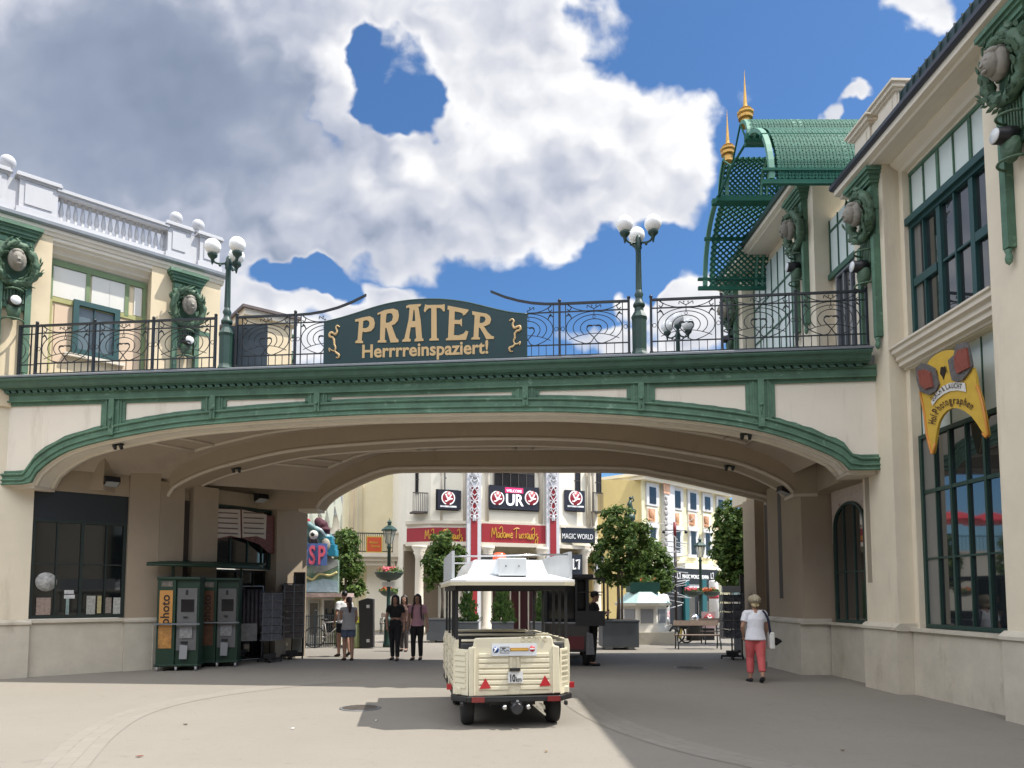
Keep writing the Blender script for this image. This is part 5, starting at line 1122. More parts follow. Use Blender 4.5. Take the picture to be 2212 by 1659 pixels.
# LED screens
def emblem(T, fr, px, py, r_px, off, parent):
    c = fr(px, py, off); r = fr(px + r_px, py, off).x - c.x
    mb = MB(); mb.lathe([(.001, -.012), (r, -.012), (r, 0), (.001, 0)], (c.x, off, c.z), 26, 'Y'); T.part('emblem_disc', mb, mat('emblem_red', (.22, .02, .03), .4, emit=(.45, .03, .06), estr=.25), parent=parent)
    mb = MB()
    for a0, a1 in ((100, 250), (285, 415)): mb.tube([(c.x + r * .96 * math.cos(R(t)), off - .02, c.z + r * .96 * math.sin(R(t))) for t in [lerp(a0, a1, i / 16) for i in range(17)]], r * .09, 5)
    for q in ([(-.45, .62), (-.2, .1), (.1, -.35)], [(.5, .55), (.2, .0), (-.25, -.5), (-.5, -.42)], [(-.2, -.45), (.2, -.15), (.65, -.1)], [(-.1, -.1), (.15, .1)]):
        mb.tube([(c.x + u * r, off - .02, c.z + v * r) for u, v in q], r * .10, 5)
    T.part('emblem_mark', mb, mat('emblem_white', (.8, .8, .8), .4, emit=(.9, .9, .9), estr=.25), parent=parent)
M_led = mat('led_screen', (.018, .019, .028), .3, emit=(.02, .02, .03), estr=.4)
def screen(x0, y0, x1, y1, off, label, yaw=0):
    c = MT.M @ Vector((MT(x0, y0, off).x, off, MT(x0, y1, off).z)); T = Thing('led_screen', label, 'screen', c, MTA, 'dark screens on the museum front'); I = T.inv @ MT.M
    a = MT(x0, y1, off); b = MT(x1, y0, off); mb = MB(I); mb.box(a.x, b.x, off, off + .10, a.z, b.z); p = T.part('panel', mb, M_led)
    mb = MB(I); mb.box(a.x - .06, b.x + .06, off + .101, off + .156, a.z - .04, b.z + .03); T.part('mount', mb, M_black)
    class F2(Facade): pass
    return T, I, p
T, I, p = screen(1057, 1054, 1163, 1098, -.16, 'wide central dark screen reading WELCOME OUR between two red round emblems')
for px in (1074, 1148): emblem(T, MT, px, 1076, 14, -.17, p)
for ch in list(p.children): ch.data.transform(I)
o = script_text(T, MT, 'UR', 1092, 1131, 1091, 24, -.172, mat('led_white', (.8, .8, .85), .4, emit=(.95, .95, 1), estr=.5), bold=.02, plain=True, parent=p); o.data.transform(I)
mb = MB(); MT.rect(mb, 1091, 1055, 1130, 1064, -.162, .01); o = T.part('welcome_strip', mb, mat('led_pink', (.6, .02, .1), .4, emit=(.9, .05, .2), estr=.5), parent=p); o.data.transform(I)
o = script_text(T, MT, 'WELCOME', 1094, 1127, 1062.5, 5.6, -.176, mat('led_white', (.8, .8, .85), .4), bold=.01, plain=True, parent=p); o.data.transform(I)
for (x0, y0, x1, y1, off, lb, cx) in ((946, 1060, 996, 1099, .0, 'dark square screen with one red emblem, left of the central screen', 968), (1220, 1061, 1263, 1102, .0, 'dark square screen with one red emblem, right of the central screen', 1243)):
    T, I, p = screen(x0, y0, x1, y1, off, lb); emblem(T, MT, cx, 1076, 14, off - .01, p)
    mb = MB(); MT.rect(mb, cx - 17, 1093, cx + 18, 1095, off - .002, .01); T.part('caption_strip', mb, M_whitel, parent=p)
    for ch in list(p.children): ch.data.transform(I)
# ground floor: columns, doors
for px in (1052, 1170, 905, 990, 1262, 1290):
    off = -.0 if 1010 < px < 1209 else .5
    a = MT.xz(px, 1300, off); r = .20
    mb = MB(); zt_ = GFz - .12; mb.lathe([(r * 1.4, 0), (r * 1.4, .3), (r, .42), (r * .88, zt_ - .55), (r * 1.0, zt_ - .5), (r * .95, zt_ - .46), (r * 1.35, zt_ - .30), (r * 1.2, zt_ - .26), (r * 1.7, zt_ - .10), (r * 1.7, zt_)], (a[0], off, 0), 14); c_ = MTT.part('column', mb, M_trim)
mb = MB(); a = MT.xz(1062, 1300, 1.6)[0]; b = MT.xz(1160, 1300, 1.6)[0]; mb.box(a, b, 1.6, 1.7, 0, GFz - .5); dr = MTT.part('entrance_doors', mb, mat('museum_doors', (.05, .012, .014), .3))
mb = MB()
for i in range(6): x = lerp(a, b, i / 5); mb.box(x - .03, x + .03, 1.55, 1.599, 0, GFz - .2)
mb.box(a, b, 1.55, 1.599, 2.6, 2.7); MTT.part('door_bar', mb, M_trim, parent=dr)
for c0, c1 in ((wl, xl - .8), (xr + .6, wr)): mb = MB(); mb.box(c0, c1, 1.7, 1.8, .2, GFz - .3); MTT.part('dark_shopfront', mb, mat('brown_shopfront', (.16, .12, .08), .5))
# small board MAGIC WORLD
c = MT.M @ Vector((MT(1210, 1172, .05).x, .05, MT(1210, 1172, .05).z)); T = Thing('name_board', 'dark board with white letters MAGIC WORLD beside the right crimson pilaster', 'sign', c, MTA); I = T.inv @ MT.M
mb = MB(); MT.rect(mb, 1212, 1142, 1284, 1172, .05, .06); o = T.part('board', mb, M_navy); o.data.transform(I)
o = script_text(T, MT, 'MAGIC WORLD', 1214, 1281, 1163, 11, -.02, M_whitel, plain=True, bold=.0); o.data.transform(I)
for i, (x0, x1, lb) in enumerate(((1232, 1257, 'navy hanging banner with white angular mark beside the museum column'), (1286, 1303, 'narrow navy banner with white mark half behind the planter tree'))):
    c = MT.M @ Vector((MT(x0, 1245, .1).x, .1, MT(x0, 1245, .1).z)); T = Thing('banner', lb, 'banner', c, MTA, 'navy banners on the museum columns'); I = T.inv @ MT.M
    mb = MB(); MT.rect(mb, x0, 1198, x1, 1245, .1, .04); o = T.part('cloth', mb, M_navy); o.data.transform(I)
    k = (x1 - x0) / 25; mb = MB()
    q1 = [MT(x0 + 6 * k, 1207, .04), MT(x0 + 6 * k, 1230, .04), MT(x0 + 12 * k, 1228, .04)]; q2 = [MT(x0 + 12 * k, 1212, .04), MT(x0 + 19 * k, 1209, .04), MT(x0 + 18 * k, 1230, .04)]
    for q in (q1, q2): mb.tube([(v.x, .045, v.z) for v in q], .05, 5)
    o = T.part('mark', mb, M_whitel); o.data.transform(I)

# yellow wing left of the museum with balcony
YW = Facade(at(815, 1288, 35.0), R(14)); YW.o.z = 0; YW.M = T4(YW.o, YW.a); YW.I = YW.M.inverted()
yw = thing_on(YW, 'yellow_wing', 'pale yellow building with balcony left of the museum front', 'building')
a, b = YW.xz(742, 1200)[0], YW.xz(886, 1200)[0]
mb = MB(); mb.box(a, b, 0, 5, 0, 10); yw.part('wall', mb, M_yell)
for x0, x1, m_ in ((750, 757, M_trim), (759, 768, mat('pink_strip', (.52, .40, .33), .8)), (770, 777, M_lilac), (779, 786, mat('pink_strip2', (.56, .46, .38), .8))):
    mb = MB(); YW.rect(mb, x0, 900, x1, 1370, -.0, .12); yw.part('lesene', mb, m_)
mb = MB(); z0 = YW.xz(800, 1200)[1]; x0, x1 = YW.xz(745, 1200, -1)[0], YW.xz(868, 1200, -1)[0]; mb.box(x0, x1, -1.3, 0, z0 - .12, z0 + .05); mb.box(x0 + .1, x1 - .1, -1.15, 0, z0 - .3, z0 - .12); mb.box(x0 + .25, x1 - .3, -1.0, 0, z0 - .5, z0 - .3); yw.part('balcony_slab', mb, M_trim)
mb = MB(); mb.box(x1 - .42, x1 - .05, -1.25, -.85, z0 + .05, z0 + .95); mb.box(x1 - .48, x1 + .0, -1.3, -.80, z0 + .95, z0 + 1.05); yw.part('balcony_pedestal', mb, M_trim)
mb = MB(); mb.box(x0, x1 - .4, -1.2, -1.16, z0 + .93, z0 + .98); mb.box(x0, x1 - .4, -1.2, -1.16, z0 + .10, z0 + .14)
for i in range(26): x = lerp(x0, x1 - .45, i / 25); mb.box(x - .012, x + .012, -1.19, -1.17, z0 + .1, z0 + .95)
yw.part('balcony_railing', mb, M_iron)
mb = MB(); YW.rect(mb, 790, 1205, 876, 1362, .02, .06); yw.part('pale_shop_wall', mb, M_ivory)
c = YW.M @ Vector((YW(792, 1190, -1.22).x, -1.22, YW(792, 1190, -1.22).z)); T = Thing('balcony_banner', 'square orange banner with gold border on the black balcony railing', 'banner', c, YW.a); I = T.inv @ YW.M
mb = MB(); YW.rect(mb, 791, 1159, 826, 1193, -1.22, .02); o = T.part('cloth', mb, mat('banner_gold', (.55, .36, .05), .6)); o.data.transform(I)
mb = MB(); YW.rect(mb, 793, 1161, 824, 1191, -1.241, .01); o = T.part('orange_field', mb, mat('banner_orange', (.52, .075, .02), .6)); o.data.transform(I)
for tx, px, py in (('Madame', 797, 1174), ('Tussauds', 801, 1182)): o = script_text(T, YW, tx, px, px + 20, py, 5, -1.256, M_gold2, shear=.3); o.data.transform(I)
# far triangular gabled glass building
TG = Facade(at(715, 1288, 48.0), R(6)); TG.o.z = 0; TG.M = T4(TG.o, TG.a); TG.I = TG.M.inverted()
tg = thing_on(TG, 'gabled_hall', 'distant pale hall with zigzag gables and white glazing left beyond the passage', 'building')
a, b = TG.xz(640, 1100)[0], TG.xz(760, 1100)[0]; M_pg = mat('pale_green_frame', (.58, .60, .48), .7, var=.05)
mb = MB(); mb.box(a, b, .3, 6, 0, TG.xz(700, 1052)[1]); tg.part('wall', mb, M_ivory)
mb = MB(); mb.box(a, b, .18, .29, TG.xz(700, 1112)[1], TG.xz(700, 1062)[1]); tg.part('glass_front', mb, mat('milky_glazing', (.50, .53, .58), .25))
mb = MB()
for k in range(5):
    x0 = 640 + k * 34; 
    for (p0, p1) in (((x0, 1140), (x0 + 14, 1050)), ((x0 + 14, 1050), (x0 + 34, 1140))):
        q0, q1 = TG(p0[0], p0[1], .1), TG(p1[0], p1[1], .1); d = .28; mb.prism([(q0.x - d, .02, q0.z), (q0.x + d, .02, q0.z), (q1.x + d * .7, .02, q1.z), (q1.x - d * .7, .02, q1.z)], (0, .15, 0))
mb.box(a, b, 0, .3, TG.xz(700, 1052)[1] - .1, TG.xz(700, 1052)[1] + .5); tg.part('zigzag_gable', mb, M_pg)
for k in range(9):
    x = lerp(a, b, (k + .5) / 9); mb = MB(); mb.box(x - .22, x + .22, .12, .17, 4.2, 5.6); tg.part('window', mb, M_dkwin)

# ornate yellow house on the right
YH = Facade((6.35, 36.0, 0), math.atan2(2.5, 2.4)); yh = thing_on(YH, 'stucco_house', 'pale yellow house with painted panels and tall windows right of the museum', 'building')
L = 9.0; ze = YH.xz(1391, 1038)[1]
mb = MB(); mb.box(0, L, 0, 5, 0, ze); yh.part('wall', mb, mat('lemon_plaster', (0.74, 0.68, 0.44), 0.85, var=.04, vscale=1.5))
mb = MB(); mb.box(-.25, L, -.35, 5, ze, ze + .18); mb.box(-.35, L, -.5, 5, ze + .181, ze + .34); yh.part('eaves', mb, M_ivory)
M_wf = mat('grey_white_surround', (.62, .62, .62), .7, var=.04); M_pp = mat('painted_panel', (.58, .34, .22), .8, var=.35, vscale=3.5); M_pf = mat('painted_figure', (.40, .20, .10), .8, var=.4, vscale=8)
def yrect(x0, y0, x1, y1, off, th, name, m, parent=None): mb = MB(); YH.rect(mb, x0, y0, x1, y1, off, th); return yh.part(name, mb, m, parent=parent)
for (x0, x1, t0, t1, p0, p1, u0, u1) in ((1394, 1420, 1047, 1091, 1096, 1130, 1134, 1165), (1449, 1472, 1055, 1100, 1105, 1137, 1140, 1195), (1483, 1506, 1060, 1103, 1107, 1138, 1142, 1199), (1515, 1536, 1068, 1104, 1112, 1141, 1146, 1200), (1545, 1563, 1074, 1108, 1116, 1144, 1150, 1203)):
    f = yrect(x0, t0, x1, t1, 0, .10, 'upper_window', M_wf); w = (x1 - x0) * .24; yrect(x0 + w, t0 + 7, x1 - w, t1 - 4, -.02, .10, 'pane', M_dkwin, f)
    f = yrect(x0 + 2, p0, x1 - 2, p1, 0, .06, 'painted_panel', M_ivory); yrect(x0 + 5, p0 + 4, x1 - 5, p1 - 4, -.061, .02, 'painting', M_pp, f); 
    c = YH((x0 + x1) / 2, (p0 + p1) / 2, -.10); mb = MB(); mb.ball((c.x - .08, -.10, c.z + .1), 1, 8, (.12, .03, .22)); mb.ball((c.x + .12, -.10, c.z - .05), 1, 8, (.16, .03, .2)); mb.ball((c.x + .02, -.10, c.z - .25), 1, 8, (.22, .03, .1)); yh.part('painted_figures', mb, M_pf, parent=f)
    f = yrect(x0 + 3, u0, x1 - 2, u1, 0, .12, 'lower_window', M_wf); yrect(x0 + 3 + w * .8, u0 + 6, x1 - 2 - w * .8, u1 - 1, -.03, .10, 'pane', M_dkwin, f); yrect(x0 + 1, u0 - 1, x1, u0 + 4, -.121, .12, 'window_head', M_wf, f); yrect(x0 + 2, u1, x1 - 1, u1 + 5, -.121, .08, 'window_ledge', M_wf, f)
f = yrect(1430, 1036, 1449, 1235, 0, .22, 'pilaster', M_wf); yrect(1433, 1044, 1446, 1066, -.221, .03, 'painting', M_pp, f)
for k in range(6): c = YH(1439.5, 1085 + k * 22, -.25); mb = MB(); mb.ball((c.x, -.24, c.z), 1, 8, (.20, .04, .16)); mb.ball((c.x, -.25, c.z + .22), 1, 8, (.10, .05, .12)); yh.part('stucco_figure', mb, mat('stucco_grey', (.36, .34, .33), .8, var=.3, vscale=8), parent=f)
yrect(1462, 1223, 1570, 1229, 0, .5, 'ledge', M_ivory)
lf = MB(); lf.box(-2.6, -.001, .02, .4, 0, ze); lf = MB(); lf.prism([(0, .05, 0), (-1.9, 1.6, 0), (-1.9, 2.2, 0), (0, .6, 0)], (0, 0, ze - .01)); yh.part('side_wall', lf, mat('ochre_side_plaster', (.60, .47, .20), .85, var=.04))
# shop below it
sh = thing_on(YH, 'magic_shop', 'black fronted shop below the yellow house with white letters over the door', 'shop')
x0, x1 = YH.xz(1440, 1300, -.6)[0], YH.xz(1552, 1300, -.6)[0]; z1 = YH.xz(1500, 1229, -.6)[1]
mb = MB(); mb.box(x0, x1, -.6, -.001, 0, z1); sh.part('front', mb, M_black)
mb = MB(); mb.box(x0 + .1, x1 - .1, -.72, -.601, z1 - .8, z1 - .05); fs = sh.part('fascia', mb, M_black)
o = script_text(sh, YH, 'MAGIC WORLD VIENNA', 1474, 1531, 1249, 8, -.73, M_whitel, plain=True, bold=.02, parent=fs)
for px in (1466, 1538): mb = MB(); c = YH(px, 1244, -.74); mb.tube([(c.x - .12, -.74, c.z + .15), (c.x - .12, -.74, c.z - .15), (c.x + .0, -.74, c.z - .12)], .03, 5); mb.tube([(c.x + .02, -.74, c.z + .12), (c.x + .14, -.74, c.z + .16), (c.x + .12, -.74, c.z - .16)], .03, 5); sh.part('mark', mb, M_whitel, parent=fs)
mb = MB(); YH.rect(mb, 1508, 1298, 1530, 1360, -.61, .02); YH.rect(mb, 1476, 1290, 1500, 1350, -.61, .02); sh.part('window', mb, M_glass)
mb = MB(); YH.rect(mb, 1488, 1262, 1520, 1270, -.63, .04); sh.part('white_plate', mb, M_whitel)
for px in (1480, 1518): mb = MB(); YH.rect(mb, px - 3, 1252, px + 4, 1365, -.62, .12); sh.part('teal_column', mb, mat('teal_shop_column', (.01, .09, .10), .4))

# ------------------------------------------------------------------ trees
def leaf_material(name, c1, c2):
    m = bpy.data.materials.new(name); m.use_nodes = True; t = m.node_tree; b = t.nodes['Principled BSDF']; b.inputs['Roughness'].default_value = .55; b.inputs['Specular IOR Level'].default_value = .25
    g = t.nodes.new('ShaderNodeNewGeometry'); mx = t.nodes.new('ShaderNodeMix'); mx.data_type = 'RGBA'; t.links.new(g.outputs['Random Per Island'], mx.inputs[0]); mx.inputs[6].default_value = c1 + (1,); mx.inputs[7].default_value = c2 + (1,)
    t.links.new(mx.outputs[2], b.inputs['Base Color'])
    tr = t.nodes.new('ShaderNodeBsdfTranslucent'); t.links.new(mx.outputs[2], tr.inputs['Color']); ms = t.nodes.new('ShaderNodeMixShader'); ms.inputs[0].default_value = .35
    t.links.new(b.outputs[0], ms.inputs[1]); t.links.new(tr.outputs[0], ms.inputs[2]); t.links.new(ms.outputs[0], t.nodes['Material Output'].inputs['Surface']); return m
M_leaf = leaf_material('maple_leaves', (.030, .075, .016), (.145, .215, .05)); M_leafd = leaf_material('dark_leaves', (.03, .075, .018), (.085, .16, .035)); M_thuja = leaf_material('conifer_sprays', (.025, .07, .02), (.09, .15, .035))
M_bark = mat('grey_bark', (.14, .115, .09), .9, var=.3, vscale=12, bump=.5)
def crown_mesh(name, blobs_, n, size, rnd, updir=0.0):
    """leaf-sized bent quads scattered through clumps; blobs_: (centre, radii, weight)"""
    V, F = [], []
    tw = sum(b[2] for b in blobs_)
    for c, r, w in blobs_:
        clumps = []
        for _ in range(max(6, int(n * w / tw / 22))):
            while True:
                d = Vector((rnd.uniform(-1, 1), rnd.uniform(-1, 1), rnd.uniform(-1, 1)))
                if .25 < d.length <= 1: break
            d = d.normalized() * (d.length ** .45); clumps.append((Vector((c[0] + d.x * r[0], c[1] + d.y * r[1], c[2] + d.z * r[2])), d))
        for cc, d in clumps:
            cr = rnd.uniform(.5, 1.3) * size * 2.2
            for _ in range(22):
                o = Vector((rnd.gauss(0, .5), rnd.gauss(0, .5), rnd.gauss(0, .42))) * cr; p = cc + o
                nn = (d * .8 + o * .6 + Vector((rnd.uniform(-.8, .8), rnd.uniform(-.8, .8), rnd.uniform(-.2, 1.0)))).normalized(); a = nn.orthogonal().normalized(); a = (Matrix.Rotation(rnd.uniform(0, 6.28), 3, nn) @ a); b = nn.cross(a)
                if updir: a = (a * .4 + Vector((d.x * .4, d.y * .4, 1)) * updir).normalized(); b = nn.cross(a)
                s = size * rnd.uniform(.45, 1.55); i = len(V)
                V += [p - a * s, p - b * s * .55 + nn * s * .12, p + a * s * 1.1 - nn * s * .2, p + b * s * .55 + nn * s * .12]; F.append((i, i + 1, i + 2, i + 3))
    me = bpy.data.meshes.new(name); me.from_pydata([tuple(v) for v in V], [], F); me.update(); return me
def tree(name, label, base, h_trunk, blobs_, n, size, m, seed, group=None, tr=.07, limbs=6, upd=0.0):
    rnd = random.Random(seed); t = Thing(name, label, 'tree', base, 0, group)
    mb = MB(); zt_ = max(b[0][2] for b in blobs_); c0 = blobs_[0][0]
    mb.tube([(0, 0, -.02), (.02, .0, h_trunk * .5), (c0[0] * .3, c0[1] * .3, h_trunk), (c0[0] * .8, c0[1] * .8, (h_trunk + zt_) / 2), (c0[0], c0[1], zt_)], tr, 8, rads=[tr * 1.25, tr, tr * .9, tr * .5, tr * .12])
    tk = t.part('trunk', mb, M_bark); mb = MB()
    for k in range(limbs):
        c, r, w = blobs_[k % len(blobs_)]; a = rnd.uniform(0, 6.28); z0 = lerp(h_trunk * .95, (h_trunk + zt_) / 2, rnd.random()); e = Vector((c[0] + math.cos(a) * r[0] * .8, c[1] + math.sin(a) * r[1] * .8, c[2] + rnd.uniform(-.4, .6) * r[2]))
        s = Vector((c0[0] * .4, c0[1] * .4, z0)); mb.tube([s, s.lerp(e, .5) + Vector((0, 0, .08)), e], tr * .4, 6, rads=[tr * .45, tr * .3, tr * .08])
    t.part('limbs', mb, M_bark, parent=tk)
    me = crown_mesh('crown', blobs_, n, size, rnd, upd); t.part('crown', me, m); return t
def px_tree(name, label, px, Y, crown_px, h_trunk, n, size, seed, m=None, base=None, group=None, tr=.06, limbs=6):
    """crown_px: list of (px, py, rx, ry, weight) ellipses read off the photograph, placed as volumes at distance Y"""
    b0 = base if base is not None else Vector((at(px, 1288, Y).x, Y, 0)); bl = []
    for cx, cy, rx, ry, w in crown_px:
        c = at(cx, cy, Y); k = Y / FPX; bl.append(((c.x - b0.x, 0.12 * (seed % 3 - 1), c.z - b0.z), (rx * k, (rx + ry) / 2 * k, ry * k), w))
    return tree(name, label, b0, h_trunk - b0.z, bl, n, size, m or M_leaf, seed, group, tr, limbs)
def planter(base, w, h, label, grp='grey square tree planters on the plaza'):
    t = Thing('planter', label, 'planter', base, 0, grp); mg = mat('planter_grey', (.085, .095, .105), .5, var=.12, vscale=3)
    mb = MB(); mb.box(-w / 2, w / 2, -w / 2, w / 2, .08, h - .06); mb.box(-w / 2 - .02, w / 2 + .02, -w / 2 - .02, w / 2 + .02, h - .06, h); t.part('tub', mb, mg, bevel=.01)
    mb = MB(); mb.box(-w / 2 + .05, w / 2 - .05, -w / 2 + .05, w / 2 - .05, h, h + .01); t.part('soil', mb, mat('soil', (.04, .03, .02), .9))
    for sx in (-1, 1): mb = MB(); mb.box(sx * w * .3 - .1, sx * w * .3 + .1, -w / 2 + .1, w / 2 - .1, 0, .08); t.part('foot', mb, mat('pale_foot', (.5, .5, .48), .8))
    return t
b1 = gnd(1341, 1404); b1.y += .5
planter(b1, 1.12, .92, 'dark grey square planter holding the staked maple right of the train')
px_tree('maple_tree', 'round maple tree staked in the dark planter right of the train', 1341, b1.y, [(1335, 1135, 44, 42, 1.0), (1310, 1205, 36, 45, .9), (1365, 1185, 42, 55, 1.1), (1330, 1240, 45, 24, .6), (1385, 1150, 18, 26, .3)], 2.0, 6600, .062, 3, base=Vector((b1.x, b1.y, .9)), tr=.05)
st = Thing('tree_stakes', 'wooden stakes holding the maple in the dark planter', 'stake', (b1.x, b1.y, .92))
for k, dx in enumerate((-.35, -.02, .10)): mb = MB(); mb.tube([(dx, -.2, 0), (dx, -.2, 1.7)], .032, 8); st.part('stake', mb, mat('stake_wood', (.23, .17, .12), .8, var=.2, vscale=10))
px_tree('linden_tree', 'broad leafy tree behind the white monument', 1405, 28.5, [(1400, 1205, 36, 45, 1), (1430, 1230, 26, 36, .7), (1380, 1240, 40, 30, .7), (1415, 1262, 40, 16, .4)], 2.2, 5400, .075, 5, tr=.08)
px_tree('linden_tree', 'dense tall tree at the right end of the passage', 1612, 25.5, [(1590, 1130, 46, 50, 1.0), (1630, 1120, 44, 60, .9), (1570, 1190, 34, 36, .7), (1620, 1205, 52, 50, 1.0), (1590, 1245, 36, 28, .5), (1650, 1180, 40, 70, .8), (1600, 1165, 50, 60, 1.0)], 1.6, 12500, .078, 7, tr=.10)
b4 = Vector((at(955, 1288, 27.0).x, 27.0, 0)); planter(b4, 1.0, .85, 'dark grey square planter left of the train below the slim tree')
px_tree('maple_tree', 'slim loose tree in front of the left crimson board', 955, 27.0, [(955, 1170, 22, 26, .7), (940, 1215, 26, 30, .9), (965, 1225, 26, 34, .9), (930, 1250, 16, 22, .4), (990, 1200, 14, 22, .4)], 2.0, 4000, .068, 9, base=Vector((b4.x, b4.y, .84)), tr=.05)
px_tree('linden_tree', 'round tree beside the painted kiosk left of the lantern', 748, 28.0, [(745, 1170, 26, 26, .9), (752, 1215, 30, 36, 1), (735, 1250, 24, 30, .6), (765, 1265, 18, 26, .4)], 1.8, 5000, .07, 11, tr=.07)
def conifer(px, Y, w_px, y0, y1, label, seed):
    b = Vector((at(px, 1288, Y).x, Y, .7)); k = Y / FPX; r = w_px * k / 2; z1 = at(px, y0, Y).z; H = z1 - b.z; bl = []
    for i in range(6): f = i / 5; rr = r * (1 - f * .72); bl.append(((0, 0, .12 + H * f * .88), (rr, rr, H * .15), .3 + (1 - f)))
    return tree('conifer', label, b, .3, bl, 2600, .05, M_thuja, seed, 'clipped conifers in tubs before the museum', tr=.04, limbs=2, upd=1.2)
for px, w, y0, lb, sd_ in ((1010, 46, 1262, 'bushy conifer left of the train ladder, seen through the open carriage', 21), (1086, 56, 1260, 'broadest conifer seen through the middle of the open carriage', 22), (1170, 30, 1262, 'narrow conifer seen at the right of the open carriage', 23)):
    conifer(px, 27.5, w, y0, 1345, lb, sd_); planter(Vector((at(px, 1288, 27.5).x, 27.5, 0)), .8, .72, 'grey tub below the ' + lb.split(',')[0].replace(' seen through the middle of the open carriage', '').replace(' seen at the right of the open carriage', ''))

# ------------------------------------------------------------------ monument base, benches, lantern posts
mo = gnd(1402, 1393); mo.y += 1.1; MO = Thing('monument_base', 'white octagonal monument base with pale blue sloping top and stone platform', 'monument', mo)
mb = MB(); mb.box(-1.15, 1.0, -1.05, 1.0, 0, .42); MO.part('platform', mb, M_stone)
def octa(r0, z0, r1, z1): 
    mb = MB(); mb.lathe([(.001, z0), (r0, z0), (r1, z1), (.001, z1)], (0, 0, 0), 8, smooth=False); mb.bm.transform(Matrix.Rotation(R(22.5), 4, 'Z')); return mb
M_mw = mat('monument_white', (.66, .63, .56), .7, var=.04)
MO.part('foot', octa(.98, .421, .95, .62), M_mw); MO.part('drum', octa(.86, .62, .84, 1.32), M_mw); MO.part('cornice', octa(1.0, 1.32, 1.04, 1.42), M_mw); MO.part('sloping_roof', octa(.98, 1.421, .55, 1.80), mat('pale_blue_roof', (.38, .52, .50), .6, var=.08))
for k in range(8):
    a = R(45 * k - 90); Mx = Matrix.Rotation(a + R(90), 4, 'Z'); mb = MB(Mx); mb.box(-.22, .22, -.805, -.775, .72, 1.2); MO.part('grey_panel', mb, mat('monument_panel', (.22, .22, .23), .5))
fb = Thing('flower_box', 'dark green flower box standing on the monument base', 'planter', (mo.x, mo.y, 1.80)); mb = MB(); mb.box(-.52, .52, -.5, .5, 0, .34); fb.part('box', mb, mat('box_green', (.01, .06, .045), .5))
me = crown_mesh('flowers', [((0, 0, .42), (.5, .45, .14), 1)], 700, .05, random.Random(31)); fb.part('greenery', me, M_leaf)
me = crown_mesh('blossoms', [((0, -.2, .46), (.4, .25, .08), 1)], 130, .028, random.Random(32)); fb.part('blossoms', me, mat('orange_blossoms', (.6, .16, .05), .6))
sp_ = Thing('statue', 'small dark statue rising behind the maple crown', 'statue', (at(1363, 1288, 31).x, 31, 0)); mb = MB(); z = at(1363, 1112, 31).z; mb.lathe([(.30, 0), (.30, .8), (.16, 1.0), (.13, z - .3), (.22, z - .2), (.22, z)], (0, 0, 0), 10); sp_.part('column', mb, M_dkgreen)
mb = MB(); mb.tube([(0, 0, z), (.05, 0, z + .25), (-.02, 0, z + .45), (.02, 0, z + .62)], .08, 8, rads=[.12, .09, .11, .06]); mb.ball((.03, 0, z + .70), .075, 10); mb.tube([(0, 0, z + .5), (.16, 0, z + .6), (.12, 0, z + .8)], .03, 6); mb.tube([(0, 0, z + .3), (.2, 0, z + .2), (.22, 0, z + .02)], .045, 6); sp_.part('figure', mb, M_dkgreen)
M_slat = mat('bench_wood', (.22, .16, .12), .7, var=.2, vscale=8)
def bench(base, rz, w, label, first=None):
    if first: return copy_thing(first.o, base, rz, label, 'cast iron park benches')
    t = Thing('park_bench', label, 'bench', base, rz, 'cast iron park benches')
    for k in range(3): mb = MB(); mb.box(-w / 2, w / 2, -.02 + k * .13 - .15, .08 + k * .13 - .15, .42, .45); t.part('seat_slat', mb, M_slat)
    mb = MB(); mb.cbox((0, .27, .80), w, .03, .16, 0, R(-12)); t.part('back_slat', mb, M_slat)
    for sx in (-1, 1):
        x = sx * (w / 2 - .05); mb = MB(); mb.tube(catmull([(x, -.22, 0), (x, -.20, .2), (x, -.12, .33), (x, -.18, .42)], 4), .022, 6); mb.tube(catmull([(x, .24, 0), (x, .18, .2), (x, .2, .42), (x, .24, .6), (x, .30, .9)], 4), .022, 6); mb.tube([(x, -.2, .41), (x, .22, .41)], .018, 6); mb.tube(catmull([(x, -.18, .42), (x, -.24, .55), (x, -.14, .66), (x, .05, .62), (x, .24, .66)], 4), .018, 6); t.part('iron_leg', mb, M_iron)
    return t
B1 = bench(gnd(1508, 1402), R(180), 1.42, 'nearest park bench right of the monument with its back to the square')
B1.o.rotation_euler[2] = 0
bench(gnd(1560, 1391), R(4), 1.4, 'park bench further back, behind the postcard stand', B1)
bench(gnd(855, 1368), 0, 1.4, 'park bench beyond the lantern post at the left', B1)
def lantern(base, h, label, grp='green lantern posts with flower bowls'):
    t = Thing('lantern_post', label, 'street lamp', base, 0, grp)
    mb = MB(); mb.lathe([(.17, 0), (.17, .1), (.14, .2), (.13, .8), (.16, .85), (.09, .95), (.065, 1.0), (.055, h - .95), (.09, h - .92), (.05, h - .85), (.06, h - .78)], (0, 0, 0), 12); t.part('post', mb, M_dkgreen)
    mb = MB(); z0 = h - .78
    mb.lathe([(.10, z0), (.20, z0 + .42)], (0, 0, 0), 6, smooth=False); t.part('lantern_glass', mb, mat('lantern_glass', (.55, .58, .55), .1, alpha=.45))
    mb = MB(); mb.lathe([(.26, z0 + .42), (.26, z0 + .46), (.14, z0 + .56), (.06, z0 + .60), (.06, z0 + .68), (.09, z0 + .70), (.02, z0 + .78), (.001, z0 + .86)], (0, 0, 0), 6, smooth=False)
    for k in range(6): a = R(60 * k); mb.tube([(.10 * math.cos(a), .10 * math.sin(a), z0), (.205 * math.cos(a), .205 * math.sin(a), z0 + .43)], .012, 5)
    t.part('lantern_cap', mb, M_dkgreen)
    return t
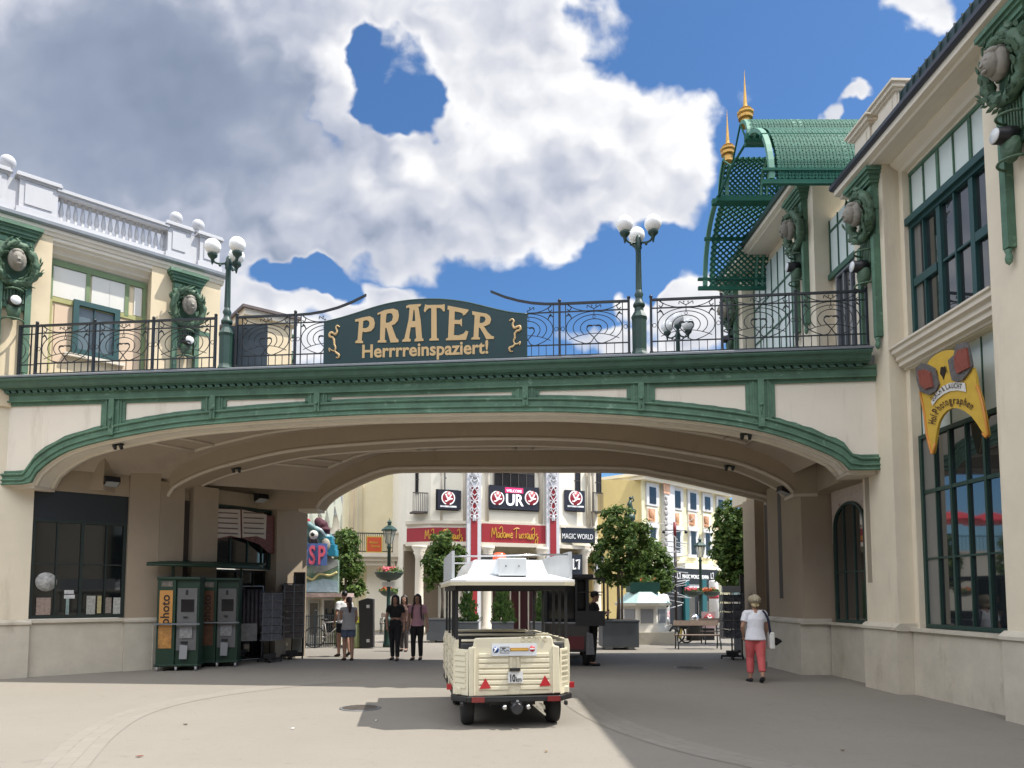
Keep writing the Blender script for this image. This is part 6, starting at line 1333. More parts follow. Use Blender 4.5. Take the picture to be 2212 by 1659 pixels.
def flower_bowl(c, r, label, seed, grp='flower bowls on lantern posts', pink=True):
    t = Thing('flower_bowl', label, 'flower bowl', c, 0, grp); mb = MB(); mb.lathe([(.05, 0), (r * .55, .04), (r * .85, r * .28), (r, r * .55), (r * 1.02, r * .6), (r * .9, r * .56)], (0, 0, 0), 18); t.part('bowl', mb, mat('bowl_green', (.05, .075, .065), .5))
    me = crown_mesh('greenery', [((0, 0, r * .62), (r * .95, r * .9, r * .22), 1)], 500, .045, random.Random(seed)); t.part('greenery', me, M_leaf)
    me = crown_mesh('blossoms', [((-r * .3, 0, r * .80), (r * .65, r * .7, r * .16), 1)], 260, .035, random.Random(seed + 1)); t.part('blossoms', me, mat('pink_blossoms', (.75, .16, .20), .6) if pink else mat('orange_blossoms', (.6, .16, .05), .6)); return t
l1 = gnd(838, 1398); lantern(l1, 4.15, 'dark green lantern post with flower bowls left of the train')
flower_bowl(l1 + Vector((0, 0, at(838, 1255, l1.y).z)), .47, 'wide bowl of pink flowers on the lantern post left of the train', 41); flower_bowl(Vector((at(840, 1288, 29).x, 29, at(840, 1288, 29).z - .02)), .36, 'smaller flower bowl behind the lantern post left of the train', 43, pink=False)
l2 = Vector((at(1514, 1288, 29).x, 29, 0)); lantern(l2, 3.95, 'lantern post in front of the black magic shop')
flower_bowl(l2 + Vector((-.3, 0, 1.62)), .36, 'left flower bowl hanging before the black magic shop', 45); flower_bowl(l2 + Vector((.42, 0, 1.62)), .34, 'right flower bowl hanging before the black magic shop', 47, pink=False)
# ------------------------------------------------------------------ tourist train carriage
TW = Thing('train_carriage', 'cream open sided tourist train carriage with white roof and a 10km plate', 'train carriage', (.03, 9.40, 0), R(8))
M_tc = mat('carriage_cream', (.65, .60, .45), .42, var=.05, vscale=3, coat=.2, stain=((.47, .42, .30), 3.0, .62, .15))
M_tw = mat('carriage_roof_white', (.80, .80, .79), .4, coat=.2, var=.03, vscale=2)
M_tb = mat('carriage_black', (.012, .012, .013), .5); M_seat = mat('seat_vinyl', (.045, .045, .048), .55, var=.15, vscale=6)
Zz = lambda zy: 2.511 - .001642 * zy; Xx = lambda zx: (zx - 757) * .001643
LEN, HW = 2.75, .755
mb = MB()   # tub: floor and flanks
mb.box(-HW + .03, HW - .03, .12, LEN, .42, .50)
for s in (-1, 1):
    mb.prism([(s * (HW - .05), .20, .43), (s * HW, .20, .60), (s * HW, .20, 1.02), (s * (HW - .02), .20, 1.10), (s * (HW - .07), .20, 1.10), (s * (HW - .07), .20, .43)], (0, LEN - .2, 0))
    for k in range(6): z = .52 + k * .085; mb.box(min(s * HW, s * (HW + .012)), max(s * HW, s * (HW + .012)), .26, LEN - .06, z, z + .06)
    for y in (.95, 1.8): mb.box(min(s * HW, s * (HW + .02)), max(s * HW, s * (HW + .02)), y, y + .05, .44, 1.10)
mb.box(-HW + .05, HW - .05, LEN - .05, LEN, .43, 1.1)
body = TW.part('body', mb, M_tc, bevel=.008)
# tailgate with pressed ribs
tg_ = [(405, 915), (440, 908), (450, 850), (462, 843), (1040, 832), (1055, 850), (1062, 890), (1075, 905), (1108, 912), (1118, 1268), (410, 1284)]
mb = MB(); mb.prism([(Xx(a), 0, Zz(b)) for a, b in tg_], (0, .06, 0)); tail = TW.part('tailgate', mb, M_tc, bevel=.014)
mb = MB()
for (a, b) in ((482, 712), (802, 1028)):
    for k in range(7): z = Zz(975 + k * 41); mb.box(Xx(a), Xx(b), -.014, -.0005, z - .024, z + .024)
mb.box(Xx(720), Xx(742), -.012, -.0005, Zz(1075), Zz(985)); mb.box(Xx(775), Xx(797), -.012, -.0005, Zz(1075), Zz(985)); mb.box(Xx(1052), Xx(1064), -.02, -.0005, Zz(1268), Zz(905)); mb.box(Xx(445), Xx(457), -.02, -.0005, Zz(1275), Zz(912))
TW.part('pressed_rib', mb, M_tc, parent=tail, bevel=.006)
for s in (-1, 1):
    mb = MB(); x0 = Xx(405) if s < 0 else Xx(1118); x1 = s * HW; zt = Zz(930); mb.prism([(x0 - s * .0, .025, .41), (x0, .025, zt), (x1, .24, zt + .0), (x1, .24, .41)], (0, .04, 0)); cp_ = TW.part('corner_panel', mb, M_tc, bevel=.006)
    mb = MB()
    d = Vector((x1 - x0, .215, 0)); n = Vector((d.y * -s, -abs(d.x), 0)).normalized() if s > 0 else Vector((-d.y, -abs(d.x), 0)).normalized()
    for k in range(7):
        z = .50 + k * .068; a = Vector((x0, .025, z)) + d * .16; b = Vector((x0, .025, z)) + d * .86; mb.prism([a - n * .0, b - n * .0, b + Vector((0, 0, .046)), a + Vector((0, 0, .046))], n * .011)
    TW.part('pressed_rib', mb, M_tc, parent=cp_)
# raised embossed maker letters
me = text_mesh('DOTTO', .085, .006, upright((Xx(910), -.006, Zz(868)), (1, 0, 0)), 'CENTER', sx=1.0, space=1.25); TW.part('embossed_lettering', me, M_tc, parent=tail)
# information plate
mb = MB(); mb.box(Xx(580), Xx(928), -.028, -.0165, Zz(978), Zz(885)); ip = TW.part('information_plate', mb, mat('plate_white', (.62, .65, .68), .4))
def disc(cx, cz, r, y, m, parent, name): mb = MB(); mb.lathe([(.001, y - .003), (r, y - .003), (r, y), (.001, y)], (cx, 0, cz), 24, 'Y'); return TW.part(name, mb, m, parent=parent)
disc(Xx(612), Zz(932), .038, -.0285, mat('sign_blue', (.01, .06, .22), .4), ip, 'blue_symbol')
mb = MB(); mb.tube([(Xx(600), -.034, Zz(945)), (Xx(622), -.034, Zz(915))], .009, 5); mb.tube([(Xx(600), -.034, Zz(918)), (Xx(615), -.034, Zz(932))], .008, 5); TW.part('symbol_mark', mb, M_whitel, parent=ip)
disc(Xx(893), Zz(926), .037, -.0285, mat('sign_red', (.45, .012, .02), .4), ip, 'no_entry_symbol')
mb = MB(); mb.box(Xx(874), Xx(912), -.036, -.032, Zz(931), Zz(920)); TW.part('white_bar', mb, M_whitel, parent=ip)
mb = MB(); x0, x1, z0, z1 = Xx(645), Xx(714), Zz(955), Zz(910)
for q in ([(x0, z0), (x1, z0), (x1, z1), (x0, z1), (x0, z0)],): mb.tube([(a, -.031, b) for a, b in q], .0035, 5)
mb.tube(catmull([(x0 + .015, -.031, z0 + .02), (x0 + .04, -.031, z0 + .045), (x0 + .06, -.031, z0 + .02), (x1 - .02, -.031, z0 + .035), (x1 - .01, -.031, z0 + .02)], 4), .005, 5); mb.box(x0 + .02, x0 + .07, -.032, -.029, z1 - .025, z1 - .012); TW.part('train_pictogram', mb, mat('grey_ink', (.05, .06, .07), .5), parent=ip)
mb = MB(); mb.box(Xx(722), Xx(864), -.033, -.0285, Zz(942), Zz(918)); TW.part('brown_strip', mb, mat('strip_brown', (.30, .13, .03), .5), parent=ip)
mb = MB(); mb.box(Xx(728), Xx(858), -.036, -.0331, Zz(938), Zz(922)); TW.part('yellow_strip', mb, mat('strip_yellow', (.55, .33, .06), .5), parent=ip)
# speed plate
mb = MB(); mb.box(Xx(706), Xx(820), -.032, -.018, Zz(1185), Zz(1098)); spl = TW.part('speed_plate', mb, mat('plate_white2', (.66, .67, .67), .35))
me = text_mesh('10', .125, .002, upright((Xx(738), -.035, Zz(1173)), (1, 0, 0)), 'CENTER', .004, sx=.62); TW.part('plate_digits', me, mat('plate_ink', (.01, .01, .012), .5), parent=spl)
me = text_mesh('km', .085, .002, upright((Xx(788), -.035, Zz(1173)), (1, 0, 0)), 'CENTER', .001, sx=.72); TW.part('plate_letters', me, mat('plate_ink', (.01, .01, .012), .5), parent=spl)
mb = MB(); mb.box(Xx(718), Xx(797), -.06, -.0165, Zz(1090), Zz(1070)); TW.part('plate_lamp', mb, M_tb)
for (a, b, c) in (((487, 1225), (576, 1221), (533, 1145)), ((949, 1212), (1038, 1208), (991, 1130))):
    mb = MB(); mb.prism([(Xx(x), -.0165, Zz(z)) for x, z in (a, b, c)], (0, -.008, 0)); TW.part('reflector_triangle', mb, mat('reflector_red', (.42, .012, .02), .3, coat=.6))
# bumper, lamps, hitch
mb = MB(); mb.box(-.60, .62, -.03, .10, .335, .405)
for s in (-1, 1): mb.prism([(s * .60, -.03, .335), (s * .78, .20, .335), (s * .78, .30, .335), (s * .60, .10, .335)], (0, 0, .07))
mb.box(-HW, HW, .3, LEN, .36, .42); mb.box(-.3, .3, .2, LEN, .26, .36)
for s in (-1, 1): mb.box(s * .66 - .02, s * .66 + .02, -.02, .04, .28, .335)
TW.part('bumper', mb, M_tb, bevel=.01)
for a, b in ((428, 525), (1008, 1108)): mb = MB(); mb.box(Xx(a), Xx(b), -.055, -.0305, .338, .40); TW.part('tail_light', mb, mat('tail_lamp_red', (.16, .012, .012), .25, coat=.6))
for s in (-1, 1): mb = MB(); mb.box(s * .80 - .03, s * .80 + .03, .28, .36, .46, .53); TW.part('side_marker', mb, mat('marker_red', (.35, .015, .02), .3))
M_chrome = mat('bright_steel', (.62, .62, .62), .2, metal=1.0)
mb = MB(); mb.lathe([(.06, -.12), (.075, -.10), (.075, .02), (.04, .06)], (.02, 0, .26), 14, 'Y'); mb.box(-.05, .09, -.06, .1, .31, .335); mb.tube([(.02, -.14, .36), (.02, -.05, .27)], .02, 6); TW.part('tow_coupling', mb, mat('dark_steel', (.05, .05, .055), .4, metal=.6))
for x in (-.13, .165): mb = MB(); mb.lathe([(.015, -.10), (.034, -.08), (.034, -.04), (.018, .0), (.018, .10)], (x, 0, .275), 12, 'Y'); TW.part('trailer_socket', mb, M_chrome)
mb = MB(); mb.prism([(.32, .05, .30), (.40, .05, .22), (.40, .05, .27), (.36, .05, .30)], (0, .02, 0)); mb.prism([(.28, .06, .25), (.41, .06, .14), (.41, .06, .17), (.30, .06, .265)], (0, .02, 0)); TW.part('chock_bracket', mb, mat('bracket_cream', (.6, .58, .45), .5))
for y in (.42, 2.2):
    for s in (-1, 1):
        mb = MB(); mb.lathe([(.15, -.085), (.225, -.075), (.245, -.04), (.245, .04), (.225, .075), (.15, .085)], (s * .56, y, .245), 24, 'X'); wh = TW.part('wheel', mb, M_rubber)
        mb = MB(); mb.lathe([(.001, -.07), (.145, -.075), (.15, .07), (.001, .07)], (s * .56, y, .245), 18, 'X'); TW.part('rim', mb, mat('wheel_rim', (.25, .25, .25), .4, metal=.5), parent=wh)
# posts
for s in (-1, 1):
    for y in (.22, .62, 1.05, 1.9, LEN - .05): mb = MB(); mb.box(s * (HW - .045) - .016, s * (HW - .045) + .016, y - .016, y + .016, 1.08, 1.84); TW.part('roof_post', mb, M_tb)
# seats
def bench_row(y, face, zt=1.08):
    mb = MB(); mb.box(-HW + .09, HW - .09, y, y + .42, .78, .86); st = TW.part('seat', mb, M_seat, bevel=.02)
    yb = y - .06 if face > 0 else y + .42; mb = MB(); mb.box(-HW + .09, HW - .09, yb, yb + .07, .80, zt - .04); TW.part('seat_back', mb, M_seat, parent=st, bevel=.02)
    mb = MB(); mb.box(-HW + .10, HW - .30, yb - .01, yb + .08, zt - .03, zt + .0); TW.part('back_rail', mb, M_tc, parent=st, bevel=.01)
    mb = MB(); mb.box(-HW + .12, HW - .12, y + .04, y + .40, .5, .78); TW.part('seat_base', mb, M_tc, parent=st)
bench_row(.24, 1, 1.10); bench_row(1.02, 1, 1.13); bench_row(1.95, 1, 1.15)
mb = MB(); mb.cbox((.52, 1.0, 1.10), .22, .10, .06, R(12)); mb.cbox((.42, .42, 1.065), .40, .05, .02); mb.cbox((.52, .30, 1.05), .36, .05, .02); TW.part('loose_rail', mb, M_tc)
# roof
mb = MB(); ev = 1.86
pl = [(-.62, -.10), (.62, -.10), (.80, .10), (.80, LEN + .1), (-.80, LEN + .1), (-.80, .10)]; inn = [(-.52, .16), (.46, .16), (.52, .28), (.52, LEN - .1), (-.58, LEN - .1), (-.58, .28)]
inn2 = [(-.44, .26), (.36, .26), (.42, .36), (.42, LEN - .2), (-.48, LEN - .2), (-.48, .36)]
mb.grid([[(a, b, ev - .03) for a, b in pl], [(a * 1.01, b, ev) for a, b in pl], [(a, b, ev + .075) for a, b in inn]], True, False); mb.poly([(a, b, ev + .075) for a, b in inn][::1]); mb.poly([(a, b, ev - .03) for a, b in pl][::-1]); roof = TW.part('roof', mb, M_tw)
mb = MB(); mb.grid([[(a, b, ev + .076) for a, b in [(-.53, .14), (.42, .14), (.47, .22), (.47, LEN - .2), (-.58, LEN - .2), (-.58, .22)]], [(a, b, ev + .265) for a, b in inn2]], True, False); mb.poly([(a, b, ev + .265) for a, b in inn2]); TW.part('roof_hump', mb, M_tw, parent=roof)
mb = MB(); mb.prism([(Xx(632), -.02, ev + .05), (Xx(862), -.02, ev + .05), (Xx(850), -.02, ev + .275), (Xx(632), -.02, ev + .275)], (0, .45, 0)); mb.prism([(Xx(632), .0, ev + .06), (Xx(632), .0, ev + .25), (Xx(575), .17, ev + .07)], (0, .06, 0))
bx = TW.part('roof_box', mb, mat('box_grey_white', (.62, .66, .68), .4), parent=roof, bevel=.012)
mb = MB(); mb.ball((Xx(690), -.022, Zz(290)), .012, 8); mb.ball((Xx(790), -.022, Zz(290)), .012, 8); TW.part('box_screw', mb, M_zinc, parent=roof)
mb = MB(); mb.grid([[(a, b, ev - .075) for a, b in pl], [(a * 1.012, b - .004, ev - .031) for a, b in pl]], True, False); TW.part('roof_rim', mb, mat('rim_cream', (.55, .50, .36), .5), parent=roof)
mb = MB(); mb.box(-.74, .74, .12, .17, ev - .13, ev - .05); mb.box(-.74, -.69, .12, LEN, ev - .13, ev - .05); mb.box(.69, .74, .12, LEN, ev - .13, ev - .05); mb.box(-.7, .7, LEN - .1, LEN - .05, ev - .13, ev - .05); TW.part('roof_frame', mb, M_tb)
# advertising boards
for s, lb in ((-1, 'weathered grey board with a faded poster'), (1, 'plain grey board')):
    mb = MB(); x = s * .765; mb.box(x - .018, x + .018, .16, 2.35, ev + .02, ev + .37); bo = TW.part('roof_board', mb, mat('board_grey', (.40, .42, .43), .5, var=.08), label=lb)
    if s < 0:
        mb = MB(); mb.box(x + .0185, x + .022, .32, 2.2, ev + .07, ev + .32); TW.part('poster', mb, mat('faded_poster', (.34, .32, .22), .5, var=.55, vscale=2.6, col2=(.10, .10, .09)), parent=bo)
mb = MB(); mb.tube([(-.75, .25, ev + .30), (.75, .25, ev + .34)], .013, 6); mb.tube([(-.75, 2.3, ev + .30), (.75, 2.3, ev + .34)], .013, 6); TW.part('board_strut', mb, M_chrome)
mb = MB(); mb.box(-.27, .20, 1.5, 1.62, ev + .25, ev + .40); TW.part('roof_display', mb, M_tb, parent=roof)
mb = MB(); mb.lathe([(.10, 0), (.10, .03), (.085, .11), (.05, .13), (.001, .13)], (-.08, .9, ev + .267), 16); TW.part('beacon', mb, mat('amber_beacon', (.75, .09, .02), .2, coat=.8))

# ------------------------------------------------------------------ black engine with open door
EN = Thing('train_engine', 'black road train engine cab with its door standing open beside the driver', 'train engine', (1.30, 17.4, 0), R(-4))
mb = MB(); mb.box(-.55, .50, .0, 2.6, .35, 1.05); mb.box(-.55, .50, 2.6, 4.0, .35, 1.25); EN.part('body', mb, mat('engine_black', (.015, .012, .014), .35, coat=.4), bevel=.03)
mb = MB(); mb.box(-.62, .60, -.2, 2.7, 2.06, 2.16); EN.part('roof', mb, M_black, bevel=.02)
for x in (-.52, .47):
    for y in (.03, 1.3, 2.5): mb = MB(); mb.box(x - .03, x + .03, y - .03, y + .03, 1.04, 2.07); EN.part('cab_post', mb, M_black)
mb = MB(); mb.box(-.50, .45, 1.27, 1.34, 1.0, 2.06); EN.part('rear_partition', mb, mat('smoked_panel', (.012, .012, .014), .1))
mb = MB(); mb.box(-.45, .38, -.03, 0, .42, .72); EN.part('red_step_panel', mb, mat('dull_red', (.09, .012, .016), .4))
for y in (.55, 3.3):
    for s in (-1, 1): mb = MB(); mb.lathe([(.001, -.1), (.27, -.1), (.30, -.05), (.30, .05), (.27, .1), (.001, .1)], (s * .45, y, .30), 20, 'X'); EN.part('wheel', mb, M_rubber)
q0 = EN.inv @ at(1243, 1352, 17.35); q1 = EN.inv @ at(1306, 1248, 17.35)
mb = MB(); x0, x1, z0, z1 = q0.x, q1.x, q0.z, q1.z; y = q0.y; zm = lerp(z0, z1, .31); w = .045
mb.box(x0, x1, y, y + .05, z0, zm); mb.box(x0, x0 + w, y, y + .05, zm, z1); mb.box(x1 - w, x1, y, y + .05, zm, z1); mb.box(x0 + w, x1 - w, y, y + .05, z1 - w, z1); mb.box(x0 + w, x1 - w, y + .01, y + .04, lerp(zm, z1, .55), lerp(zm, z1, .58))
dr = EN.part('open_door', mb, M_black); mb = MB(); mb.tube([(x1 + .02, y, zm - .1), (x1 + .06, y - .02, zm - .12), (x1 + .05, y, zm - .2)], .02, 6); EN.part('door_handle', mb, M_black, parent=dr)
mb = MB(); mb.prism([(.42, -.05, .30), (.62, -.05, .30), (.58, -.05, .78), (.44, -.05, .82)], (0, .03, 0)); EN.part('mud_flap', mb, mat('grey_flap', (.10, .10, .105), .6, var=.4, vscale=20))

# ------------------------------------------------------------------ people
def remesh(mb, name, voxel, smooth=3):
    me = mb.mesh('tmp'); ob = bpy.data.objects.new('tmp', me); COL.objects.link(ob)
    r = ob.modifiers.new('r', 'REMESH'); r.mode = 'VOXEL'; r.voxel_size = voxel; r.use_smooth_shade = True
    s = ob.modifiers.new('s', 'SMOOTH'); s.factor = .5; s.iterations = smooth
    dg = bpy.context.evaluated_depsgraph_get(); out = bpy.data.meshes.new_from_object(ob.evaluated_get(dg)); out.name = name
    bpy.data.objects.remove(ob); bpy.data.meshes.remove(me); return out
def ltube(mb, pts, rads, n=12, caps=True):       # limb: tapered tube with rounded ends, elliptic if the radius is a pair
    pts = [Vector(p) for p in pts]; m = len(pts); rows = []
    for i in range(m):
        d = (pts[min(i + 1, m - 1)] - pts[max(i - 1, 0)]).normalized(); a = Vector((1, 0, 0)); a = (a - d * a.dot(d)); a = a.normalized() if a.length > .2 else d.orthogonal().normalized(); b = d.cross(a); r = rads[i]; ra, rb = r if isinstance(r, tuple) else (r, r)
        rows.append([pts[i] + a * math.cos(2 * math.pi * k / n) * ra + b * math.sin(2 * math.pi * k / n) * rb for k in range(n)])
    V = mb.grid(rows, True, True); mb._f(V[0][::-1]); mb._f(V[-1])
    for p, r in ((pts[0], rads[0]), (pts[-1], rads[-1])) if caps else ():
        rr = min(r) if isinstance(r, tuple) else r; mb.ball(p, rr, 8)
def hand(mb, wrist, direction, palm_n, curl=.5, side=1):
    """palm, four unequal bent fingers and a thumb leaving the side of the palm"""
    d = Vector(direction).normalized(); n = (Vector(palm_n) - d * Vector(palm_n).dot(d)).normalized(); s = d.cross(n) * side
    c = Vector(wrist); ltube(mb, [c, c + d * .04, c + d * .085], [(.022, .018), (.036, .017), (.036, .014)], 10)
    for k, (o, L) in enumerate(((-.027, .068), (-.009, .078), (.009, .073), (.026, .058))):
        p0 = c + d * .08 + s * o; a1 = curl * .6; p1 = p0 + (d * math.cos(a1) + n * math.sin(a1)) * L * .5; a2 = curl * 1.6; p2 = p1 + (d * math.cos(a2) + n * math.sin(a2)) * L * .5
        ltube(mb, [p0, p1, p2], [.0098, .009, .0078], 6)
    p0 = c + d * .025 - s * .028; p1 = p0 + (d * .6 - s * .7 + n * .2).normalized() * .035; p2 = p1 + (d * .9 - s * .1 + n * .4).normalized() * .03; ltube(mb, [p0, p1, p2], [.013, .0105, .0085], 6)
SKIN = mat('skin', (.36, .20, .135), .55, var=.06, vscale=8)
def head(mb, c, f, H=1.0):
    """skull, face, nose, lips, ears; c = head centre (eye height), f = facing (unit, horizontal)"""
    f = Vector(f).normalized(); r = Vector((f.y, -f.x, 0)); Mx = Matrix((r, f, Vector((0, 0, 1)))).transposed()
    T = lambda x, y, z: c + Mx @ Vector((x, y, z))
    Mr = Mx.to_4x4()
    mb.ball(T(0, -.012, .025), 1, 16, (.074, .092, .095), Mr); mb.ball(T(0, .018, -.045), 1, 14, (.058, .066, .075), Mr)
    mb.prism([T(-.008, .082, .012), T(.008, .082, .012), T(.017, .105, -.030), T(-.017, .105, -.030)], Mx @ Vector((0, -.04, 0)))
    mb.ball(T(0, .079, -.064), 1, 8, (.022, .010, .010), Mr); mb.ball(T(0, .068, -.098), 1, 8, (.022, .016, .016), Mr)
    for s in (-1, 1): mb.ball(T(s * .076, -.008, -.012), 1, 8, (.010, .020, .030), Mr); mb.ball(T(s * .032, .075, .020), 1, 8, (.022, .012, .009), Mr)
    return T, Mr
class Person:
    def __init__(s, label, loc, rz, group=None): s.T = Thing('person', label, 'person', loc, rz, group)
    def build(s, J, skin=SKIN, girth=1.0, shirt=None, sleeve=None, shirt_len=.0, trousers=None, leg_to='ankle', skirtw=0, shoes=None, hair=None, hairm=None, headf=(0, 1, 0), curlL=.5, curlR=.5, palmL=(1, 0, 0), palmR=(-1, 0, 0), crop=0.0, shoe_open=False):
        V = {k: Vector(v) for k, v in J.items()}; g = girth; mb = MB()
        ltube(mb, [V['pelvis'] - Vector((0, 0, .05)), V['pelvis'] + Vector((0, 0, .03)), V['waist'], V['chest'], V['neck0'] - Vector((0, 0, .04))], [(.15 * g, .105 * g), (.16 * g, .11 * g), (.125 * g, .09 * g), (.155 * g, .105 * g), (.10 * g, .075 * g)], 16)
        ltube(mb, [V['shL'], V['neck0'] + Vector((0, 0, -.015)), V['shR']], [.052, .058, .052], 10)
        ltube(mb, [V['neck0'] - Vector((0, 0, .03)), V['neck1'], V['head']], [.058, .048, .05], 10)
        for q in 'LR':
            ltube(mb, [V['sh' + q], V['sh' + q].lerp(V['el' + q], .35), V['el' + q], V['el' + q].lerp(V['wr' + q], .3), V['wr' + q]], [.050 * g, .046 * g, .036 * g, .038 * g, .024], 10)
            hand(mb, V['wr' + q], V['wr' + q] - V['el' + q] if 'ha' + q not in V else V['ha' + q], palmL if q == 'L' else palmR, curlL if q == 'L' else curlR, 1 if q == 'R' else -1)
            ltube(mb, [V['hip' + q], V['hip' + q].lerp(V['kn' + q], .35), V['kn' + q], V['kn' + q].lerp(V['an' + q], .32), V['an' + q]], [.088 * g, .080 * g, .055 * g, .055 * g, .035], 12)
            ltube(mb, [V['an' + q], V['to' + q].lerp(V['an' + q], .4) - Vector((0, 0, .01)), V['to' + q]], [.036, (.038, .03), (.036, .02)], 8)
        T, Mr = head(mb, V['head'] + Vector((0, 0, .06)), headf)
        body = s.T.part('body', remesh(mb, 'body', .0085, 2), skin)
        mb = MB()
        for e in (-1, 1): mb.ball(T(e * .032, .080, .004), .0105, 8)
        s.T.part('eyes', mb, mat('eye_dark', (.03, .02, .015), .3), parent=body)
        if shirt:
            mb = MB(); top = V['neck0'] - Vector((0, 0, .035)); bot = V['pelvis'] + Vector((0, 0, -.04 - shirt_len + crop)); pts = [bot, V['waist'], V['chest'], top] if crop < .12 else [V['waist'] + Vector((0, 0, crop - .12)), V['chest'], top]
            rr = [(.190 * g, .142 * g), (.152 * g, .115 * g), (.170 * g, .120 * g), (.105 * g, .086 * g)]; ltube(mb, pts, rr if len(pts) == 4 else [(.150 * g, .108 * g)] + rr[2:], 18, False)
            ltube(mb, [V['shL'], V['neck0'] + Vector((0, 0, -.028)), V['shR']], [.060, .066, .060], 10)
            if sleeve:
                for q in 'LR': ltube(mb, [V['sh' + q], V['sh' + q].lerp(V['el' + q], .5), V['sh' + q].lerp(V['el' + q], sleeve)], [.064 * g, .064 * g, .066 * g], 12, False)
            s.T.part('shirt', remesh(mb, 'shirt', .012, 3), shirt)
        if trousers:
            mb = MB(); ltube(mb, [V['pelvis'] - Vector((0, 0, .06)), V['pelvis'] + Vector((0, 0, .05)), V['waist'] - Vector((0, 0, .02))], [(.160 * g, .116 * g), (.166 * g, .120 * g), (.138 * g, .102 * g)], 18)
            for q in 'LR':
                f = {'ankle': 1.0, 'calf': .80, 'short': 0}[leg_to]; P_ = [V['hip' + q] + Vector((0, 0, .02)), V['hip' + q].lerp(V['kn' + q], .45), V['kn' + q], V['kn' + q].lerp(V['an' + q], .5), V['kn' + q].lerp(V['an' + q], f - .03)]; Rr = [.100 * g, .094 * g, .072 * g, .066 * g, .058 * g]
                if leg_to == 'short': P_ = P_[:2] + [V['hip' + q].lerp(V['kn' + q], .62)]; Rr = [.100 * g, .098 * g, .104 * g]
                ltube(mb, P_, Rr, 14, False)
            s.T.part('trousers', remesh(mb, 'trousers', .012, 3), trousers)
        if shoes:
            mb = MB()
            for q in 'LR':
                a, t = V['an' + q], V['to' + q]; dn = Vector((0, 0, -.045)); hl = a + (a - t).normalized() * .035 + Vector((0, 0, -.05))
                ltube(mb, [hl, a.lerp(t, .35) + Vector((0, 0, -.028)), t + (t - a).normalized() * .02 + Vector((0, 0, -.004))], [(.042, .035), (.050, .042), (.044, .026)], 10)
            s.T.part('shoes', remesh(mb, 'shoes', .010, 2), shoes)
        if hair: 
            mb = MB(); hair(mb, T, Mr); s.T.part('hair', remesh(mb, 'hair', .010, 2), hairm)
        return s.T, V, T, Mr
def stance(h=1.68, stepL=.0, stepR=.0, lean=0.0, armL=None, armR=None, w=1.0):
    k = h / 1.68; J = {'pelvis': (0, 0, .93), 'waist': (0, lean * .3, 1.07), 'chest': (0, lean * .7, 1.26), 'neck0': (0, lean, 1.41), 'neck1': (0, lean + .012, 1.46), 'head': (0, lean + .02, 1.52), 'shL': (-.175 * w, lean * .9, 1.375), 'shR': (.175 * w, lean * .9, 1.375)}
    for q, sg, st in (('L', -1, stepL), ('R', 1, stepR)):
        J['hip' + q] = (sg * .088 * w, 0, .88); J['kn' + q] = (sg * .085 * w, st * .55 + (.05 if st > 0 else .02), .49); J['an' + q] = (sg * .085 * w, st + (0 if st >= 0 else -.02), .085 + (.05 if st < -.1 else 0)); J['to' + q] = (sg * .10 * w, st + .15, .028 if st > -.1 else .03)
    J['elL'] = (-.235 * w, lean - .03, 1.09); J['wrL'] = (-.245 * w, lean + .07, .86); J['elR'] = (.235 * w, lean - .03, 1.09); J['wrR'] = (.245 * w, lean + .07, .86)
    if armL: J['elL'], J['wrL'] = armL
    if armR: J['elR'], J['wrR'] = armR
    return {a: (b[0] * k, b[1] * k, b[2] * k) for a, b in J.items()}
def long_hair(L=.30, w=.085, back=True):
    def f(mb, T, Mr):
        mb.ball(T(0, -.026, .042), 1, 14, (.088, .100, .098), Mr)
        ltube(mb, [T(0, -.075, .03), T(0, -.10, -.10), T(0, -.09, -.10 - L * .6), T(0, -.08, -.08 - L)], [(w, .05), (w * 1.15, .05), (w * 1.05, .045), (w * .6, .03)], 12)
        for s in (-1, 1): ltube(mb, [T(s * .075, .0, .06), T(s * .088, .0, -.05), T(s * .095, .01, -.20), T(s * .09, .02, -.12 - L * .7)], [.03, .03, .03, .02], 8)
    return f
def short_hair(mb, T, Mr): mb.ball(T(0, -.024, .045), 1, 14, (.082, .098, .092), Mr)
def pony(mb, T, Mr):
    mb.ball(T(0, -.024, .045), 1, 14, (.082, .099, .092), Mr); ltube(mb, [T(0, -.10, .05), T(0, -.16, .02), T(0, -.17, -.12), T(0, -.14, -.26)], [.035, .045, .05, .03], 10)
HB = mat('dark_brown_hair', (.02, .012, .009), .5, var=.2, vscale=30); HK = mat('black_hair', (.010, .008, .008), .45, var=.2, vscale=30)
def cloth(n, c, v=.08): return mat(n, c, .85, var=v, vscale=9, bump=.25, bscale=26)
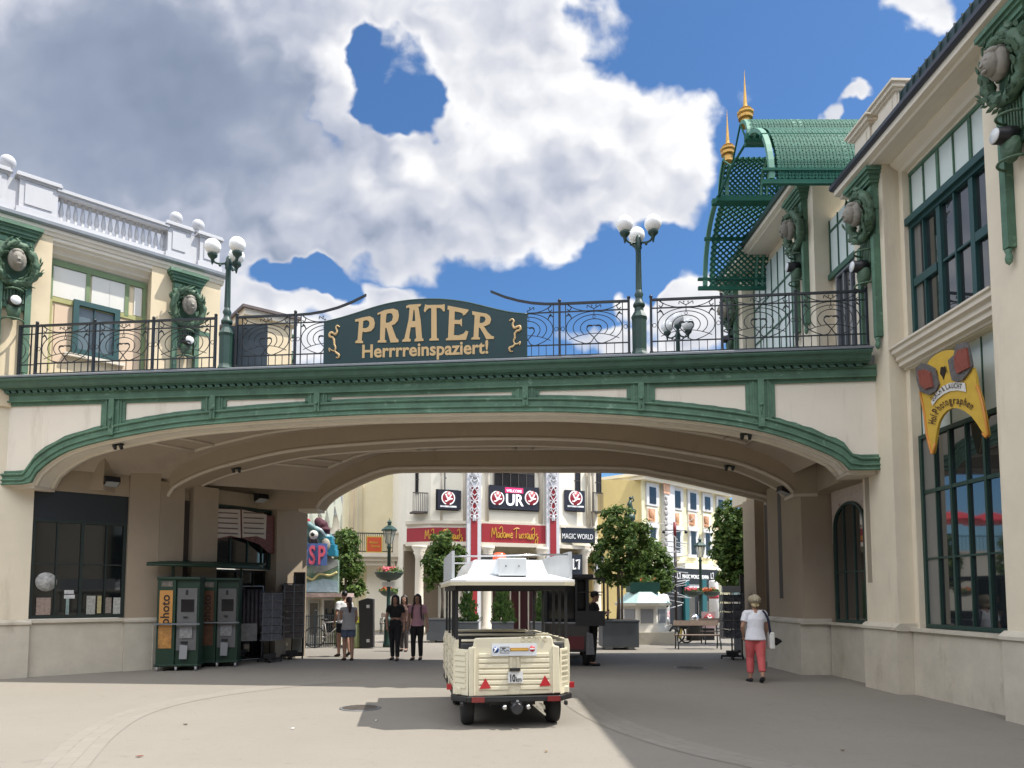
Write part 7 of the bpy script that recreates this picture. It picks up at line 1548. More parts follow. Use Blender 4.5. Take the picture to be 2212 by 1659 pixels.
# woman in the white T-shirt
g_ = gnd(1634, 1474)
J = stance(1.62, .10, -.14, .0, armL=((-.255, -.02, 1.10), (-.20, .12, .90)), armR=((.235, .02, 1.10), (.235, .15, .92)))
def hatted(mb, T, Mr): mb.ball(T(0, -.02, .012), 1, 14, (.083, .096, .085), Mr); ltube(mb, [T(-.05, -.075, -.05), T(0, -.085, -.07), T(.05, -.075, -.05)], [.03, .035, .03], 8)
T, V, TT, Mr = Person('woman seen from behind in white T-shirt, coral trousers and beige cap', g_, R(-3)).build(J, shirt=cloth('white_cotton', (.70, .70, .74)), sleeve=.62, shirt_len=.05, trousers=cloth('coral_cotton', (.52, .10, .10)), leg_to='calf', shoes=cloth('black_shoes', (.012, .012, .015)), hair=hatted, hairm=mat('blonde_hair', (.42, .33, .18), .6, var=.2, vscale=30), girth=1.08)
mb = MB(); mb.ball(TT(0, -.018, .060), 1, 18, (.124, .130, .098), Mr); mb.M = T4((0, 0, 0)); mb.ball(TT(.03, .05, .01), 1, 14, (.125, .10, .02), Mr)
T.part('cap', remesh(mb, 'cap', .010, 2), cloth('beige_cap', (.33, .28, .19)))
mb = MB()
for x in (-.018, .018): mb.tube([TT(x, -.146, .03), TT(x * 1.1, -.122, .11), TT(x, -.06, .155)], .012, 6)
T.part('cap_seam', mb, cloth('cap_cream', (.50, .45, .34)))
bgc = Vector((.285, .02, .80)); SB = Thing('shoulder_bag', 'white shoulder bag hanging on a navy strap from the woman in coral trousers', 'bag', T.o.location + T.o.rotation_euler.to_matrix() @ bgc, R(-3))
mb = MB(); mb.box(-.04, .05, -.15, .15, -.16, .16); SB.part('bag_body', mb, cloth('bag_white', (.62, .62, .58)), bevel=.02)
mb = MB(); q = [Vector((-.175 + .03, .08, .55)), Vector((-.14, -.085, .57)), Vector((-.07, -.15, .40)), Vector((-.03, -.13, .12))]; pth = catmull([tuple(v) for v in q], 5); mb.sweep([(-.024, -.004), (.024, -.004), (.024, .004), (-.024, .004)], [(p, Vector((1, 0, 0)), Vector((0, 1, 0))) for p in pth]); SB.part('strap', mb, cloth('navy_strap', (.010, .012, .03)))
mb = MB(); mb.prism([(.05, -.02, .02), (.10, -.05, .06), (.19, -.02, .02), (.23, .0, -.02), (.18, .0, -.06), (.12, .0, -.10), (.05, .0, -.08)], (0, .05, 0)); SB.part('dark_cloth', mb, M_black)
# woman in black crop top
J = stance(1.66, .12, -.10, .0, armR=((.235, -.02, 1.10), (.20, .10, .88)))
Person('long haired young woman in a black crop top and black trousers', gnd(853, 1426), R(178)).build(J, shirt=cloth('black_crop', (.012, .012, .013)), sleeve=.35, crop=.16, trousers=cloth('black_jeans', (.010, .010, .012)), shoes=cloth('black_trainers', (.014, .014, .014)), hair=long_hair(.30), hairm=HK, girth=.95)
# woman in pink
J = stance(1.68, -.02, .08, .0, armL=((-.25, -.03, 1.08), (-.29, .08, .85)))
T, V, TT, Mr = Person('long haired young woman in a pink top, black trousers and rucksack straps', gnd(901, 1425), R(174)).build(J, shirt=cloth('pink_top', (.48, .26, .30)), sleeve=.55, shirt_len=.02, trousers=cloth('black_trousers', (.011, .010, .011)), shoes=cloth('dark_trainers', (.012, .012, .012)), hair=long_hair(.34), hairm=HB, girth=.95)
RK = Thing('rucksack', 'dark rucksack worn by the young woman in the pink top', 'rucksack', T.o.location + Vector((0, 0, 1.2)), R(174)); mb = MB(); mb.box(-.14, .14, -.26, -.13, -.22, .18); RK.part('pack', mb, M_black, bevel=.04)
for s in (-1, 1): mb = MB(); mb.tube(catmull([(s * .10, -.12, .18), (s * .11, .0, .225), (s * .115, .115, .10), (s * .13, .10, -.10), (s * .14, -.08, -.16)], 5), .018, 6); RK.part('shoulder_strap', mb, M_black)
# person half hidden between them
J = stance(1.66, .05, -.05); Person('person in brown half hidden behind the woman in the black crop top', Vector((at(874, 1288, 22.4).x, 22.4, 0)), R(172)).build(J, shirt=cloth('brown_top', (.12, .07, .06)), sleeve=.8, trousers=cloth('grey_trousers', (.07, .06, .06)), shoes=cloth('dark_trainers', (.012, .012, .012)), hair=long_hair(.2), hairm=HB)
# couple by the kiosk
J = stance(1.60, .06, -.06, .02, armL=((-.20, .10, 1.10), (-.12, .26, 1.22)), armR=((.22, .03, 1.09), (.16, .20, .95)))
Person('woman in a pale sleeveless top and denim shorts with a dark ponytail, beside a man', gnd(752, 1427), R(25)).build(J, shirt=cloth('pale_grey_top', (.34, .33, .33)), shirt_len=.06, trousers=cloth('denim', (.075, .10, .15)), leg_to='short', shoes=cloth('brown_sandals', (.06, .035, .03)), hair=pony, hairm=mat('brown_hair', (.035, .016, .012), .5, var=.2, vscale=30), girth=1.05)
J = stance(1.78, .10, -.12, .0, armR=((.25, .05, 1.10), (.18, .24, 1.05)))
Person('man in a white T-shirt and dark shorts standing behind the woman with the ponytail', gnd(742, 1419), R(40)).build(J, shirt=cloth('white_tee', (.60, .60, .60)), sleeve=.6, shirt_len=.03, trousers=cloth('navy_shorts', (.012, .014, .02)), leg_to='short', shoes=cloth('dark_shoes', (.02, .016, .014)), hair=short_hair, hairm=HK, girth=1.1)
# driver
J = stance(1.76, .04, -.03, .03, armL=((-.22, .10, 1.12), (-.09, .33, 1.20)), armR=((.22, .10, 1.12), (.07, .33, 1.20)))
J['neck1'] = (0, .06, 1.53); J['head'] = (0, .09, 1.575)
T, V, TT, Mr = Person('driver in black with a cap looking at his phone beside the engine door', gnd(1279, 1438), R(-78)).build(J, shirt=cloth('black_polo', (.009, .009, .010)), sleeve=.5, shirt_len=.02, trousers=cloth('black_work_trousers', (.008, .008, .009)), shoes=cloth('black_boots', (.009, .009, .009)), hair=short_hair, hairm=HK, headf=(0, 1, 0), girth=1.15, curlL=1.0, curlR=1.0, palmL=(.4, 0, 1), palmR=(-.4, 0, 1))
mb = MB(); mb.ball(TT(0, -.015, .07), 1, 16, (.090, .105, .075), Mr); mb.ball(TT(0, .10, .045), 1, 12, (.075, .08, .014), Mr); T.part('cap', remesh(mb, 'cap', .010, 2), M_black)
PH = Thing('phone', 'dark phone held in both hands of the driver', 'phone', T.o.location + T.o.rotation_euler.to_matrix() @ Vector((-.01, .43, 1.235)), R(-78)); mb = MB(); mb.cbox((0, 0, 0), .075, .15, .009, 0, R(35)); PH.part('case', mb, M_black, bevel=.003)
mb = MB(); mb.cbox((0, -.003, .0055), .066, .135, .002, 0, R(35)); PH.part('display', mb, M_dkwin)
# ------------------------------------------------------------------ souvenir shop front under the bridge, left
M_bg = mat('booth_green', (.008, .034, .017), .5, var=.15, vscale=4); M_gp = mat('booth_grey_panel', (.12, .12, .12), .45, var=.08, vscale=8)
def photo_booth(px0, px1, Y, label, poster_c, first=None):
    c = Vector(((at((px0 + px1) / 2, 1288, Y)).x, Y, 0)); w = (px1 - px0) * Y / FPX
    T = Thing('photo_machine', label, 'photo machine', c, R(10), 'green photo machines before the souvenir shop')
    mb = MB(); mb.box(-w / 2, -.05, .0, .55, .14, 2.02); mb.box(-.05, w / 2, .06, .55, .14, 2.02); mb.box(-w / 2 - .03, w / 2 + .03, -.03, .58, .10, .145); mb.box(-w / 2 - .02, w / 2 + .02, -.02, .57, 2.02, 2.08); T.part('cabinet', mb, M_bg, bevel=.01)
    mb = MB(); mb.box(-w / 2 + .05, -.11, -.012, -.0005, .50, 1.78); ps = T.part('poster', mb, mat('poster_' + label[:4], poster_c, .5, var=.10, vscale=3))
    mb = MB(); mb.box(-w / 2 + .05, -.11, -.016, -.0125, .50, .92); T.part('poster_picture', mb, mat('poster_picture_' + label[:4], tuple(x * .7 for x in poster_c), .5, var=.6, vscale=6), parent=ps)
    me = text_mesh('photo', .26, .002, None, 'LEFT', .004); wd = max(v.co.x for v in me.vertices); me.transform(Matrix.Diagonal((.66 / wd, 1, 1, 1))); me.transform(Matrix.Translation(Vector((-.175, -.018, 1.02))) @ Matrix.Rotation(R(90), 4, 'X') @ Matrix.Rotation(R(90), 4, 'Z')); T.part('lettering', me, mat('poster_ink', (.02, .012, .008), .5), parent=ps)
    mb = MB(); mb.box(-.02, w / 2 - .04, .03, .0595, .45, 1.83); gp = T.part('control_panel', mb, M_gp)
    mb = MB(); mb.box(.06, w / 2 - .10, .02, .0295, 1.30, 1.58); T.part('display', mb, M_dkwin, parent=gp)
    mb = MB(); mb.box(.15, .20, .02, .0295, 1.68, 1.79); mb.box(.12, .20, .0, .0295, 1.17, 1.20); mb.box(.08, .22, .0, .0295, .60, .65); T.part('slot', mb, M_black, parent=gp)
    mb = MB(); mb.box(.05, w / 2 - .12, .0, .0295, .72, .98); T.part('leaflet', mb, mat('leaflet', (.22, .22, .22), .5, var=.4, vscale=18), parent=gp)
    mb = MB(); mb.prism([(.06, -.02, .26), (.22, -.02, .26), (.24, -.06, .56), (.08, -.06, .58)], (0, .03, 0)); T.part('leaflet_holder', mb, mat('holder_clear', (.30, .31, .32), .2))
    mb = MB(); mb.box(-w / 2 - .05, w / 2 + .05, -.10, -.03, 1.02, 1.05); T.part('hand_rail', mb, M_zinc)
    mb = MB(); mb.box(-w / 2 + .08, -.12, -.01, 0, 1.86, 1.98); T.part('sticker', mb, mat('sticker', (.14, .12, .10), .5, var=.5, vscale=14))
    for x in (-w / 2 + .04, .0, w / 2 - .02):
        mb = MB(); mb.lathe([(.001, -.02), (.055, -.02), (.055, .02), (.001, .02)], (x, .02, .055), 14, 'X'); mb.box(x - .03, x + .03, -.01, .05, .08, .105); T.part('castor', mb, mat('castor_grey', (.35, .35, .35), .4))
    return T
photo_booth(343, 427, 16.55, 'lit orange photo machine nearest the left plinth', (.50, .24, .06)); photo_booth(434, 512, 17.5, 'shaded dull photo machine, second from the left plinth', (.12, .05, .022))  # second poster repeats the first in a darker colour that carries the shade
aw = Thing('shop_awning', 'dark green flat awning over the photo machines', 'awning', (at(440, 1288, 17.3).x, 17.3, 0), R(38))
mb = MB(aw.inv); zq = 2.45
q = [at(317, 1222, 16.5), at(560, 1217, 18.3), at(575, 1212, 19.2), at(395, 1213, 17.6)]; q = [Vector((p.x, p.y, 2.36 if i < 2 else 2.46)) for i, p in enumerate(q)]
mb.prism(q, (0, 0, .05)); aw.part('sheet', mb, M_bg)
mb = MB(aw.inv); mb.tube([q[0], q[1]], .035, 6); aw.part('front_edge', mb, M_bg)
for i, px in enumerate((372, 520)):
    p = at(px, 1288, 17.1 if i == 0 else 18.4); mb = MB(aw.inv); mb.box(p.x - .025, p.x + .025, p.y - .025, p.y + .025, 2.05, 2.38); aw.part('stay', mb, M_bg)
def shop_thing(name, label, cat, px0, px1, Y, z0, z1, d, m, rz=0.0, grp=None):
    c = Vector((at((px0 + px1) / 2, 1288, Y).x, Y, z0)); w = (px1 - px0) * Y / FPX; T = Thing(name, label, cat, c, rz, grp); return T, w, z1 - z0
M_goods = mat('dark_goods', (.016, .016, .020), .6, var=.7, vscale=7, col2=(.05, .04, .05)); M_cards = mat('dark_cards', (.03, .03, .045), .4, var=.8, vscale=16, col2=(.10, .10, .13))
T, w, h = shop_thing('clothes_rail', 'dark jackets hanging on a rail between the photo machines and the card racks', 'clothes rail', 508, 560, 18.6, 0, 1.9, .4, None, R(30))
rnd = random.Random(4); mb = MB()
for i in range(7): x = lerp(-w / 2, w / 2, i / 6); ltube(mb, [(x, 0, 1.82), (x, .01, 1.6), (x, 0, 1.0), (x + .02, 0, .62 + rnd.random() * .2)], [(.05, .12), (.07, .22), (.075, .24), (.07, .22)], 8, False)
T.part('jackets', mb, M_goods); mb = MB(); mb.tube([(-w / 2 - .1, 0, 1.9), (w / 2 + .1, 0, 1.9)], .018, 6)
for s in (-1, 1): mb.tube([(s * (w / 2 + .08), 0, 0), (s * (w / 2 + .08), 0, 1.9)], .018, 6)
T.part('rail', mb, M_zinc)
mb = MB(); mb.box(-.3, .2, -.30, -.28, .55, .98); T.part('price_card', mb, mat('price_card', (.14, .14, .14), .5, var=.3, vscale=12))
def card_rack(px, py, w, label, mcard, rows, first=None, rz=0.0, white=False, h=1.62):
    b = gnd(px, py); T = Thing('postcard_stand', label, 'postcard stand', b, rz, 'revolving postcard stands')
    mb = MB(); mb.box(-.28, .28, -.04, .04, .06, .11); mb.box(-.04, .04, -.28, .28, .06, .11); mb.box(-.15, .15, -.15, .15, .10, .22); T.part('base', mb, M_black)
    for a in (0, 90, 180, 270): x, y = .27 * math.cos(R(a)), .27 * math.sin(R(a)); mb = MB(); mb.lathe([(.001, -.02), (.04, -.02), (.04, .02), (.001, .02)], (x, y, .04), 10, 'X'); T.part('castor', mb, M_black)
    mb = MB(); mb.tube([(0, 0, .1), (0, 0, h + .05)], .02, 8); T.part('column', mb, M_black)
    z0 = .55
    for k in range(4):
        Mx = Matrix.Rotation(R(90 * k + 8), 4, 'Z'); mb = MB(Mx)
        for i in range(rows + 1): z = lerp(z0, h, i / rows); mb.box(-w / 2, w / 2, -w / 2 - .045, -w / 2 + .0, z - .006, z + .006)
        for x in (-w / 2, 0, w / 2): mb.box(x - .012, x + .012, -w / 2 - .012, -w / 2, z0, h)
        fr = T.part('wire_frame', mb, M_zinc)
        mb = MB(Mx)
        for i in range(rows):
            for s in (-1, 1): z = lerp(z0, h, i / rows); mb.prism([(s * w / 4 - w * .21, -w / 2 - .03, z + .015), (s * w / 4 + w * .21, -w / 2 - .03, z + .015), (s * w / 4 + w * .21, -w / 2 - .008, z + (h - z0) / rows * .90), (s * w / 4 - w * .21, -w / 2 - .008, z + (h - z0) / rows * .90)], (0, .004, 0))
        T.part('postcards', mb, mcard, parent=fr)
    mb = MB(); mb.box(-w * .45, w * .45, -w * .45, w * .45, h + .02, h + (.20 if white else .04)); T.part('top_card', mb, mat('top_card_grey', (.30, .31, .32), .5) if white else M_black)
    return T
card_rack(582, 1430, .46, 'postcard stand with dark cards left beside the shop doorway', M_cards, 6, rz=R(20), h=1.72)
M_brc = mat('brown_cards', (.05, .038, .032), .5, var=.6, vscale=12, col2=(.10, .075, .06))
card_rack(630, 1423, .50, 'brown card stand at the left corner of the passage', M_brc, 8, rz=R(15), h=1.95)
T, w, h = shop_thing('show_board', 'black shop board standing behind the brown card stand', 'board', 616, 658, 20.1, 0, 2.35, .1, None, R(-5))
mb = MB(); mb.box(-w / 2, w / 2, 0, .06, .05, 2.3); T.part('board', mb, M_black); mb = MB(); mb.box(-w / 2 + .04, 0, -.008, -.0005, 1.9, 2.2); T.part('blue_poster', mb, mat('blue_poster', (.04, .05, .09), .5, var=.4, vscale=9)); mb = MB(); mb.box(-w / 2 + .05, w / 2 - .05, -.008, -.0005, .15, .55); T.part('white_card', mb, mat('white_card', (.30, .31, .30), .5))

# ------------------------------------------------------------------ painted kiosk with the lizard
KY = 25.0
kc = Vector((at(690, 1288, KY).x, KY, 0)); K = Thing('ticket_kiosk', 'small painted ticket kiosk with green picture board at the left exit of the passage', 'kiosk', kc, R(4)); KM = K.inv
def krect(x0, y0, x1, y1, Y, th): mb = MB(KM); a, b = at(x0, y1, Y), at(x1, y0, Y); mb.box(a.x, b.x, Y, Y + th, a.z, b.z); return mb
K.part('wall', krect(640, 1288, 731, 1399, KY, 1.6), mat('kiosk_cream', (.50, .47, .38), .7, var=.06))
f = K.part('window', krect(694, 1292, 726, 1372, KY - .05, .05), mat('kiosk_frame', (.60, .58, .52), .6)); K.part('pane', krect(699, 1297, 723, 1366, KY - .06, .0095), M_glass, parent=f)
f = K.part('door', krect(664, 1297, 690, 1399, KY - .04, .04), mat('kiosk_door', (.34, .33, .29), .6)); K.part('door_pane', krect(668, 1303, 686, 1372, KY - .05, .0095), M_glass, parent=f)
K.part('corner_post', krect(722, 1290, 736, 1400, KY - .22, .18), mat('corner_paint', (.50, .36, .08), .6, var=.5, vscale=4, col2=(.12, .26, .10)))
K.part('roof_slab', krect(636, 1281, 737, 1290, KY - .35, 2.0), mat('kiosk_roof_edge', (.44, .33, .30), .7, var=.4, vscale=10))
bq = [(640, 1281), (731, 1281), (731, 1210), (716, 1205), (705, 1188), (697, 1206), (680, 1212), (640, 1228)]
mb = MB(KM); mb.prism([at(a, b, KY - .1) for a, b in bq], (0, .12, 0)); pb_ = K.part('picture_board', mb, mat('board_greenery', (.12, .28, .14), .6, var=.5, vscale=3.0, col2=(.32, .42, .36)))
mb = MB(KM); mb.prism([at(a, b, KY - .13) for a, b in [(678, 1214), (697, 1207), (705, 1190), (716, 1206), (730, 1212), (730, 1222), (700, 1236), (678, 1238)]], (0, .029, 0)); K.part('stone_relief', mb, mat('relief_grey', (.36, .37, .35), .8, var=.3, vscale=7), parent=pb_)
mb = MB(KM); mb.prism([at(a, b, KY - .13) for a, b in [(646, 1279), (729, 1279), (729, 1255), (700, 1250), (646, 1262)]], (0, .029, 0)); K.part('painted_sea', mb, mat('painted_sea', (.34, .48, .55), .6, var=.25, vscale=4), parent=pb_)
mb = MB(KM); mb.tube(catmull([at(646, 1250, KY - .16), at(662, 1247, KY - .16), at(676, 1252, KY - .16), at(690, 1240, KY - .16), at(712, 1243, KY - .16), at(728, 1236, KY - .16)], 5), .04, 6); K.part('painted_rope', mb, mat('rope_yellow', (.60, .52, .24), .6), parent=pb_)
f = krect(640, 1240, 700, 1242, KY, .1)
# letters standing on the kiosk roof
for ch, px, col in (('S', 674, (.58, .10, .16)), ('P', 694, (.58, .10, .16))):
    c = at(px, 1218, KY - .5); LT = Thing('roof_letter', 'tall pink letter %s on a blue back on the kiosk roof' % ch, 'letter', Vector((c.x, KY - .5, c.z)), R(8), 'pink letters on the kiosk')
    mb = MB(); mb.box(-.17, .17, .03, .12, -.05, .68); LT.part('blue_back', mb, mat('letter_blue', (.07, .14, .36), .5, var=.25, vscale=5)); me = text_mesh(ch, .86, .03, Matrix.Rotation(R(90), 4, 'X'), 'CENTER', .02, sx=.55); LT.part('letter_face', me, mat('letter_pink', col, .5))
# lizard figure on the roof
lz = at(690, 1165, KY); LZ = Thing('lizard_figure', 'big teal lizard figure with hat, round eye and blue luggage on the kiosk roof', 'figure', Vector((lz.x, KY, lz.z)), 0)
LO = Vector((lz.x, KY, lz.z)); lp = lambda px, py, dy=0.0: at(px, py, KY) + Vector((0, dy, 0)) - LO
M_liz = mat('lizard_teal', (.06, .14, .15), .5, var=.35, vscale=5); M_lizl = mat('lizard_belly', (.34, .30, .24), .6, var=.2)
mb = MB(); ltube(mb, [lp(640, 1135), lp(668, 1140), lp(692, 1150), lp(706, 1168), lp(702, 1190)], [.10, .16, .24, .30, .22], 12); ltube(mb, [lp(634, 1128, -.1), lp(652, 1130, -.25), lp(672, 1136, -.35), lp(690, 1148, -.3)], [.03, .10, .14, .12], 10); ltube(mb, [lp(672, 1150, -.3), lp(668, 1172, -.35), lp(680, 1190, -.4)], [.09, .07, .06], 8); ltube(mb, [lp(636, 1130, -.1), lp(641, 1108, 0), lp(645, 1072, .05)], [.08, .05, .015], 8)
LZ.part('body', remesh(mb, 'body', .03, 2), M_liz)
mb = MB(); mb.ball(lp(684, 1157, -.38), .155, 16); ey = LZ.part('eye', mb, mat('eye_white', (.55, .52, .48), .3)); mb = MB(); mb.ball(lp(684, 1157, -.47), .085, 12); LZ.part('pupil', mb, M_black, parent=ey)
mb = MB(); mb.ball(lp(709, 1178, -.22), 1, 12, (.18, .15, .26)); LZ.part('pale_snout', mb, M_lizl)
mb = MB(); ltube(mb, [lp(690, 1128, -.1), lp(700, 1136, -.15), lp(709, 1152, -.1)], [.16, .19, .10], 10); mb.ball(lp(703, 1145, -.15), 1, 12, (.22, .2, .08)); LZ.part('hat', remesh(mb, 'hat', .03, 1), mat('maroon_felt', (.06, .012, .022), .8))
mb = MB(); ltube(mb, [lp(690, 1142, -.34), lp(700, 1148, -.3), lp(706, 1158, -.25)], [.05, .06, .04], 8); LZ.part('goggles', mb, mat('goggle_pale', (.40, .50, .54), .3, var=.3, vscale=9))
for px0, py0, px1, py1 in ((707, 1160, 722, 1176), (709, 1177, 728, 1190), (712, 1188, 730, 1202)): mb = MB(); a, b = lp(px0, py1), lp(px1, py0); mb.box(a.x, b.x, -.3, .1, a.z, b.z); LZ.part('luggage', mb, mat('luggage_blue', (.012, .20, .30), .5), bevel=.02)
mb = MB(); mb.tube(catmull([lp(690, 1185, -.2), lp(705, 1190, -.3), lp(716, 1205, -.2)], 4), .06, 8); LZ.part('bedroll', mb, mat('khaki_roll', (.12, .12, .06), .8, var=.3))
# iron fence before the kiosk
fa, fb_ = gnd(650, 1402), gnd(727, 1397); FE = Thing('iron_fence', 'low black iron fence in front of the painted kiosk', 'fence', fa, math.atan2(fb_.y - fa.y, fb_.x - fa.x)); L_ = (fb_ - fa).length
mb = MB(); mb.box(0, L_, -.012, .012, .10, .13); mb.box(0, L_, -.012, .012, 1.0, 1.03)
n = 17
for i in range(n): x = L_ * i / (n - 1); mb.box(x - .008, x + .008, -.008, .008, .03 if i % 8 else 0, 1.06)
FE.part('bars', mb, M_iron)
for x in (0, L_ * .38, L_): mb = MB(); mb.box(x - .025, x + .025, -.025, .025, 0, 1.15); mb.ball((x, 0, 1.18), .04, 8); FE.part('post', mb, M_iron)
BK = Thing('bicycle', 'bicycle parked behind the iron fence', 'bicycle', fa + Vector((.75, .7, 0)), R(15))
for x in (-.5, .5):
    mb = MB(); mb.tube([(x + .33 * math.cos(a), 0, .34 + .33 * math.sin(a)) for a in [2 * math.pi * i / 24 for i in range(25)]], .022, 6); wh = BK.part('wheel', mb, M_rubber)
    mb = MB()
    for i in range(8): a = math.pi * i / 8; mb.tube([(x - .31 * math.cos(a), 0, .34 - .31 * math.sin(a)), (x + .31 * math.cos(a), 0, .34 + .31 * math.sin(a))], .003, 4)
    BK.part('spokes', mb, M_zinc, parent=wh)
mb = MB()
for a, b in (((-.5, .34), (-.12, .34)), ((-.12, .34), (-.2, .85)), ((-.5, .34), (-.2, .80)), ((-.2, .80), (.36, .84)), ((-.12, .34), (.36, .80)), ((.36, .95), (.5, .34))): mb.tube([(a[0], 0, a[1]), (b[0], 0, b[1])], .018, 6)
BK.part('frame', mb, mat('bike_paint', (.45, .42, .40), .4)); mb = MB(); mb.tube([(.30, -.25, 1.0), (.36, -.1, 1.0), (.36, .1, 1.0), (.30, .25, 1.0)], .014, 6); BK.part('handlebar', mb, M_black); mb = MB(); mb.ball((-.2, 0, .9), 1, 8, (.13, .06, .03)); BK.part('saddle', mb, M_black)
# leaning black info column, bin
q = [(778, 1401), (806, 1399), (806, 1294), (793, 1292), (774, 1298)]
ic = Thing('info_column', 'slanted black information column beside the lantern post', 'information column', gnd(790, 1401), 0); o_ = gnd(790, 1401); Yc_ = o_.y
mb = MB(); mb.prism([at(a, b, Yc_) - o_ for a, b in q], (0, .28, 0)); ic.part('body', mb, mat('column_black', (.016, .017, .018), .4), bevel=.015)
for py in (1310, 1384): mb = MB(); c = at(795, py, Yc_) - o_; mb.box(c.x - .05, c.x + .05, -.006, -.0005, c.z - .05, c.z + .05); ic.part('white_sticker', mb, mat('sticker_white', (.4, .4, .4), .5, var=.5, vscale=40))
bn = Thing('waste_bin', 'olive waste bin with a yellow top beside the black column', 'waste bin', gnd(769, 1400), 0)
mb = MB(); mb.lathe([(.20, 0), (.21, .05), (.21, .78), (.19, .8)], (0, 0, 0), 14); bn.part('barrel', mb, mat('bin_olive', (.19, .22, .10), .5)); mb = MB(); mb.lathe([(.22, .80), (.24, .84), (.22, .95), (.12, 1.0)], (0, 0, 0), 14); bn.part('lid', mb, mat('bin_yellow', (.60, .60, .06), .5))
sgn = Thing('small_sign', 'small white notice plate fixed under the large flower bowl on the lantern post', 'sign', l1 + Vector((0, -.08, at(838, 1262, l1.y).z)), 0); mb = MB(); mb.box(-.2, .2, 0, .015, -.08, .08); sgn.part('plate', mb, M_whitel)

# ------------------------------------------------------------------ right side of the passage exit
card_rack(1582, 1424, .50, 'tall postcard stand with pale top card right of the bench', mat('grey_cards', (.045, .05, .06), .35, var=.9, vscale=14, col2=(.16, .17, .19)), 5, rz=R(-12), white=True, h=1.72)
bp = gnd(1622, 1416); BP = Thing('display_frame', 'tall black display frame with a hanging garment at the right passage corner', 'display', bp, R(-6)); wd = 38 * bp.y / FPX; ht = at(1622, 1240, bp.y).z
mb = MB(); mb.box(-wd / 2, -wd / 2 + .07, 0, .1, 0, ht); mb.box(wd / 2 - .07, wd / 2, 0, .1, 0, ht); mb.box(-wd / 2 + .07, wd / 2 - .07, 0, .1, ht - .08, ht); mb.box(-wd / 2 + .07, wd / 2 - .07, .02, .1, 0, .9); BP.part('frame', mb, M_black)
mb = MB(); mb.box(-wd / 2 + .07, wd / 2 - .07, .06, .09, .9, ht - .08); BP.part('backing', mb, mat('display_backing', (.10, .10, .10), .5))
mb = MB(); mb.prism([(-.12, .03, ht - .2), (-.05, .03, ht - .14), (.05, .03, ht - .14), (.14, .03, ht - .2), (.13, .03, ht - .75), (-.09, .03, ht - .75)], (0, .025, 0)); BP.part('garment', mb, M_goods)
gb = Thing('grey_board', 'grey board leaning beside the postcard stand', 'board', gnd(1600, 1410), R(-4)); mb = MB(); mb.box(-.18, .18, 0, .04, .08, 1.35); gb.part('panel', mb, mat('grey_panel_board', (.15, .16, .17), .5, var=.2, vscale=5)); mb = MB(); mb.box(-.2, .2, -.03, .08, .0, .08); gb.part('foot', mb, M_black)
# white advertising drum
dc = Vector((at(1542, 1288, 31).x, 31, 0)); AD = Thing('advertising_drum', 'tall white printed advertising drum before the magic shop', 'advertising column', dc); r_ = 10 * 31 / FPX; z1 = at(1542, 1254, 31).z
mb = MB(); mb.lathe([(r_, 0), (r_, z1 - .05), (r_ * .9, z1), (.001, z1 + .02)], (0, 0, 0), 20); AD.part('drum', mb, mat('drum_print', (.66, .64, .62), .5, var=.1, vscale=3, stain=((.40, .05, .06), 2.4, .60, .04, (1, 1, 1))))
mb = MB(); mb.lathe([(r_ + .003, 1.55), (r_ + .003, 1.75)], (0, 0, 0), 20); AD.part('crimson_band', mb, mat('drum_crimson', (.45, .03, .06), .5)); emblem(AD, Frame(dc + Vector((0, -r_, 0)), 0), 1544, 1276, 6, 0, None)
for ch in list(AD.o.children):
    if ch.name.startswith('emblem'): ch.data.transform(Matrix.Translation(Vector((0, -r_, 0))))
# kinetic mast
KMt = Thing('spiral_mast', 'thin dark mast with a spiral of white arms and a red top', 'mast', Vector((at(1460, 1288, 30).x, 30, 0))); zp = lambda y: at(1460, y, 30).z
mb = MB(); mb.tube([(0, 0, 0), (0, 0, zp(1158))], .06, 8); KMt.part('pole', mb, mat('mast_dark', (.03, .02, .02), .5)); mb = MB(); mb.tube([(0, 0, zp(1158)), (0, 0, zp(1128))], .065, 8); KMt.part('red_top', mb, mat('mast_red', (.20, .015, .02), .5))
for i in range(16):
    a = R(45 + i * 66); z = lerp(zp(1310), zp(1150), i / 15); L_ = .42 + .1 * (i % 3); mb = MB(); mb.tube([(-L_ * math.cos(a), -L_ * math.sin(a), z - .06), (0, 0, z), (L_ * math.cos(a), L_ * math.sin(a), z + .06)], .022, 5); KMt.part('arm', mb, M_white)
mb = MB(); mb.tube([(.45 * math.cos(i * .5), .45 * math.sin(i * .5), lerp(zp(1290), zp(1175), i / 40)) for i in range(41)], .012, 5); KMt.part('spiral_wire', mb, M_white)
for s in (-1, 1): mb = MB(); mb.tube([(0, 0, zp(1145)), (s * .45, 0, zp(1146))], .02, 5); mb.ball((s * .45, 0, zp(1149)), .07, 8); KMt.part('side_lamp', mb, M_black)
for i, (pts) in enumerate(([(1448, 1132), (1475, 1133), (1530, 1100)], [(1400, 1125), (1430, 1132), (1460, 1128)])): mb = MB(); KI_ = KMt.inv; mb.tube(catmull([KI_ @ at(a, b, 30.2) for a, b in pts], 5), .012, 4); KMt.part('light_cable', mb, M_white)
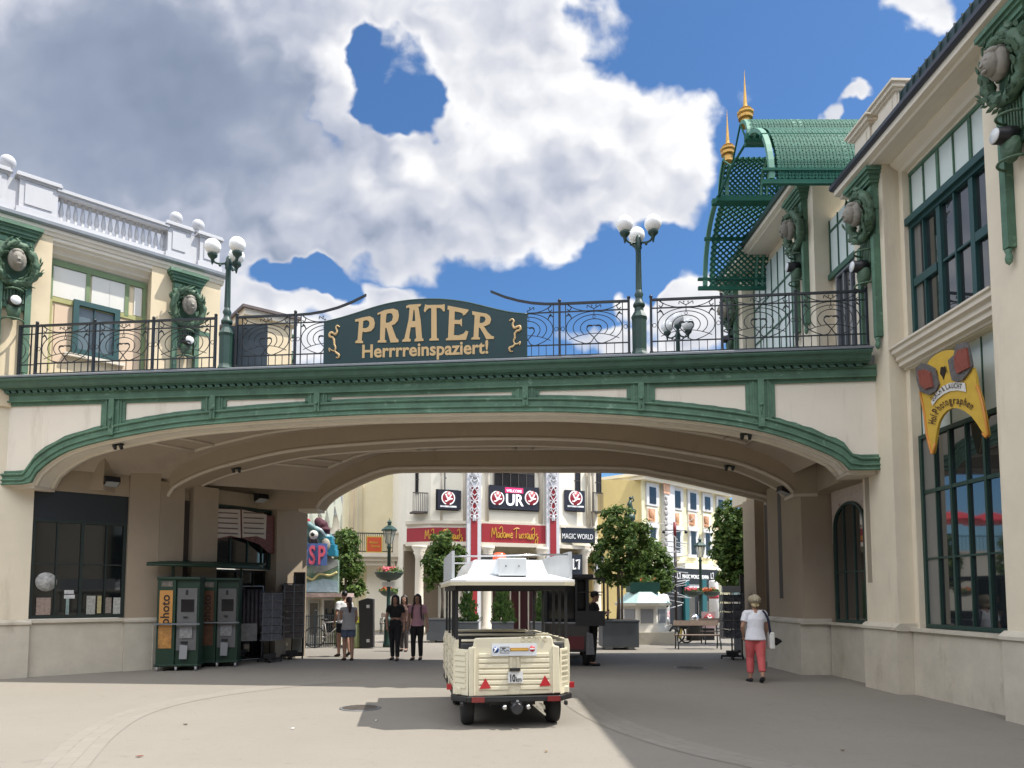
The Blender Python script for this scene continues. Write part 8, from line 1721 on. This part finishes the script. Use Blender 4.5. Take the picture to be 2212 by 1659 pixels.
# balloons, bundle of toys on the cart, small items
rb = random.Random(12); cols = [(.45, .47, .50), (.55, .45, .08), (.04, .06, .20), (.50, .10, .04), (.05, .05, .06), (.40, .40, .42), (.12, .14, .2), (.55, .30, .25), (.03, .05, .14)]
for i in range(15):
    px, py = 1414 + (i % 5) * 6 + rb.uniform(-3, 3), 1284 + (i // 5) * 17 + (i % 5) * 5 + rb.uniform(-4, 4); c = at(px, py, 27.5); B = Thing('foil_balloon', 'shiny balloon in the bunch beside the white monument', 'balloon', c, 0, 'bunch of foil balloons by the monument')
    mb = MB(); mb.ball((0, 0, 0), 1, 12, (.12, .08, .14)); B.part('skin', mb, mat('balloon_%d' % (i % 9), cols[i % 9], .2, metal=.3)); mb = MB(); mb.tube([(0, 0, -.14), (0.02, 0, -.5), ((1428 - px) * .012, 0, -.95)], .004, 4); B.part('string', mb, M_whitel)
bc = Vector((at(1430, 1288, 27.6).x, 27.6, 0)); CT = Thing('balloon_stand', 'white and red pillar stand below the balloons', 'stand', bc); mb = MB(); mb.lathe([(.22, 0), (.22, 1.55), (.16, 1.7), (.001, 1.75)], (.1, .2, 0), 16); CT.part('pillar', mb, mat('stand_white', (.6, .58, .56), .5)); mb = MB(); mb.lathe([(.223, .62), (.223, 1.1)], (.1, .2, 0), 16); CT.part('red_print', mb, mat('stand_red', (.45, .05, .05), .5, var=.5, vscale=6, col2=(.6, .5, .5))); mb = MB(); mb.box(-.14, .36, .0, .4, 0, .6); CT.part('grey_plinth', mb, mat('plinth_grey', (.30, .29, .27), .7))
ow = Thing('scooter_toy', 'black and yellow wheeled toy vehicle behind the bench', 'toy vehicle', Vector((at(1470, 1288, 26).x, 26, 0)))
for x in (-.14, .18): mb = MB(); mb.tube([(x + .26 * math.cos(a), 0, .34 + .30 * math.sin(a)) for a in [2 * math.pi * i / 20 for i in range(21)]], .03, 6); ow.part('wheel', mb, M_black)
mb = MB(); mb.prism([(-.10, -.05, .2), (.02, -.05, .72), (.08, -.05, .7), (0, -.05, .2)], (0, .1, 0)); ow.part('fork', mb, mat('toy_yellow', (.55, .42, .10), .5)); mb = MB(); mb.ball((.1, 0, .62), 1, 12, (.2, .15, .12)); ow.part('seat_shell', mb, mat('toy_dark', (.03, .03, .035), .4))
hm = Thing('toy_display', 'white board with red round mark standing among toys behind the bench', 'sign', Vector((at(1530, 1288, 28).x, 28, .45))); mb = MB(); mb.box(-.26, .26, 0, .04, 0, .62); hm.part('board', mb, mat('toy_board', (.45, .30, .30), .6)); 
mb = MB(); mb.lathe([(.001, -.01), (.2, -.01), (.2, -.001), (.001, -.001)], (0, 0, .34), 20, 'Y'); hm.part('round_mark', mb, M_red); mb = MB(); mb.tube([(-.12, -.02, .24), (.0, -.02, .36), (.12, -.02, .42)], .025, 5); mb.tube([(-.05, -.02, .46), (.02, -.02, .34), (.1, -.02, .26)], .025, 5); hm.part('white_stroke', mb, M_whitel); mb = MB(); mb.box(-.22, .22, .05, .1, -.45, .0); hm.part('leg', mb, M_black)
gl = Thing('dark_helmet_stand', 'dark round-topped stand behind the bench', 'stand', Vector((at(1498, 1288, 28).x, 28, 0))); mb = MB(); mb.lathe([(.3, 0), (.3, .5), (.34, .55), (.3, .62)], (0, 0, 0), 14); gl.part('drum', mb, M_black); mb = MB(); mb.ball((.02, 0, .82), .18, 14); gl.part('silver_ball', mb, M_chrome)
# roof terrace with red parasols, hidden left of the passage and mirrored in the shop windows
TC = Thing('terrace_house', 'low house with a roof terrace beyond the kiosk, left of the passage', 'building', (-12.5, 40.0, 0)); mb = MB(); mb.box(-4, 3.2, 0, 5, 0, 4.0); TC.part('wall', mb, M_ivory); mb = MB(); mb.box(-4.1, 3.3, -.1, 5.1, 4.0, 4.15); TC.part('terrace_slab', mb, M_trim)
mb = MB(); mb.box(-4, 3.2, -.05, -.02, 4.95, 5.0)
for i in range(37): x = -4 + .2 * i; mb.box(x - .012, x + .012, -.045, -.025, 4.15, 4.95)
TC.part('terrace_railing', mb, M_iron)
for i, (x, y) in enumerate(((-12.95, 41.6), (-15.6, 42.2))):
    Pz = Thing('parasol', 'red parasol on the hidden roof terrace, %s the passage' % ('nearer to' if i == 0 else 'further from'), 'parasol', (x, y, 4.15), .3, 'red parasols on the terrace'); mb = MB(); mb.tube([(0, 0, 0), (0, 0, 2.4)], .03, 8); Pz.part('pole', mb, M_zinc); mb = MB(); mb.lathe([(1.5, 1.75), (1.52, 1.85), (.8, 2.2), (.02, 2.45)], (0, 0, 0), 8, smooth=False); Pz.part('canopy', mb, mat('parasol_red', (.42, .02, .03), .7))
# unseen house added behind the viewer to block low sky light into the passage
OH = Thing('blocker_house', 'unseen long two storey house added behind the viewer to block low sky light', 'building', (0, -24, 0))
mb = MB(); mb.box(-60, 60, -8, 0, 0, 11); OH.part('wall', mb, mat('blocker_house_wall', (.30, .25, .19), .85, var=.06)); mb = MB(); mb.prism([(-60.5, .6, 11), (-60.5, -8.6, 11), (-60.5, -4, 14)], (121, 0, 0)); OH.part('roof', mb, mat('blocker_house_roof', (.12, .07, .05), .8, var=.1))
for i in range(24):
    for z in (1.2, 5.6): mb = MB(); x = -57 + i * 5; mb.box(x - .8, x + .8, .0, .06, z, z + 2.6); OH.part('window', mb, M_dkwin)
